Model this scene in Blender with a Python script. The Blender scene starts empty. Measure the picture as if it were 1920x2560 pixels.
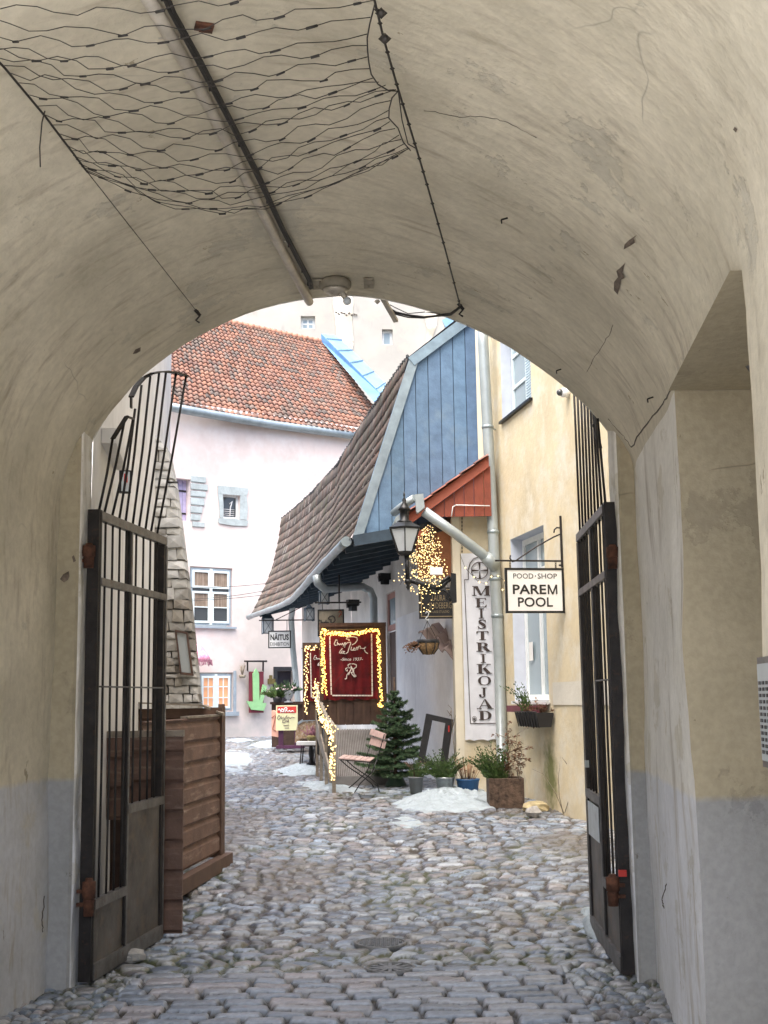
import bpy, math, random
import numpy as np
from mathutils import Vector
R = random.Random(7)
rad = math.radians
scene = bpy.context.scene
COL = scene.collection

# ---------------------------------------------------------------- camera model (also used to read sizes off the survey photo)
F = 3100.0; PITCH = math.atan(465 / F); ROLL = rad(0.8); CZ = 1.6

def ray(px, py):
    u = (px - 960) / F; v = (1280 - py) / F
    c, s = math.cos(ROLL), math.sin(ROLL)
    u, v = u * c + v * s, -u * s + v * c
    return Vector((u, math.cos(PITCH) - v * math.sin(PITCH), math.sin(PITCH) + v * math.cos(PITCH)))

def W(px, py, Y):
    d = ray(px, py); k = Y / d.y
    return Vector((d.x * k, Y, CZ + d.z * k))

def Wz(px, py, z):
    d = ray(px, py); k = (z - CZ) / d.z
    return Vector((d.x * k, d.y * k, z))

def gz(x, y):
    if y < 9.5: return 0.0
    if y < 17: return 0.04 * (y - 9.5)
    return 0.30 + 0.0115 * (y - 17)

def G(px, py):
    d = ray(px, py); Y = 12.0
    for _ in range(60):
        k = (gz(0, Y) - CZ) / d.z
        Y = 0.5 * Y + 0.5 * d.y * k
    return Vector((d.x * Y / d.y, Y, gz(0, Y)))

# ---------------------------------------------------------------- object bookkeeping
OFF = {}
def props(o, label=None, cat=None, group=None, kind=None):
    if label: o['label'] = label
    if cat: o['category'] = cat
    if group: o['group'] = group
    if kind: o['kind'] = kind
    return o

def thing(name, label, cat, base, group=None):
    o = bpy.data.objects.new(name, None); COL.objects.link(o)
    o.empty_display_size = 0.1
    o.location = Vector(base); OFF[o.name] = Vector(base)
    return props(o, label, cat, group)

class Fr:
    """vertical wall frame: s along the wall, d out of the wall towards the street, z up"""
    def __init__(self, o, e):
        self.o = Vector((o[0], o[1], 0)); self.e = Vector((e[0], e[1], 0)).normalized()
        self.n = Vector((self.e.y, -self.e.x, 0))
    def pt(self, s, d, z): return self.o + self.e * s + self.n * d + Vector((0, 0, z))
    def hit(self, px, py, d=0.0):
        r = ray(px, py); c = Vector((0, 0, CZ)); oo = self.o + self.n * d
        k = (oo - c).dot(self.n) / r.dot(self.n)
        p = c + r * k
        return ((p - self.o).dot(self.e), p.z)

class MB:
    def __init__(self): self.v = []; self.f = []; self.mi = []; self.sm = []; self.col = []; self.cm = 0
    def face(self, idx, smooth=False): self.f.append(idx); self.mi.append(self.cm); self.sm.append(smooth)
    def add(self, pts): n = len(self.v); self.v.extend([tuple(p) for p in pts]); return n
    def quad(self, a, b, c, d, smooth=False):
        n = self.add((a, b, c, d)); self.face((n, n+1, n+2, n+3), smooth); return self
    def poly(self, pts):
        n = self.add(pts); self.face(tuple(range(n, n+len(pts)))); return self
    def hexa(self, p):
        n = self.add(p)
        for q in ((0,3,2,1),(4,5,6,7),(0,1,5,4),(1,2,6,5),(2,3,7,6),(3,0,4,7)): self.face(tuple(n+i for i in q))
        return self
    def bx(self, fr, s0, s1, d0, d1, z0, z1):
        return self.hexa([fr.pt(s0,d0,z0),fr.pt(s1,d0,z0),fr.pt(s1,d1,z0),fr.pt(s0,d1,z0),
                   fr.pt(s0,d0,z1),fr.pt(s1,d0,z1),fr.pt(s1,d1,z1),fr.pt(s0,d1,z1)])
    def box(self, c, sx, sy, sz, rz=0.0, tilt=None):
        c = Vector(c); ca, sa = math.cos(rz), math.sin(rz)
        ex = Vector((ca, sa, 0)) * sx/2; ey = Vector((-sa, ca, 0)) * sy/2; ez = Vector((0,0,1)) * sz/2
        return self.hexa([c-ex-ey-ez,c+ex-ey-ez,c+ex+ey-ez,c-ex+ey-ez,c-ex-ey+ez,c+ex-ey+ez,c+ex+ey+ez,c-ex+ey+ez])
    def prism(self, pts, vec):
        pts = [Vector(p) for p in pts]; vec = Vector(vec); k = len(pts)
        n = self.add(pts); m = self.add([p+vec for p in pts])
        self.face(tuple(range(n+k-1, n-1, -1))); self.face(tuple(range(m, m+k)))
        for i in range(k): j = (i+1) % k; self.face((n+i, n+j, m+j, m+i))
        return self
    def bar(self, a, b, w, h=None, up=(0,0,1)):
        a = Vector(a); b = Vector(b); h = h or w; d = (b-a).normalized(); up = Vector(up)
        if abs(d.dot(up)) > .98: up = Vector((1,0,0))
        x = d.cross(up).normalized() * w/2; y = x.cross(d).normalized() * h/2
        return self.hexa([a-x-y,a+x-y,a+x+y,a-x+y,b-x-y,b+x-y,b+x+y,b-x+y])
    def tube(self, path, r, n=8, caps=True, smooth=True):
        path = [Vector(p) for p in path]; k = len(path)
        rs = r if isinstance(r, (list, tuple)) else [r]*k
        prev = None; rings = []
        for i, p in enumerate(path):
            t = (path[min(i+1,k-1)] - path[max(i-1,0)])
            if t.length < 1e-9: t = Vector((0,0,1))
            t.normalize()
            if prev is None:
                a = Vector((0,0,1)) if abs(t.z) < .9 else Vector((1,0,0))
                x = t.cross(a).normalized()
            else:
                x = (prev - t*prev.dot(t)); x = x.normalized() if x.length > 1e-6 else t.cross(Vector((0,0,1))).normalized()
            prev = x; y = t.cross(x)
            rings.append(self.add([p + (x*math.cos(2*math.pi*j/n) + y*math.sin(2*math.pi*j/n))*rs[i] for j in range(n)]))
        for i in range(k-1):
            for j in range(n):
                self.face((rings[i]+j, rings[i]+(j+1)%n, rings[i+1]+(j+1)%n, rings[i+1]+j), smooth)
        if caps:
            self.face(tuple(rings[0]+j for j in range(n-1,-1,-1))); self.face(tuple(rings[-1]+j for j in range(n)))
        return self
    def lathe(self, c, prof, n=20, smooth=True, a0=0.0, sx=1, sy=1):
        c = Vector(c); rings = []
        for r, z in prof:
            rings.append(self.add([c + Vector((r*sx*math.cos(a0+2*math.pi*j/n), r*sy*math.sin(a0+2*math.pi*j/n), z)) for j in range(n)]))
        for i in range(len(prof)-1):
            for j in range(n): self.face((rings[i]+j, rings[i]+(j+1)%n, rings[i+1]+(j+1)%n, rings[i+1]+j), smooth)
        self.face(tuple(rings[0]+j for j in range(n-1,-1,-1))); self.face(tuple(rings[-1]+j for j in range(n)))
        return self
    def ico(self, c, r, squash=1.0):
        c = Vector(c); n = self.add([c+Vector((0,0,r*squash)), c+Vector((r,0,0)), c+Vector((0,r,0)), c+Vector((-r,0,0)), c+Vector((0,-r,0)), c-Vector((0,0,r*squash))])
        for q in ((0,1,2),(0,2,3),(0,3,4),(0,4,1),(5,2,1),(5,3,2),(5,4,3),(5,1,4)): self.face(tuple(n+i for i in q), True)
        return self
    def blob(self, c, r, amp=.2, n=10, m=7, sz=1.0, seed=0, smooth=True):
        rr = random.Random(seed); c = Vector(c); rings = []
        for i in range(m+1):
            ph = math.pi*i/m; rings.append(self.add([c+Vector((math.sin(ph)*math.cos(2*math.pi*j/n), math.sin(ph)*math.sin(2*math.pi*j/n), math.cos(ph)*sz))*r*(1+rr.uniform(-amp,amp)*(0<i<m)) for j in range(n)]))
        for i in range(m):
            for j in range(n): self.face((rings[i]+j, rings[i+1]+j, rings[i+1]+(j+1)%n, rings[i]+(j+1)%n), smooth)
        return self
    def build(self, name, mat, parent=None, base=None, label=None, cat=None, group=None, kind=None, cols=None):
        v = np.array(self.v, dtype=float)
        if parent is not None: off = OFF[parent.name]
        elif base is not None: off = Vector(base)
        else: off = Vector(((v[:,0].min()+v[:,0].max())/2, (v[:,1].min()+v[:,1].max())/2, v[:,2].min()))
        v = v - np.array(off)
        me = bpy.data.meshes.new(name)
        me.from_pydata(v.tolist(), [], self.f)
        mats = mat if isinstance(mat, (list, tuple)) else [mat]
        for m in mats: me.materials.append(m)
        me.polygons.foreach_set('material_index', self.mi)
        me.polygons.foreach_set('use_smooth', self.sm)
        if cols is not None:      # per-face colours
            ca = me.color_attributes.new('Col', 'FLOAT_COLOR', 'CORNER')
            arr = []
            for fc, c in zip(self.f, cols): arr.extend([c[0], c[1], c[2], 1.0]*len(fc))
            ca.data.foreach_set('color', arr)
        me.update()
        o = bpy.data.objects.new(name, me); COL.objects.link(o)
        if parent is not None: o.parent = parent
        else: o.location = off
        OFF[o.name] = off
        return props(o, label, cat, group, kind)

# ---------------------------------------------------------------- materials
def new_mat(name):
    m = bpy.data.materials.new(name); m.use_nodes = True
    nt = m.node_tree; b = nt.nodes['Principled BSDF']
    return m, nt, b

def N(nt, t, **kw):
    n = nt.nodes.new(t)
    for k, v in kw.items(): setattr(n, k, v)
    return n

def noise(nt, vec, scale, detail=4, rough=.55, stretch=None):
    if stretch:
        mp = N(nt, 'ShaderNodeMapping'); mp.inputs['Scale'].default_value = stretch
        nt.links.new(vec, mp.inputs['Vector']); vec = mp.outputs['Vector']
    n = N(nt, 'ShaderNodeTexNoise'); n.inputs['Scale'].default_value = scale
    n.inputs['Detail'].default_value = detail; n.inputs['Roughness'].default_value = rough
    nt.links.new(vec, n.inputs['Vector']); return n.outputs['Fac']

def ramp(nt, fac, a, b, ca=(0,0,0,1), cb=(1,1,1,1)):
    r = N(nt, 'ShaderNodeValToRGB'); e = r.color_ramp.elements
    e[0].position = a; e[1].position = b; e[0].color = ca; e[1].color = cb
    nt.links.new(fac, r.inputs['Fac']); return r.outputs['Color']

def mix(nt, fac, a, b, mode='MIX'):
    m = N(nt, 'ShaderNodeMix', data_type='RGBA', blend_type=mode)
    if isinstance(fac, float) or isinstance(fac, int): m.inputs[0].default_value = fac
    else: nt.links.new(fac, m.inputs[0])
    for i, x in ((6, a), (7, b)):
        if isinstance(x, tuple): m.inputs[i].default_value = (*x[:3], 1)
        else: nt.links.new(x, m.inputs[i])
    return m.outputs[2]

def dist_mask(nt, p, r, sx=1.0, sz=1.0):
    g = N(nt, 'ShaderNodeNewGeometry'); s = N(nt, 'ShaderNodeVectorMath', operation='SUBTRACT')
    s.inputs[1].default_value = p; nt.links.new(g.outputs['Position'], s.inputs[0])
    q = N(nt, 'ShaderNodeVectorMath', operation='MULTIPLY'); q.inputs[1].default_value = (1/(r*sx), 1/(r*sx), 1/(r*sz)); nt.links.new(s.outputs[0], q.inputs[0])
    l = N(nt, 'ShaderNodeVectorMath', operation='LENGTH'); nt.links.new(q.outputs[0], l.inputs[0])
    nz = noise(nt, g.outputs['Position'], 4/r, 4)
    a = N(nt, 'ShaderNodeMath', operation='ADD'); nt.links.new(l.outputs['Value'], a.inputs[0])
    m2 = N(nt, 'ShaderNodeMath', operation='MULTIPLY_ADD'); m2.inputs[1].default_value = 1.2; m2.inputs[2].default_value = -.6
    nt.links.new(nz, m2.inputs[0]); nt.links.new(m2.outputs[0], a.inputs[1])
    return ramp(nt, a.outputs[0], .3, 1.0, (1,1,1,1), (0,0,0,1))

def mat(name, col, rough=.75, metal=0.0, var=.12, vs=3.0, col2=None, c2=(.5,.65), streak=None, bump=0.0, bs=25.0, dado=None, spots=(), grain=0.0, spec=.5, cracks=0.0, flake=None):
    m, nt, b = new_mat(name)
    tc = N(nt, 'ShaderNodeTexCoord'); v = tc.outputs['Object']
    g = N(nt, 'ShaderNodeNewGeometry')
    base = tuple(col)
    cur = None
    if dado:
        zc, dcol = dado
        sx = N(nt, 'ShaderNodeSeparateXYZ'); nt.links.new(g.outputs['Position'], sx.inputs[0])
        nz = noise(nt, g.outputs['Position'], 6, 3)
        ma = N(nt, 'ShaderNodeMath', operation='MULTIPLY_ADD'); ma.inputs[1].default_value = .05; nt.links.new(nz, ma.inputs[0]); nt.links.new(sx.outputs['Z'], ma.inputs[2])
        fac = ramp(nt, ma.outputs[0], 0, 1)
        mr = N(nt, 'ShaderNodeMapRange'); mr.inputs[1].default_value = zc; mr.inputs[2].default_value = zc+.03
        nt.links.new(ma.outputs[0], mr.inputs[0])
        cur = mix(nt, mr.outputs[0], dcol, base)
    n1 = noise(nt, g.outputs['Position'] if dado else v, vs, 6, .6)
    dark = tuple(max(0, c*(1-2*var)) for c in base); lite = tuple(min(1, c*(1+1.2*var)) for c in base)
    if cur is None: cur = ramp(nt, n1, .3, .7, (*dark,1), (*lite,1))
    else:
        k = 1-1.6*var
        cur = mix(nt, 1.0, cur, ramp(nt, n1, .3, .68, (k,k,k*.97,1), (1,1,1,1)), 'MULTIPLY')
    if col2:
        n2 = noise(nt, v, vs*2.3, 5, .65); cur = mix(nt, ramp(nt, n2, *c2), cur, tuple(col2))
    if streak:
        sc, stc, lo, hi, st = streak
        n3 = noise(nt, v, sc, 5, .6, stretch=st); cur = mix(nt, ramp(nt, n3, lo, hi), cur, tuple(stc))
    fl = None
    if flake:
        fs, flo, fcol = flake
        fn = noise(nt, g.outputs['Position'], fs, 9, .68); fl = ramp(nt, fn, flo, flo+.018)
        lw = mix(nt, 1.0, cur, fcol, 'MULTIPLY'); cur = mix(nt, fl, cur, lw)
        fn2 = noise(nt, g.outputs['Position'], fs*3.1, 8, .7, stretch=(1,1,.6)); f2 = ramp(nt, fn2, .665, .68); cur = mix(nt, f2, cur, mix(nt, 1.0, cur, (.55,.52,.46), 'MULTIPLY'))
    for (p, r, c, *ss) in spots:
        cur = mix(nt, dist_mask(nt, p, r, *ss), cur, tuple(c))
    if grain:
        n4 = noise(nt, v, bs*2, 2); k = 1-grain
        cur = mix(nt, 1.0, cur, ramp(nt, n4, .35, .65, (k,k,k,1), (1,1,1,1)), 'MULTIPLY')
    if cracks:
        mpv = N(nt, 'ShaderNodeTexVoronoi', feature='DISTANCE_TO_EDGE'); mpv.inputs['Scale'].default_value = 1.1
        nzv = N(nt, 'ShaderNodeTexNoise'); nzv.inputs['Scale'].default_value = 2.5; nt.links.new(v, nzv.inputs['Vector'])
        ad = mix(nt, .35, v, nzv.outputs['Color'], 'ADD'); nt.links.new(ad, mpv.inputs['Vector'])
        n6 = noise(nt, v, .9, 2)
        cr = ramp(nt, mpv.outputs['Distance'], .0, .006, (1,1,1,1), (0,0,0,1))
        cr = mix(nt, 1.0, cr, ramp(nt, n6, .62, .67), 'MULTIPLY')
        cur = mix(nt, cr, cur, tuple(c*cracks for c in base))
    nt.links.new(cur, b.inputs['Base Color'])
    b.inputs['Roughness'].default_value = rough; b.inputs['Metallic'].default_value = metal
    b.inputs['Specular IOR Level'].default_value = spec
    if bump:
        n5 = noise(nt, v, bs, 6, .65); bp = N(nt, 'ShaderNodeBump'); bp.inputs['Strength'].default_value = bump; bp.inputs['Distance'].default_value = .02
        if fl is not None:
            ad = N(nt, 'ShaderNodeMath', operation='MULTIPLY_ADD'); ad.inputs[1].default_value = -.35; nt.links.new(fl, ad.inputs[0]); nt.links.new(n5, ad.inputs[2]); nt.links.new(ad.outputs[0], bp.inputs['Height'])
        else: nt.links.new(n5, bp.inputs['Height'])
        nt.links.new(bp.outputs[0], b.inputs['Normal'])
    return m

def mat_attr(name, rough=.7, mul=.25, ns=8.0, bump=.3, bs=60.0, spec=.5, col2=None, c2=(.55,.7)):
    m, nt, b = new_mat(name)
    a = N(nt, 'ShaderNodeAttribute', attribute_name='Col')
    tc = N(nt, 'ShaderNodeTexCoord'); n1 = noise(nt, tc.outputs['Object'], ns, 5)
    k = 1-mul
    c = mix(nt, 1.0, a.outputs['Color'], ramp(nt, n1, .3, .7, (k,k,k,1), (1,1,1,1)), 'MULTIPLY')
    if col2: c = mix(nt, ramp(nt, noise(nt, tc.outputs['Object'], ns*.3, 5), *c2), c, tuple(col2))
    nt.links.new(c, b.inputs['Base Color']); b.inputs['Roughness'].default_value = rough; b.inputs['Specular IOR Level'].default_value = spec
    if bump:
        bp = N(nt, 'ShaderNodeBump'); bp.inputs['Strength'].default_value = bump; bp.inputs['Distance'].default_value = .01
        nt.links.new(noise(nt, tc.outputs['Object'], bs, 5, .7), bp.inputs['Height']); nt.links.new(bp.outputs[0], b.inputs['Normal'])
    return m

def mat_emit(name, col, s):
    m, nt, b = new_mat(name); b.inputs['Base Color'].default_value = (*col,1)
    b.inputs['Emission Color'].default_value = (*col,1); b.inputs['Emission Strength'].default_value = s
    return m

def mat_glass(name, tint=(.05,.06,.07), rough=.04, alpha=1.0):
    m, nt, b = new_mat(name); b.inputs['Base Color'].default_value = (*tint,1); b.inputs['Roughness'].default_value = rough
    b.inputs['Specular IOR Level'].default_value = .8; b.inputs['Alpha'].default_value = alpha
    return m

CREAM = (.69,.635,.50)
M = {}
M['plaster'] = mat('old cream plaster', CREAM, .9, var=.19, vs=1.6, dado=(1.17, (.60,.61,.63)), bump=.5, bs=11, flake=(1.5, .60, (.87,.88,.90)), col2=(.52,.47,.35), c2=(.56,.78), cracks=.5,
    streak=(5, (.36,.31,.23), .54, .80, (.55,2.6,.55)), grain=.10)
M['plaster_lit'] = mat('lit whitewash plaster', (.84,.82,.76), .9, var=.13, vs=2, dado=(1.17, (.76,.78,.82)), bump=.5, bs=12, flake=(2.2, .58, (.86,.84,.78)),
    streak=(7, (.40,.36,.29), .55, .76, (1,1,.14)), grain=.08)  # lighter tone puts yard light on reveals and right wall into the colour
M['niche'] = mat('shade-toned niche plaster', (.47,.41,.285), .9, var=.12, vs=1.3, flake=(2.0, .60, (.85,.85,.86)), dado=(1.17, (.37,.375,.375)), bump=.35, bs=14, grain=.12, cracks=.5)  # darker tone: shade of the niche and jamb faces put into the colour
M['bare'] = mat('bare mortar', (.16,.125,.095), .95, var=.3, vs=20, bump=.6, bs=40)
M['crack'] = mat('crack', (.10,.085,.07), .95, var=.2, vs=20)
M['yellow'] = mat('ochre limewash', (.68,.59,.40), .9, var=.07, vs=1.2, col2=(.71,.66,.53), c2=(.46,.66), bump=.3, bs=8, grain=.06,
    streak=(3, (.50,.38,.20), .64, .84, (1,1,.3)), spots=((( 2.05,15.7,.62), .42, (.20,.21,.08), .8, 1.3), ((2.5,13.2,.35), .5, (.50,.44,.33), 1.6, .6), ((1.75,17.3,.45), .5, (.45,.40,.28), 1.2, .8)))
M['yellow_pale'] = mat('pale patched plaster', (.66,.63,.54), .9, var=.06, vs=2, bump=.3, bs=10)
M['cornice'] = mat('cream cornice', (.75,.70,.56), .85, var=.06, vs=2)
M['pink'] = mat('pink limewash', (.70,.60,.56), .9, var=.06, vs=.7, spots=((tuple(W(668,1600,37.6)), 1.7, (.55,.50,.46)), (tuple(W(655,1735,37.6)), 1.5, (.50,.46,.43)), (tuple(W(530,1830,36.6)), .9, (.50,.47,.44), 2.5, .5)), col2=(.72,.66,.63), c2=(.45,.7), bump=.3, bs=2.5, grain=.03, streak=(1.0, (.58,.48,.43), .58, .86, (1,1,.35)))
M['grimy'] = mat('grimy plaster', (.56,.52,.50), .9, var=.16, vs=.9, col2=(.62,.52,.50), bump=.5, bs=3.5, streak=(1.6, (.36,.32,.28), .55, .8, (1,1,.4)))
M['white_wall'] = mat('white rough plaster', (.80,.785,.75), .9, var=.07, vs=1.2, bump=.5, bs=4, grain=.04, streak=(2.5, (.52,.49,.45), .58, .85, (1,1,.3)))
M['blueish_wall'] = mat('cool white limewash', (.82,.83,.84), .9, var=.06, vs=1.4, bump=.45, bs=5, grain=.04, streak=(3, (.55,.55,.58), .58, .85, (1,1,.25)))
M['tower'] = mat('peeling white facade', (.41,.40,.365), .9, var=.08, vs=.35, col2=(.46,.42,.35), c2=(.52,.72), bump=.3, bs=2, streak=(1.2, (.28,.27,.25), .58, .76, (1,1,.45)))
M['tower_bare'] = mat('bare rubble strip', (.56,.51,.42), .95, var=.15, vs=1.0, bump=.6, bs=4, col2=(.74,.71,.63), c2=(.5,.56))
M['stone'] = mat('grey limestone', (.47,.46,.43), .9, var=.2, vs=1.8, col2=(.30,.27,.23), c2=(.5,.7), bump=.7, bs=7, grain=.15)
M['stone_pale'] = mat('pale blue limestone', (.44,.50,.50), .85, var=.12, vs=3, bump=.5, bs=10, grain=.08)
M['blueboard'] = mat_attr('weathered blue boards', .8, .30, 7.0, .4, 30, col2=(.22,.31,.38), c2=(.56,.86))
M['zinc'] = mat('zinc sheet', (.32,.38,.40), .45, .55, var=.12, vs=4, bump=.1)
M['pipe'] = mat('painted grey downpipe', (.38,.43,.44), .4, .35, var=.07, vs=5)
M['zincbucket'] = mat('galvanised zinc', (.45,.48,.50), .35, .8, var=.15, vs=12)
M['flashing'] = mat('blue metal flashing', (.22,.38,.50), .4, .2, var=.12, vs=1.2, bump=.1, bs=3)
M['flashing_dark'] = mat('blue metal flashing side', (.10,.24,.46), .4, .2, var=.2, vs=1.2)
M['redboard'] = mat('rust red painted boards', (.24,.055,.028), .75, var=.14, vs=5, bump=.2, streak=(8, (.20,.045,.025), .55, .75, (1,1,.1)))
M['redtrim'] = mat('rust red trim', (.34,.09,.05), .7, var=.1, vs=5)
M['tile_fresh'] = mat_attr('orange clay pantile', .85, .25, 3, .3, 25, col2=(.15,.12,.10), c2=(.56,.74))
M['tile_old'] = mat_attr('weathered clay pantile', .85, .30, 3, .3, 30, col2=(.14,.14,.09), c2=(.60,.76))
M['darkbeam'] = mat('dark blue grey beams', (.035,.06,.085), .7, var=.15, vs=6)
M['eave_under'] = mat('dark eave boards', (.05,.055,.06), .8, var=.2, vs=6)
M['wood_dark'] = mat('dark brown boards', (.075,.04,.028), .7, var=.2, vs=8, streak=(10, (.12,.07,.045), .5, .7, (1,1,.08)))
M['wood_brown'] = mat('brown painted siding', (.18,.108,.08), .72, var=.2, vs=4, bump=.3, bs=40, col2=(.14,.08,.055), c2=(.55,.8), streak=(9, (.36,.27,.215), .56, .74, (.25,.25,1.6)))
M['wood_trim'] = mat('brown trim', (.12,.07,.048), .7, var=.15, vs=8)
M['wood_grey'] = mat('greyed wood', (.30,.26,.21), .85, var=.2, vs=9, bump=.2)
M['wood_inner'] = mat('dark inner wood', (.06,.035,.025), .85, var=.2, vs=9)
M['teak'] = mat('pale worn slats', (.50,.36,.33), .7, var=.12, vs=14)
M['iron'] = mat('black wrought iron', (.022,.019,.018), .5, .3, var=.3, vs=12, col2=(.055,.030,.020), c2=(.58,.72), bump=.15, bs=60)
M['iron_face'] = mat('worn gate steel', (.15,.145,.14), .45, .5, var=.25, vs=9, col2=(.10,.06,.04), c2=(.55,.75), bump=.12, bs=60)
M['iron_panel'] = mat('scratched gate sheet', (.115,.105,.095), .5, .35, var=.35, vs=4, col2=(.16,.115,.08), c2=(.50,.72), bump=.12, bs=20, streak=(14, (.26,.24,.22), .66, .76, (1,1,.25)))
M['rust'] = mat('rusty iron', (.11,.045,.025), .8, .2, var=.4, vs=18, bump=.4, bs=60)
M['black'] = mat('black metal', (.012,.013,.014), .4, .2, var=.2, vs=10)
M['blackwood'] = mat('black painted wood', (.02,.02,.022), .5, var=.2, vs=10)
M['cable'] = mat('black cable', (.02,.018,.016), .6, var=.2, vs=30)
M['wirec'] = mat('net wire', (.035,.030,.026), .6, .2, var=.2, vs=30)
M['conduit'] = mat('grey steel conduit', (.50,.46,.39), .45, .3, var=.15, vs=8)
M['conduit_plate'] = mat('beige painted plate', (.27,.24,.18), .7, var=.15, vs=14)
M['whiteboard'] = mat('white sign board', (.80,.80,.78), .5, var=.03, vs=6)
M['banner'] = mat('pale grey banner cloth', (.70,.72,.76), .75, var=.06, vs=3, bump=.15, bs=9)
M['letter'] = mat('black lettering', (.015,.015,.015), .5, var=.1, vs=20)
M['letter_brown'] = mat('dark brown lettering', (.05,.035,.03), .6, var=.15, vs=20)
M['gold'] = mat('dull gold lettering', (.42,.33,.19), .5, .2, var=.1, vs=20)
M['whiteline'] = mat('white stitched line', (.85,.78,.70), .6, var=.05, vs=20)
M['velvet'] = mat('dark red velvet', (.15,.004,.008), .85, var=.35, vs=4)
M['winframe'] = mat('pale blue window frame', (.66,.76,.77), .5, var=.04, vs=8)
M['winwhite'] = mat('white window frame', (.78,.82,.82), .5, var=.04, vs=8)
M['bluetrim'] = mat('grey blue surround', (.30,.36,.41), .6, var=.08, vs=8)
M['lilac'] = mat('lilac shutter boards', (.42,.38,.56), .7, var=.08, vs=5)
M['reveal'] = mat('blue grey reveal', (.55,.59,.66), .8, var=.06, vs=4)
M['louvre'] = mat('pale blue louvre', (.58,.70,.76), .6, var=.04, vs=8)
M['glass'] = mat_glass('dark window glass', (.045,.05,.055))
M['glass_blue'] = mat_glass('hazy window glass', (.28,.36,.40), .12)
M['blind'] = mat('brown rolled blind', (.22,.165,.12), .9, var=.15, vs=8, streak=(30, (.33,.26,.2), .5, .6, (1,1,.03)))
M['warm'] = mat_emit('warm lit room', (.72,.36,.19), .10)
M['lampglass'] = mat('frosted lamp glass', (.62,.66,.68), .25, var=.04, vs=8)
M['bulb_on'] = mat_emit('fairy light bulb', (1.0,.60,.13), 1.3)
M['bulb_soft'] = mat_emit('warm white fairy bulb', (1.0,.70,.30), .85)
M['bulbglass'] = mat('clear bulb glass', (.62,.68,.72), .08, var=.02)
M['snow'] = mat('old snow', (.36,.425,.465), .6, var=.10, vs=6, bump=.9, bs=16, grain=.08, col2=(.30,.31,.31), c2=(.60,.82))
M['fir'] = mat('fir needles', (.065,.13,.06), .7, var=.4, vs=9, col2=(.10,.16,.07))
M['thuja'] = mat('thuja sprays', (.075,.14,.035), .7, var=.4, vs=9, col2=(.12,.16,.05))
M['dryleaf'] = mat('dry brown leaves', (.22,.12,.07), .8, var=.3, vs=12)
M['bark'] = mat('bark', (.13,.085,.055), .9, var=.25, vs=20)
M['twig'] = mat('pale twig', (.24,.20,.15), .9, var=.2, vs=20)
M['pot_grey'] = mat('grey plastic pot', (.17,.18,.19), .5, var=.08, vs=6)
M['pot_blue'] = mat('blue plastic pot', (.03,.11,.26), .4, var=.08, vs=6)
M['pot_green'] = mat('green tree stand', (.025,.06,.035), .5, var=.1, vs=6)
M['planter'] = mat('mossy concrete trough', (.105,.07,.05), .95, var=.35, vs=14, bump=.7, bs=30)
M['soil'] = mat('soil', (.05,.035,.025), .95, var=.3, vs=20)
M['boulder'] = mat('yellowish boulder', (.42,.35,.20), .9, var=.2, vs=7, bump=.5, bs=14)
M['rockgrey'] = mat('grey rock', (.36,.35,.33), .9, var=.2, vs=7, bump=.5, bs=14)
M['coir'] = mat('coconut coir', (.27,.17,.08), .95, var=.3, vs=30, bump=.6, bs=60)
M['maroon'] = mat('maroon sheet metal', (.16,.03,.045), .5, var=.15, vs=8)
M['ramp'] = mat('greyed deck boards', (.21,.205,.20), .85, var=.12, vs=6)
M['green_arrow'] = mat('light green painted board', (.30,.58,.27), .6, var=.06, vs=4)
M['maroon_board'] = mat('maroon board', (.17,.02,.035), .6, var=.1, vs=4)
M['redprint'] = mat('red print', (.60,.05,.04), .5, var=.05)
M['creamprint'] = mat('pale yellow print', (.72,.72,.44), .5, var=.05)
M['pinkprint'] = mat('salmon board', (.72,.40,.31), .6, var=.06)
M['purple'] = mat('dark purple wood', (.075,.02,.06), .6, var=.15)
M['cloth'] = mat('patterned throw', (.40,.27,.16), .95, var=.3, vs=9, col2=(.60,.55,.47))
M['parasol'] = mat('pink fringed cloth', (.72,.28,.42), .9, var=.2, vs=5, col2=(.80,.55,.62))
M['brass'] = mat('tarnished brass', (.17,.13,.04), .5, .3, var=.2, vs=12)
M['urn'] = mat('grey stone urn', (.44,.46,.48), .7, var=.1, vs=12)
M['flower'] = mat('pale flowers', (.62,.50,.50), .8, var=.2, vs=20)
M['heather'] = mat('pink heather', (.42,.20,.26), .9, var=.3, vs=30)
M['olivepot'] = mat('olive basket pot', (.26,.22,.09), .9, var=.2, vs=30)
M['castiron'] = mat('cast iron cover', (.22,.23,.24), .5, .5, var=.2, vs=30, bump=.3, bs=80)
M['postred'] = mat('red tag', (.55,.04,.03), .5)
M['poster'] = mat('pale poster', (.56,.62,.66), .5, var=.1, vs=12)
M['mirror'] = mat_glass('old mirror', (.35,.38,.38), .08)
M['ground'] = mat('packed earth', (.12,.11,.10), .95, var=.2, vs=3, bump=.4, bs=12)
M['darkdoor'] = mat('dark doorway', (.035,.03,.04), .8, var=.1)
from mathutils import noise as mnoise
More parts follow.
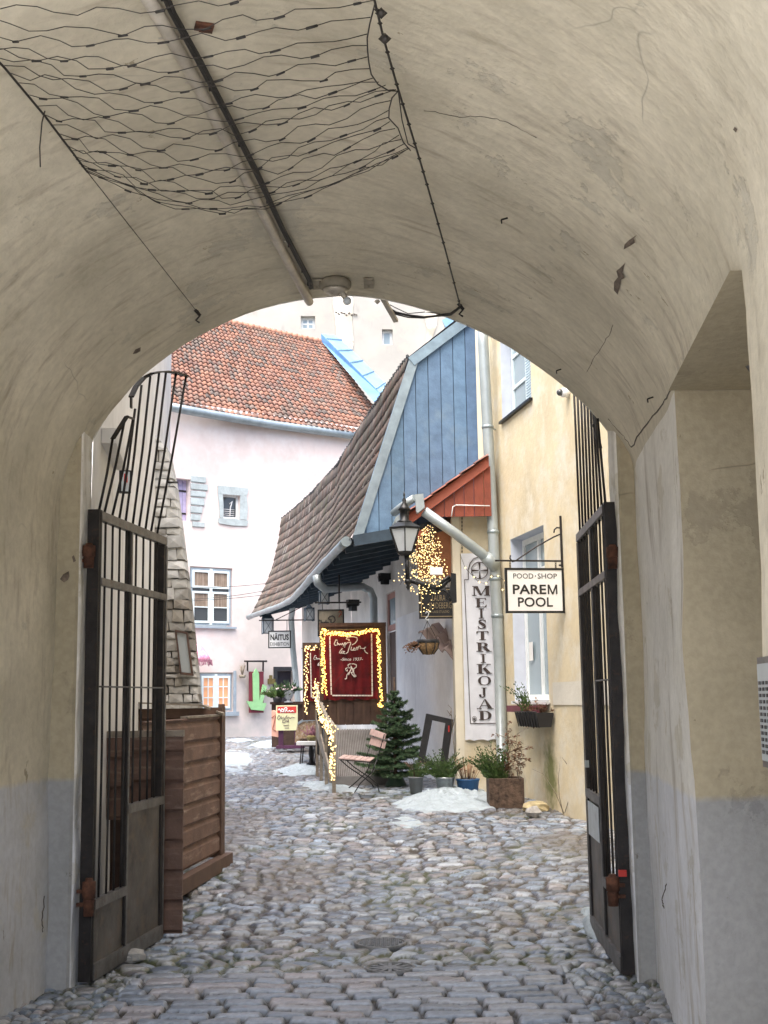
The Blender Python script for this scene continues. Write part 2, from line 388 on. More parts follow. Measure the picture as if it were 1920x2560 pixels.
# ================================================================ GROUND
def build_ground():
    Ys = [5.2]
    while Ys[-1] < 41: Ys.append(Ys[-1] + .0115*(max(Ys[-1],6.5)/7)**1.25)
    Ys = np.array(Ys); nc = 430
    u = np.linspace(-1, 1, nc)
    xc = np.interp(Ys, [5, 7.6, 9, 15, 20, 30, 41], [-.30, -.25, -.15, .2, -.6, -3, -4.5])
    hw = np.interp(Ys, [5, 7.6, 9, 15, 20, 30, 41], [2.0, 2.0, 2.6, 3.0, 4.0, 5.2, 6.5])
    X = xc[:,None] + hw[:,None]*u[None,:]; Y = np.repeat(Ys[:,None], nc, 1)
    rs = np.random.RandomState(3)
    def voro(X, Y, cell, ax=1.0, seed=0):
        P = X/(cell*ax); Q = Y/cell
        i0 = np.floor(P).astype(int); j0 = np.floor(Q).astype(int)
        def h(i, j, k):
            n = (i*73856093) ^ (j*19349663) ^ (k*83492791 + seed*7919); n = (n ^ (n >> 13)) * 1274126177; n = n ^ (n >> 16)
            return (n & 0xffff)/65535.0
        F1 = np.full(X.shape, 9.0); F2 = F1.copy(); ci = np.zeros(X.shape, int); cj = ci.copy(); dx1 = np.zeros(X.shape); dy1 = dx1.copy()
        for di in (-1,0,1):
            for dj in (-1,0,1):
                i = i0+di; j = j0+dj
                px = i+.5+(h(i,j,1)-.5)*.85; py = j+.5+(h(i,j,2)-.5)*.85
                wt = (h(i,j,3)-.5)*.42
                ddx = P-px; ddy = Q-py
                d = np.sqrt(ddx**2+ddy**2) + wt
                m = d < F1
                F2 = np.where(m, F1, np.minimum(F2, d)); 
                ci = np.where(m, i, ci); cj = np.where(m, j, cj); dx1 = np.where(m, ddx, dx1); dy1 = np.where(m, ddy, dy1); F1 = np.where(m, d, F1)
        hh = lambda k: h(ci, cj, k)
        return F2-F1, hh, dx1, dy1
    def vnoise(x, y, s):
        # value noise
        x = x*s; y = y*s; i = np.floor(x).astype(int); j = np.floor(y).astype(int); fx = x-i; fy = y-j
        fx = fx*fx*(3-2*fx); fy = fy*fy*(3-2*fy)
        def h(i,j):
            n = (i*374761393) ^ (j*668265263); n = (n ^ (n>>13))*1274126177; n = n ^ (n>>16); return (n & 0xffff)/65535.0
        return (h(i,j)*(1-fx)+h(i+1,j)*fx)*(1-fy) + (h(i,j+1)*(1-fx)+h(i+1,j+1)*fx)*fy
    wx = X + .05*(vnoise(X,Y,5)-.5) + .018*(vnoise(X,Y,21)-.5); wy = Y + .05*(vnoise(X+9,Y,5)-.5) + .018*(vnoise(X+9,Y,21)-.5)
    # large cobbles
    e, hh, dx, dy = voro(wx, wy, .115, 1.42, 1)
    dome = 1-np.exp(-np.maximum(e-.13,0)*7.0)
    stone = e > .215
    Z = .027*dome*(.7+.6*hh(5)) + .012*(hh(6)-.5) + (dx*(hh(7)-.5)+dy*(hh(8)-.5))*.022*dome
    pal = np.array([(.17,.195,.23),(.20,.225,.26),(.24,.255,.27),(.225,.205,.20),(.13,.15,.18),(.22,.215,.20),(.24,.23,.225),(.29,.31,.325),(.14,.15,.165),(.18,.215,.255)])
    ci = (hh(4)*len(pal)*.999).astype(int); C = pal[ci]*(.80+.95*hh(9))[...,None]*np.array((.95,1.0,1.07))
    stoneA = stone
    # small pebbles by the tunnel walls
    e2, h2, dx2, dy2 = voro(wx, wy, .075, 1.05, 5)
    dome2 = 1-np.exp(-np.maximum(e2-.07,0)*5); Z2 = .026*dome2*(.7+.6*h2(5)) + .008*(h2(6)-.5)
    C2 = pal[(h2(4)*len(pal)*.999).astype(int)]*(.8+.75*h2(9))[...,None]*np.array((.96,1.0,1.05)); s2 = e2 > .17
    # dressed setts
    rowh = .132; wyy = wy + .02*np.sin(X*1.7) - .012*X**2; rj = np.floor(wyy/rowh).astype(int)
    def h1(a, b, k):
        n = (a*73856093) ^ (b*19349663) ^ (k*83492791); n = (n ^ (n >> 13)) * 1274126177; n = n ^ (n >> 16); return (n & 0xffff)/65535.0
    cw = .265; xs = (X+.012*(vnoise(X,Y,9)-.5) + h1(rj, rj*0, 3)*cw*1.0)/cw; k = np.floor(xs).astype(int)
    lo = k + (h1(rj,k,1)-.5)*.45; hi = k+1 + (h1(rj,k+1,1)-.5)*.45
    k = np.where(xs < lo, k-1, np.where(xs >= hi, k+1, k)); lo = k + (h1(rj,k,1)-.5)*.45; hi = k+1+(h1(rj,k+1,1)-.5)*.45
    ex = np.minimum(xs-lo, hi-xs)*cw; fy = wyy/rowh - rj; ey = np.minimum(fy, 1-fy)*rowh
    r = .030; qx = np.maximum(r-ex,0); qy = np.maximum(r-ey,0); de = r-np.sqrt(qx**2+qy**2)
    e3 = de + .005*(vnoise(X,Y,26)-.5); Z3 = .034*(1-np.exp(-np.maximum(e3-.008,0)*150)) + .008*(h1(rj,k,5)-.5) + .006*(1-np.exp(-np.minimum(ex,ey)*18)) + ((xs-(lo+hi)/2)*(h1(rj,k,7)-.5)+(fy-.5)*(h1(rj,k,8)-.5))*.012
    pal3 = np.array([(.20,.215,.24),(.22,.225,.24),(.18,.20,.23),(.235,.215,.215),(.165,.185,.215)])
    C3 = pal3[(h1(rj,k,4)*4.99).astype(int)]*(1.25+.6*h1(rj,k,9))[...,None]*np.array((.95,1.0,1.07)); s3 = e3 > .0125
    fl = G(900,2424).y
    inset = (Y < fl + .05*np.sin(X*2.1+1)) & (X > -1.50+.06*(vnoise(X,Y,3)-.5)) & (X < 1.02)
    pebb = (~inset) & (Y < 7.75) 
    Z = np.where(pebb, Z2, Z); C = np.where(pebb[...,None], C2, C); stone = np.where(pebb, s2, stone)
    Z = np.where(inset, Z3, Z); C = np.where(inset[...,None], C3, C); stone = np.where(inset, s3, stone)
    # joints: sandy dirt, mossy patches, leaf litter
    J = np.array((.058,.050,.042))[None,None,:]*(.7+.6*vnoise(X,Y,30))[...,None]
    moss = np.clip((vnoise(X+3,Y+1,1.3)-.62)*6,0,1)*(~inset)
    J = J*np.where(inset,.5,1.0)[...,None]
    J = J*(1-moss[...,None]) + np.array((.06,.075,.03))*moss[...,None]
    grain = (.86+.28*vnoise(X,Y,55))*(.9+.2*vnoise(X,Y,140)); C = C*grain[...,None]
    C = np.where(stone[...,None], C, J)  # soil colour carried up the stone sides, their shade put into colour
    dirt = np.clip((vnoise(X+30,Y*.7,1.1)-.60)*3.2,0,.75)*(~inset); C = C*(1-dirt[...,None]) + np.array((.12,.105,.09))*dirt[...,None]
    Z = Z + .006*(vnoise(X,Y,24)-.5)*np.where(inset,.35,1) + .003*(vnoise(X,Y,80)-.5) + .05*(vnoise(X,Y,.55)-.5)*np.clip((Y-9)/4,0,1) + .02*(vnoise(X+4,Y,1.4)-.5)*np.clip((Y-7.6)/2,0,1)
    base = np.where(Y < 9.5, 0, np.where(Y < 17, .04*(Y-9.5), .30+.0115*(Y-17)))
    Z = Z + base - .030
    for (p, rr) in MANHOLES:
        m = (X-p.x)**2+(Y-p.y)**2 < (rr*1.06)**2; Z = np.where(m, p.z-.045, Z)
    nr = len(Ys); V = np.stack([X,Y,Z],-1).reshape(-1,3)
    a = (np.arange(nr-1)[:,None]*nc + np.arange(nc-1)[None,:]).reshape(-1)
    Fq = np.stack([a, a+1, a+nc+1, a+nc],-1)
    me = bpy.data.meshes.new('cobbled_lane'); me.vertices.add(len(V)); me.vertices.foreach_set('co', V.ravel())
    me.loops.add(len(Fq)*4); me.loops.foreach_set('vertex_index', Fq.ravel()); me.polygons.add(len(Fq))
    me.polygons.foreach_set('loop_start', np.arange(len(Fq))*4); me.polygons.foreach_set('loop_total', np.full(len(Fq),4))
    me.update(calc_edges=True)
    me.polygons.foreach_set('use_smooth', np.ones(len(Fq),bool))
    ca = me.color_attributes.new('Col','FLOAT_COLOR','POINT'); ca.data.foreach_set('color', np.concatenate([C.reshape(-1,3), np.ones((len(V),1))],1).ravel())
    me.materials.append(mat_attr('cobble stone', .30, .25, 30, .3, 110, spec=.75))
    me.update()
    o = bpy.data.objects.new('cobbled_lane', me); COL.objects.link(o); props(o, kind='structure'); return o

MANHOLES = [(G(952,2356), .175), (G(975,2418), .15)]
build_ground()
g = MB(); g.quad((-300,-300,-.35),(300,-300,-.35),(300,400,-.35),(-300,400,-.35)); g.build('ground', M['ground'], base=(0,0,-.35), kind='structure')
g = MB()   # paving of the passage and the street behind the camera
g.quad((-6,1.8,-.012),(8,1.8,-.012),(8,5.25,-.012),(-6,5.25,-.012)); g.build('pavement', mat('grey paving', (.26,.26,.26), .7, var=.15, vs=4), base=(0,0,-.012), kind='structure')
g = MB(); g.quad((-40,-40,-.008),(40,-40,-.008),(40,1.8,-.008),(-40,1.8,-.008)); g.build('bounce_snow', mat('added bounce snow', (.57,.58,.59), .8, var=.03, vs=2), base=(0,0,-.008), kind='structure')   # unseen snow added outside the near mouth to bounce light into the passage
g = MB()   # rising yard ground under the cobbles, both sides
ys = [5.25, 9.5, 17, 45, 70]; xs = [-30, -10, 10, 30]
for i in range(4):
    for j in range(3):
        g.quad(*[(x, y, gz(0,y)-.085) for x, y in ((xs[j],ys[i]),(xs[j+1],ys[i]),(xs[j+1],ys[i+1]),(xs[j],ys[i+1]))])
g.build('terrain', M['ground'], base=(0,0,0), kind='structure')

for i, (p, r) in enumerate(MANHOLES):
    t = thing('manhole_cover', ['larger round iron cover with studded face, set in the cobbles', 'smaller round iron drain grate with radial slots, nearest the paved setts'][i], 'manhole cover', (p.x,p.y,p.z))
    fr = MB(); fr.lathe(p, [(r,-.04),(r,.004),(r*.9,.004),(r*.9,-.006),(r*.86,-.006),(r*.86,-.03)], 32); fr.build('rim', M['castiron'], t)
    c = MB()
    if i == 0:
        c.lathe(p, [(r*.85,-.03),(r*.85,.0)], 32)
        for a in range(-5,6):
            for b in range(-5,6):
                x, y = a*.026, b*.026
                if x*x+y*y < (r*.78)**2: c.box(p+Vector((x,y,.003)), .015, .015, .006, rz=.6)
    else:
        c.lathe(p, [(r*.3,-.02),(r*.3,.0)], 16)
        for k in range(12):
            a = k*math.pi/6; d = Vector((math.cos(a), math.sin(a), 0)); c.bar(p+d*r*.28+Vector((0,0,-.008)), p+d*r*.86+Vector((0,0,-.008)), .022, .014)
        c.lathe(p+Vector((0,0,-.012)), [(r*.62,-.006),(r*.62,.006),(r*.52,.006),(r*.52,-.006)], 24)
    c.build('cover_plate' if i == 0 else 'grate', M['castiron'], t)

# snow
def snow_patch(name, label, outline, h, seed, cat='snow', group=None, lumpy=.35):
    """outline: pixels on the ground; lumpy heap inside it"""
    pts = [G(*p) for p in outline]; cx = sum((p.x for p in pts))/len(pts); cy = sum((p.y for p in pts))/len(pts)
    def rad_at(a):
        best = 0; d = (math.cos(a), math.sin(a))
        for i in range(len(pts)):
            p, q = pts[i], pts[(i+1)%len(pts)]; ex, ey = q.x-p.x, q.y-p.y; den = d[0]*ey-d[1]*ex
            if abs(den) < 1e-9: continue
            t = ((p.x-cx)*ey-(p.y-cy)*ex)/den; s = ((p.x-cx)*d[1]-(p.y-cy)*d[0])/den
            if t > 0 and 0 <= s <= 1: best = max(best, t)
        return best
    b = MB(); na, nr = 110, 34; rings = []
    for r in range(nr+1):
        f = r/nr; ring = []
        for a in range(na):
            an = 2*math.pi*a/na; R_ = rad_at(an)*(1+.22*(mnoise.noise(Vector((math.cos(an)*3,math.sin(an)*3,seed)))))
            x = cx+math.cos(an)*R_*f; y = cy+math.sin(an)*R_*f
            z = gz(x,y) + h*(1-f**1.6) + ((.35-abs(mnoise.noise(Vector((x*6,y*6,seed)))))*lumpy*3.0+mnoise.noise(Vector((x*12,y*12,seed)))*lumpy*1.3)*h*(1-f**3) - .004 - .03*(f>.99)
            ring.append((x,y,max(z, gz(x,y)-.02)))
        rings.append(b.add(ring))
    for r in range(nr):
        for a in range(na): b.face((rings[r]+a, rings[r]+(a+1)%na, rings[r+1]+(a+1)%na, rings[r+1]+a), True)
    b.build(name, M['snow'], label=label, cat=cat, group=group)
snow_patch('snow_heap', 'lumpy heap of old snow beside the concrete trough and blue pot', [(985,2008),(1050,1985),(1110,1972),(1228,1950),(1232,2018),(1150,2024),(1060,2034),(1000,2024)], .085, 1)
snow_patch('snow_patch', 'thin ice streak on the cobbles in front of the snow heap', [(965,2040),(1020,2034),(1070,2062),(1020,2070),(975,2055)], .018, 2)
snow_patch('snow_patch', 'thin snow strip at the foot of the deck ramp under the folding chair', [(730,1955),(800,1952),(870,1972),(930,1978),(840,1984),(770,1972)], .05, 3)
snow_patch('snow_patch', 'snow patch on the cobbles under the bistro stool', [(690,1925),(750,1905),(795,1918),(790,1935),(730,1940)], .05, 4)
snow_patch('snow_patch', 'snow bank left of the folding sign board', [(625,1862),(690,1848),(700,1866),(660,1870)], .07, 5)
snow_patch('snow_patch', 'long thin snow strip along the lane at the foot of the pink house', [(565,1850),(600,1845),(635,1850),(600,1855)], .03, 6)
snow_patch('snow_patch', 'icy film on the lane beside the brown enclosure', [(560,1868),(620,1880),(632,1900),(590,1945),(562,1940)], .006, 7)
snow_patch('snow_patch', 'melting snow at the foot of the right gate leaf', [(1450,2270),(1484,2262),(1493,2310),(1500,2345),(1462,2325)], .05, 8)

# ================================================================ PASSAGE (vaulted gateway, near end cut short to let daylight in)
HW, ZS, ZA, YE = 1.735, 2.70, 4.145, 7.62
def cx(y): return -.207 + .1*(y-7.6)
NY0, NY1, NZ = 3.82, 5.40, 2.94
YB = 2.3
def section():
    pts = [(1.0, z) for z in np.linspace(-.1, NZ, 26)]
    for i in range(1, 25):      # right haunch: flatter curve rising from a crease
        a = math.pi/2*i/24; pts.append((math.cos(a)**1.25 if i < 24 else 0.0, NZ+(ZA-NZ)*math.sin(a)**1.25))
    for i in range(1, 24): a = math.pi/2*(1+i/24); pts.append((math.cos(a), ZS+(ZA-ZS)*math.sin(a)))
    for z in np.linspace(ZS, -.1, 24): pts.append((-1.0, z))
    return pts
def zcrown(u):
    u = max(-1, min(1, u))
    return NZ+(ZA-NZ)*(1-u**1.6)**.625 if u > 0 else ZS+(ZA-ZS)*math.sqrt(1-u*u)
SEC = section()
def vault_pt(u, z, y):
    x = cx(y)+u*HW; nx = -u; nzz = -(1 if z > (NZ if u > 0 else ZS) else 0)*abs(1-u*u)**.5
    d = .028*mnoise.noise(Vector((x*.9,y*.9,z*.9))) + .012*mnoise.noise(Vector((x*3,y*3,z*3)))+.004*mnoise.noise(Vector((x*9,y*9,z*9)))
    return Vector((x+nx*d, y, z+nzz*d))
pas = thing('gateway_building', 'cream plastered vaulted passage framing the view, walls grey below', 'passage', (0, 7.4, 0))
ys = sorted(set([round(v,3) for v in np.linspace(YB, YE, 44)] + [NY0, NY1, YE])); 
b = MB(); rings = [b.add([vault_pt(u,z,y) for u,z in SEC]) for y in ys]
for i in range(len(ys)-1):
    for j in range(len(SEC)-1):
        zc = (SEC[j][1]+SEC[j+1][1])/2; yc = (ys[i]+ys[i+1])/2
        if SEC[j][0] > 0 and j < 25 and zc < NZ and NY0 < yc < NY1: continue
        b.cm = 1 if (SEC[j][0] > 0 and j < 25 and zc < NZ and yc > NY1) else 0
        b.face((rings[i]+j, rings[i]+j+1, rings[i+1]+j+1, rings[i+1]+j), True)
b.build('vault', [M['plaster'], M['plaster_lit']], pas)
# niche
b = MB()
def grid(b, f, nu, nv, smooth=True):
    idx = [b.add([f(i/nu, j/nv) for j in range(nv+1)]) for i in range(nu+1)]
    for i in range(nu):
        for j in range(nv): b.face((idx[i]+j, idx[i]+j+1, idx[i+1]+j+1, idx[i+1]+j), smooth)
def wob(p, a=.012): return Vector(p) + Vector((0,1,0))*a*mnoise.noise(Vector(p)*2.5)
xr1, xr0 = cx(NY1)+HW, cx(NY0)+HW
def edge_x(z, y):
    for i in range(len(SEC)-1):
        if SEC[i][0] > 0 and SEC[i][1] <= z <= SEC[i+1][1]+1e-6:
            f = (z-SEC[i][1])/max(1e-6,SEC[i+1][1]-SEC[i][1]); return vault_pt(*SEC[i],y).lerp(vault_pt(*SEC[i+1],y), f).x
    return cx(y)+HW
def nside(y, u, v):
    z = -.1+v*(NZ+.1); x0_ = edge_x(z,y)-.001; return Vector((x0_+u*(cx(y)+HW+1.2-x0_), y, z)) + Vector((0,1,0))*.012*mnoise.noise(Vector((x0_+u,z,y))*2.5)*(u>0)
grid(b, lambda u,v: nside(NY1,u,v), 12, 48)
grid(b, lambda u,v: nside(NY0,u,v), 6, 48)
grid(b, lambda u,v: (xr0+1.2+(xr1-xr0)*u, NY0+(NY1-NY0)*u, -.1+v*(NZ+.1)), 4, 4)
grid(b, lambda u,v: (xr0-.03+(xr1-xr0)*u+v*1.25, NY0+(NY1-NY0)*u, NZ), 4, 6)
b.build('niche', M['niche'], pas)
# jambs the gate hangs on
JL, JR, YJ = -1.825, 1.41, 7.38
for (x0, x1, sgn) in ((JL, cx(YJ)-HW-.15, 1), (JR, cx(YJ)+HW+.15, -1)):
    b = MB(); 
    def jf(u, v, x0=x0, x1=x1):   # plan outline: inner face then reveal with a softened arris
        z = -.1 + v*3.5
        pts = [(x1, YJ), (x0+(x1-x0)*.08, YJ), (x0, YJ+.03), (x0, YE+.02)]
        k = u*3; i = min(2, int(k)); f = k-i
        x = pts[i][0]+(pts[i+1][0]-pts[i][0])*f; y = pts[i][1]+(pts[i+1][1]-pts[i][1])*f
        q = Vector((x,y,z)); d = mnoise.noise(q*2.2)*.014+mnoise.noise(q*7)*.006
        return q + Vector((d*(1 if y > YJ+.02 else 0), d*.6, 0))
    grid(b, jf, 15, 60, False)
    b.mi = [1 if (k//60) >= 8 else 0 for k in range(len(b.f))]; b.build('jamb', [M['niche'], M['plaster_lit']], pas)  # shaded inner face and lit reveal told apart by colour
# outer facade and mass above, so the passage is really closed to the sky
b = MB(); yo = YE+.02
sec = [(cx(YE)+u*HW*1.0, z) for u, z in SEC]
xl, xr, zt = -2.35, 3.62, 7.5
outer = []
for (x, z) in sec:
    outer.append((x, z))
for i in range(len(sec)-1):
    (xa, za), (xb, zb) = sec[i], sec[i+1]
    if (xa > 0 and i < 25) or (i >= len(sec)-24):
        e = xr if xa > 0 else xl; b.quad((xa,yo,za),(xb,yo,zb),(e,yo,zb),(e,yo,za))
    else: b.quad((xa,yo,za),(xb,yo,zb),(xb,yo,zt),(xa,yo,zt))
b.quad((xr,yo,NZ),(sec[25][0],yo,NZ),(sec[25][0],yo,zt),(xr,yo,zt)); b.quad((xl,yo,ZS),(sec[-24][0],yo,ZS),(sec[-24][0],yo,zt),(xl,yo,zt))
b.build('outer_wall', M['yellow_pale'], pas)
b = MB(); yf = YB-.01; secf = [(cx(YB)+u*HW, z) for u, z in SEC]
for i in range(len(secf)-1):
    (xa, za), (xb, zb) = secf[i], secf[i+1]
    if i < 25 or i >= len(secf)-24:
        e = 6.0 if i < 25 else -5.0; b.quad((xa,yf,za),(xb,yf,zb),(e,yf,zb),(e,yf,za))
    else: b.quad((xa,yf,za),(xb,yf,zb),(xb,yf,9),(xa,yf,9))
b.quad((6,yf,NZ),(secf[25][0],yf,NZ),(secf[25][0],yf,9),(6,yf,9)); b.quad((-5,yf,ZS),(secf[-24][0],yf,ZS),(secf[-24][0],yf,9),(-5,yf,9))
b.build('street_wall', M['yellow_pale'], pas)
b = MB(); b.box((.6, 4.96, 5.85), 6.2, 5.3, 3.2); b.build('upper_storey', M['yellow_pale'], pas)
b = MB(); b.box((-2.75, 4.96, 2.1), .9, 5.3, 4.6); b.box((3.3, 4.96, 2.1), .9, 5.3, 4.6); b.build('side_mass', M['yellow_pale'], pas)

def inside(p):
    u = (p.x-cx(p.y))/HW
    if abs(u) >= 1: return False
    return p.z < zcrown(u)
def V(px, py, off=0.0):
    d = ray(px,py); c = Vector((0,0,CZ)); t = .2
    while inside(c+d*t) and t < 12: t += .02
    lo, hi = t-.02, t
    for _ in range(12):
        m = (lo+hi)/2
        if inside(c+d*m): lo = m
        else: hi = m
    q = c+d*lo; u = max(-.999,min(.999,(q.x-cx(q.y))/HW)); sp_ = NZ if u > 0 else ZS; zc = q.z if q.z <= sp_ else zcrown(u)
    if q.z <= sp_: u = 1.0 if u > 0 else -1.0
    pd = vault_pt(u, zc, q.y); inw = Vector((-u/HW, 0, -((zc-sp_)/(ZA-sp_)**2) if zc > sp_ else 0)).normalized()
    return pd + inw*off
def patch(b, outline, off=.006):
    b = MB()
    pts = [V(x,y,off) for x,y in outline]; c = sum(pts, Vector())/len(pts)
    n = b.add(pts+[c]); k = len(pts)
    for i in range(k): b.face((n+i, n+(i+1)%k, n+k))
    b.build('bare_patch', M['bare'], pas)
# losses and cracks in the plaster
b = MB()
patch(b, [(1597,584),(1588,590),(1592,604),(1580,612),(1565,620),(1566,608),(1576,598)])
patch(b, [(1572,652),(1562,662),(1550,672),(1553,688),(1543,700),(1541,722),(1550,733),(1556,716),(1561,694),(1570,690),(1566,676)])
patch(b, [(346,862),(333,868),(326,880),(335,878),(345,872)])
patch(b, [(1833,318),(1828,326),(1836,333),(1840,324)])
b = MB(); fj = Fr((0,YJ-.004),(1,0))
def pj(lst):
    b = MB(); pts = []
    for x,y in lst:
        s,z = fj.hit(x,y,.01); pts.append(fj.pt(s,.012,z))
    n = b.add(pts+[sum(pts,Vector())/len(pts)]); k=len(pts)
    for i in range(k): b.face((n+i,n+(i+1)%k,n+k))
    b.build('bare_patch', M['bare'], pas)
pj([(172,1428),(158,1436),(150,1448),(160,1456),(170,1450),(174,1440)])
pj([(185,1388),(180,1392),(184,1406),(190,1402)])
b = MB()
def crack(b, pts, r=.0022, off=.001, seg=6):
    path = []
    rr = random.Random(int(pts[0][0]*7+pts[0][1]))
    for i in range(len(pts)-1):
        for k in range(seg):
            f = k/seg; j = 2.2 if k else 0
            path.append(V(pts[i][0]+(pts[i+1][0]-pts[i][0])*f+rr.uniform(-j,j), pts[i][1]+(pts[i+1][1]-pts[i][1])*f+rr.uniform(-j,j), off))
    path.append(V(*pts[-1], off)); b = MB(); b.tube(path, r, 5); b.build('crack', M['crack'], pas)
crack(b, [(1687,962),(1650,1010),(1612,1070),(1583,1117)], .004)
crack(b, [(1583,1117),(1560,1085),(1525,1045)], .002)
crack(b, [(1060,277),(1140,288),(1215,290),(1270,305),(1340,345)], .0013)
crack(b, [(1528,815),(1500,870),(1468,930)], .0013)
crack(b, [(108,2240),(100,2300),(104,2330)], .004)
crack(b, [(1668,2210),(1655,2250),(1662,2270)], .004)

# ---- ceiling conduit, cable, lamp, plates
t = thing('ceiling_conduit', 'grey steel conduit running along the crown of the vault', 'pipe', V(772,743,.03))
path = [V(x,y,o) for x,y,o in ((350,-60,.026),(431,86,.026),(494,199,.026),(570,345,.026),(696,597,.026),(772,743,.028))]
b = MB(); b.tube(path, .027, 10); b.build('tube', M['conduit'], t)
b = MB()
for i, f in ((1,.95),(2,.95),(3,.25),(4,.05)):
    p = path[i].lerp(path[i+1], 0) ; d = (path[i+1]-path[i]).normalized(); b.tube([p-d*.012, p+d*.012], .023, 10)
    b.bar(p+Vector((-.06,0,.02)), p+Vector((.06,0,.02)), .012, .006)
b.build('clip', M['conduit'], t)
b = MB(); cab = [V(x,y,o) for x,y,o in ((395,-70,.03),(424,0,.035),(491,126,.03),(564,265,.035),(636,411,.03),(703,557,.03),(745,640,.025),(771,690,.02),(775,712,.02))]
b.tube(cab, .011, 7); b.tube([p+Vector((.014,0,-.006*((i%2)))) for i, p in enumerate(cab)], .007, 6)
for i in range(len(cab)-1):
    q = cab[i].lerp(cab[i+1], .5); b.box(q, .03, .012, .02)
b.build('ceiling_cable', M['cable'], label='thick black cable pair strung beside the ceiling conduit', cat='cable')
t = thing('ceiling_lamp', 'old round ceiling lamp with dangling clear bulb above the arch crown', 'lamp', V(838,700))
p = V(838,695,.02); p.z -= .015
b = MB(); b.lathe(p, [(.082,-.032),(.098,-.012),(.098,.012),(.07,.035)], 24); b.build('housing', M['conduit_plate'], t)
b = MB(); b.lathe(p+Vector((0,0,-.036)), [(.02,-.026),(.06,-.016),(.080,.0)], 20)
for k in range(10):
    a = k*math.pi/5; b.bar(p+Vector((.078*math.cos(a),.078*math.sin(a),-.034)), p+Vector((.02*math.cos(a),.02*math.sin(a),-.066)), .004)
b.build('wire_guard', M['conduit'], t)
q = W(868,752,p.y+.02); top = p+Vector((.035,0,-.045))
b = MB(); dq = (q-top).normalized(); b.tube([top, top+dq*.035, top+dq*.055], [.017,.018,.014], 10); sk = b.build('socket', M['conduit'], t)
b = MB(); b.blob(q, .026, 0, 14, 10); b.tube([top+dq*.05, q], [.012,.02], 10); b.build('bulb', M['bulbglass'], t)
for i, (px, py) in enumerate(((792,706),(922,706))):
    p = V(px,py,.012); b = MB(); b.box(p+Vector((0,-.03,-.006)), .06, .16, .014); b.tube([p+Vector((0,0,-.012)),p+Vector((0,0,-.02))], .006, 6)
    b.build('ceiling_plate', M['conduit_plate'], label=['beige metal plate left of the ceiling lamp', 'beige metal plate with a screw right of the ceiling lamp'][i], cat='plate', group='metal plates by the ceiling lamp')
p = V(510,60,.01); b = MB(); b.box(p, .07,.05,.012,.3); b.bar(p+Vector((-.02,0,-.01)), p+Vector((.03,.01,-.012)), .02,.012); b.build('ceiling_bracket', M['rust'], label='small rusty bracket on the vault right of the cable', cat='bracket')

# ---- net and its wires
lw0, rw1 = V(486,766,.03), V(1155,752,.03)
def on_wire(a, py, px, dirx):   # point on a wire parallel to the passage, seen at (px,py)
    n = ray(px,py).cross(Vector((0,0,1)))
    c = Vector((0,0,CZ)); d = Vector((dirx,1,0)).normalized(); k = (c-a).dot(n)/d.dot(n); return a+d*k
def lwp(px, py):
    d = ray(px,py); c = Vector((0,0,CZ)); 
    k = (lw0.z-CZ)/d.z; return c+d*k
def rwp(px, py):
    d = ray(px,py); c = Vector((0,0,CZ)); k = (rw1.z-CZ)/d.z; return c+d*k
net = thing('rope_net', 'sagging wire rope net with black clips slung under the vault', 'net', lwp(219,431))
b = MB(); b.tube([lw0, lwp(219,431)], .0022, 5)
b.tube([lwp(219,431), lwp(112,290), lwp(12,170), lwp(-60,95)], .005, 6)
rr = [rw1, rwp(1112,620), rwp(1070,470), rwp(1041,372), rwp(995,222), rwp(960,100), rwp(936,0), rwp(925,-60)]
b.tube(rr, .0045, 6)
for i in range(len(rr)-1):
    for k in range(3):
        q = rr[i].lerp(rr[i+1], (k+.3)/3); b.ico(q, .010)
b.ico(rwp(953,33), .022); b.ico(rwp(962,97), .024)
sc = [(1026,371),(1008,350),(995,315),(972,290),(973,265),(980,238),(995,222),(970,220),(945,205),(928,180),(922,150),(919,120),(918,88),(925,50),(938,0)]
b.tube([rwp(x,y)+Vector((0,0,-.01)) for x,y in sc], .0028, 5)
b.tube([rwp(1041,372), rwp(1020,360), rwp(1005,300), rwp(995,222)], .0025, 5)
b.build('border_wire', M['wirec'], net)
b = MB(); cl = MB(); rn = random.Random(11)
def resamp(L_, n, pw):
    out = []
    for k in range(n):
        f = (len(L_)-1)*(k/(n-1))**pw; i = min(int(f), len(L_)-2); f -= i; out.append((L_[i][0]+(L_[i+1][0]-L_[i][0])*f, L_[i][1]+(L_[i+1][1]-L_[i][1])*f))
    return out
# strands: left end, right end, mid-sag in pixels -> on a sagging sheet
Lp = [(219,431),(205,418),(192,402),(180,385),(168,365),(150,345),(138,322),(112,288),(90,262),(60,225),(35,192),(15,170),(0,150),(-30,122),(-60,120),(-90,80),(-120,50),(-160,10),(-200,-30)]
Rp = [(1024,371),(1020,371),(1004,352),(996,333),(975,305),(972,290),(973,262),(990,224),(984,224),(955,208),(940,203),(928,182),(921,148),(919,118),(918,88),(925,45),(938,0),(945,-50),(950,-100)]
Lp = resamp(Lp, 25, 1.35); Rp = resamp(Rp, 25, 1.35)
NS = len(Lp); NJ = 11
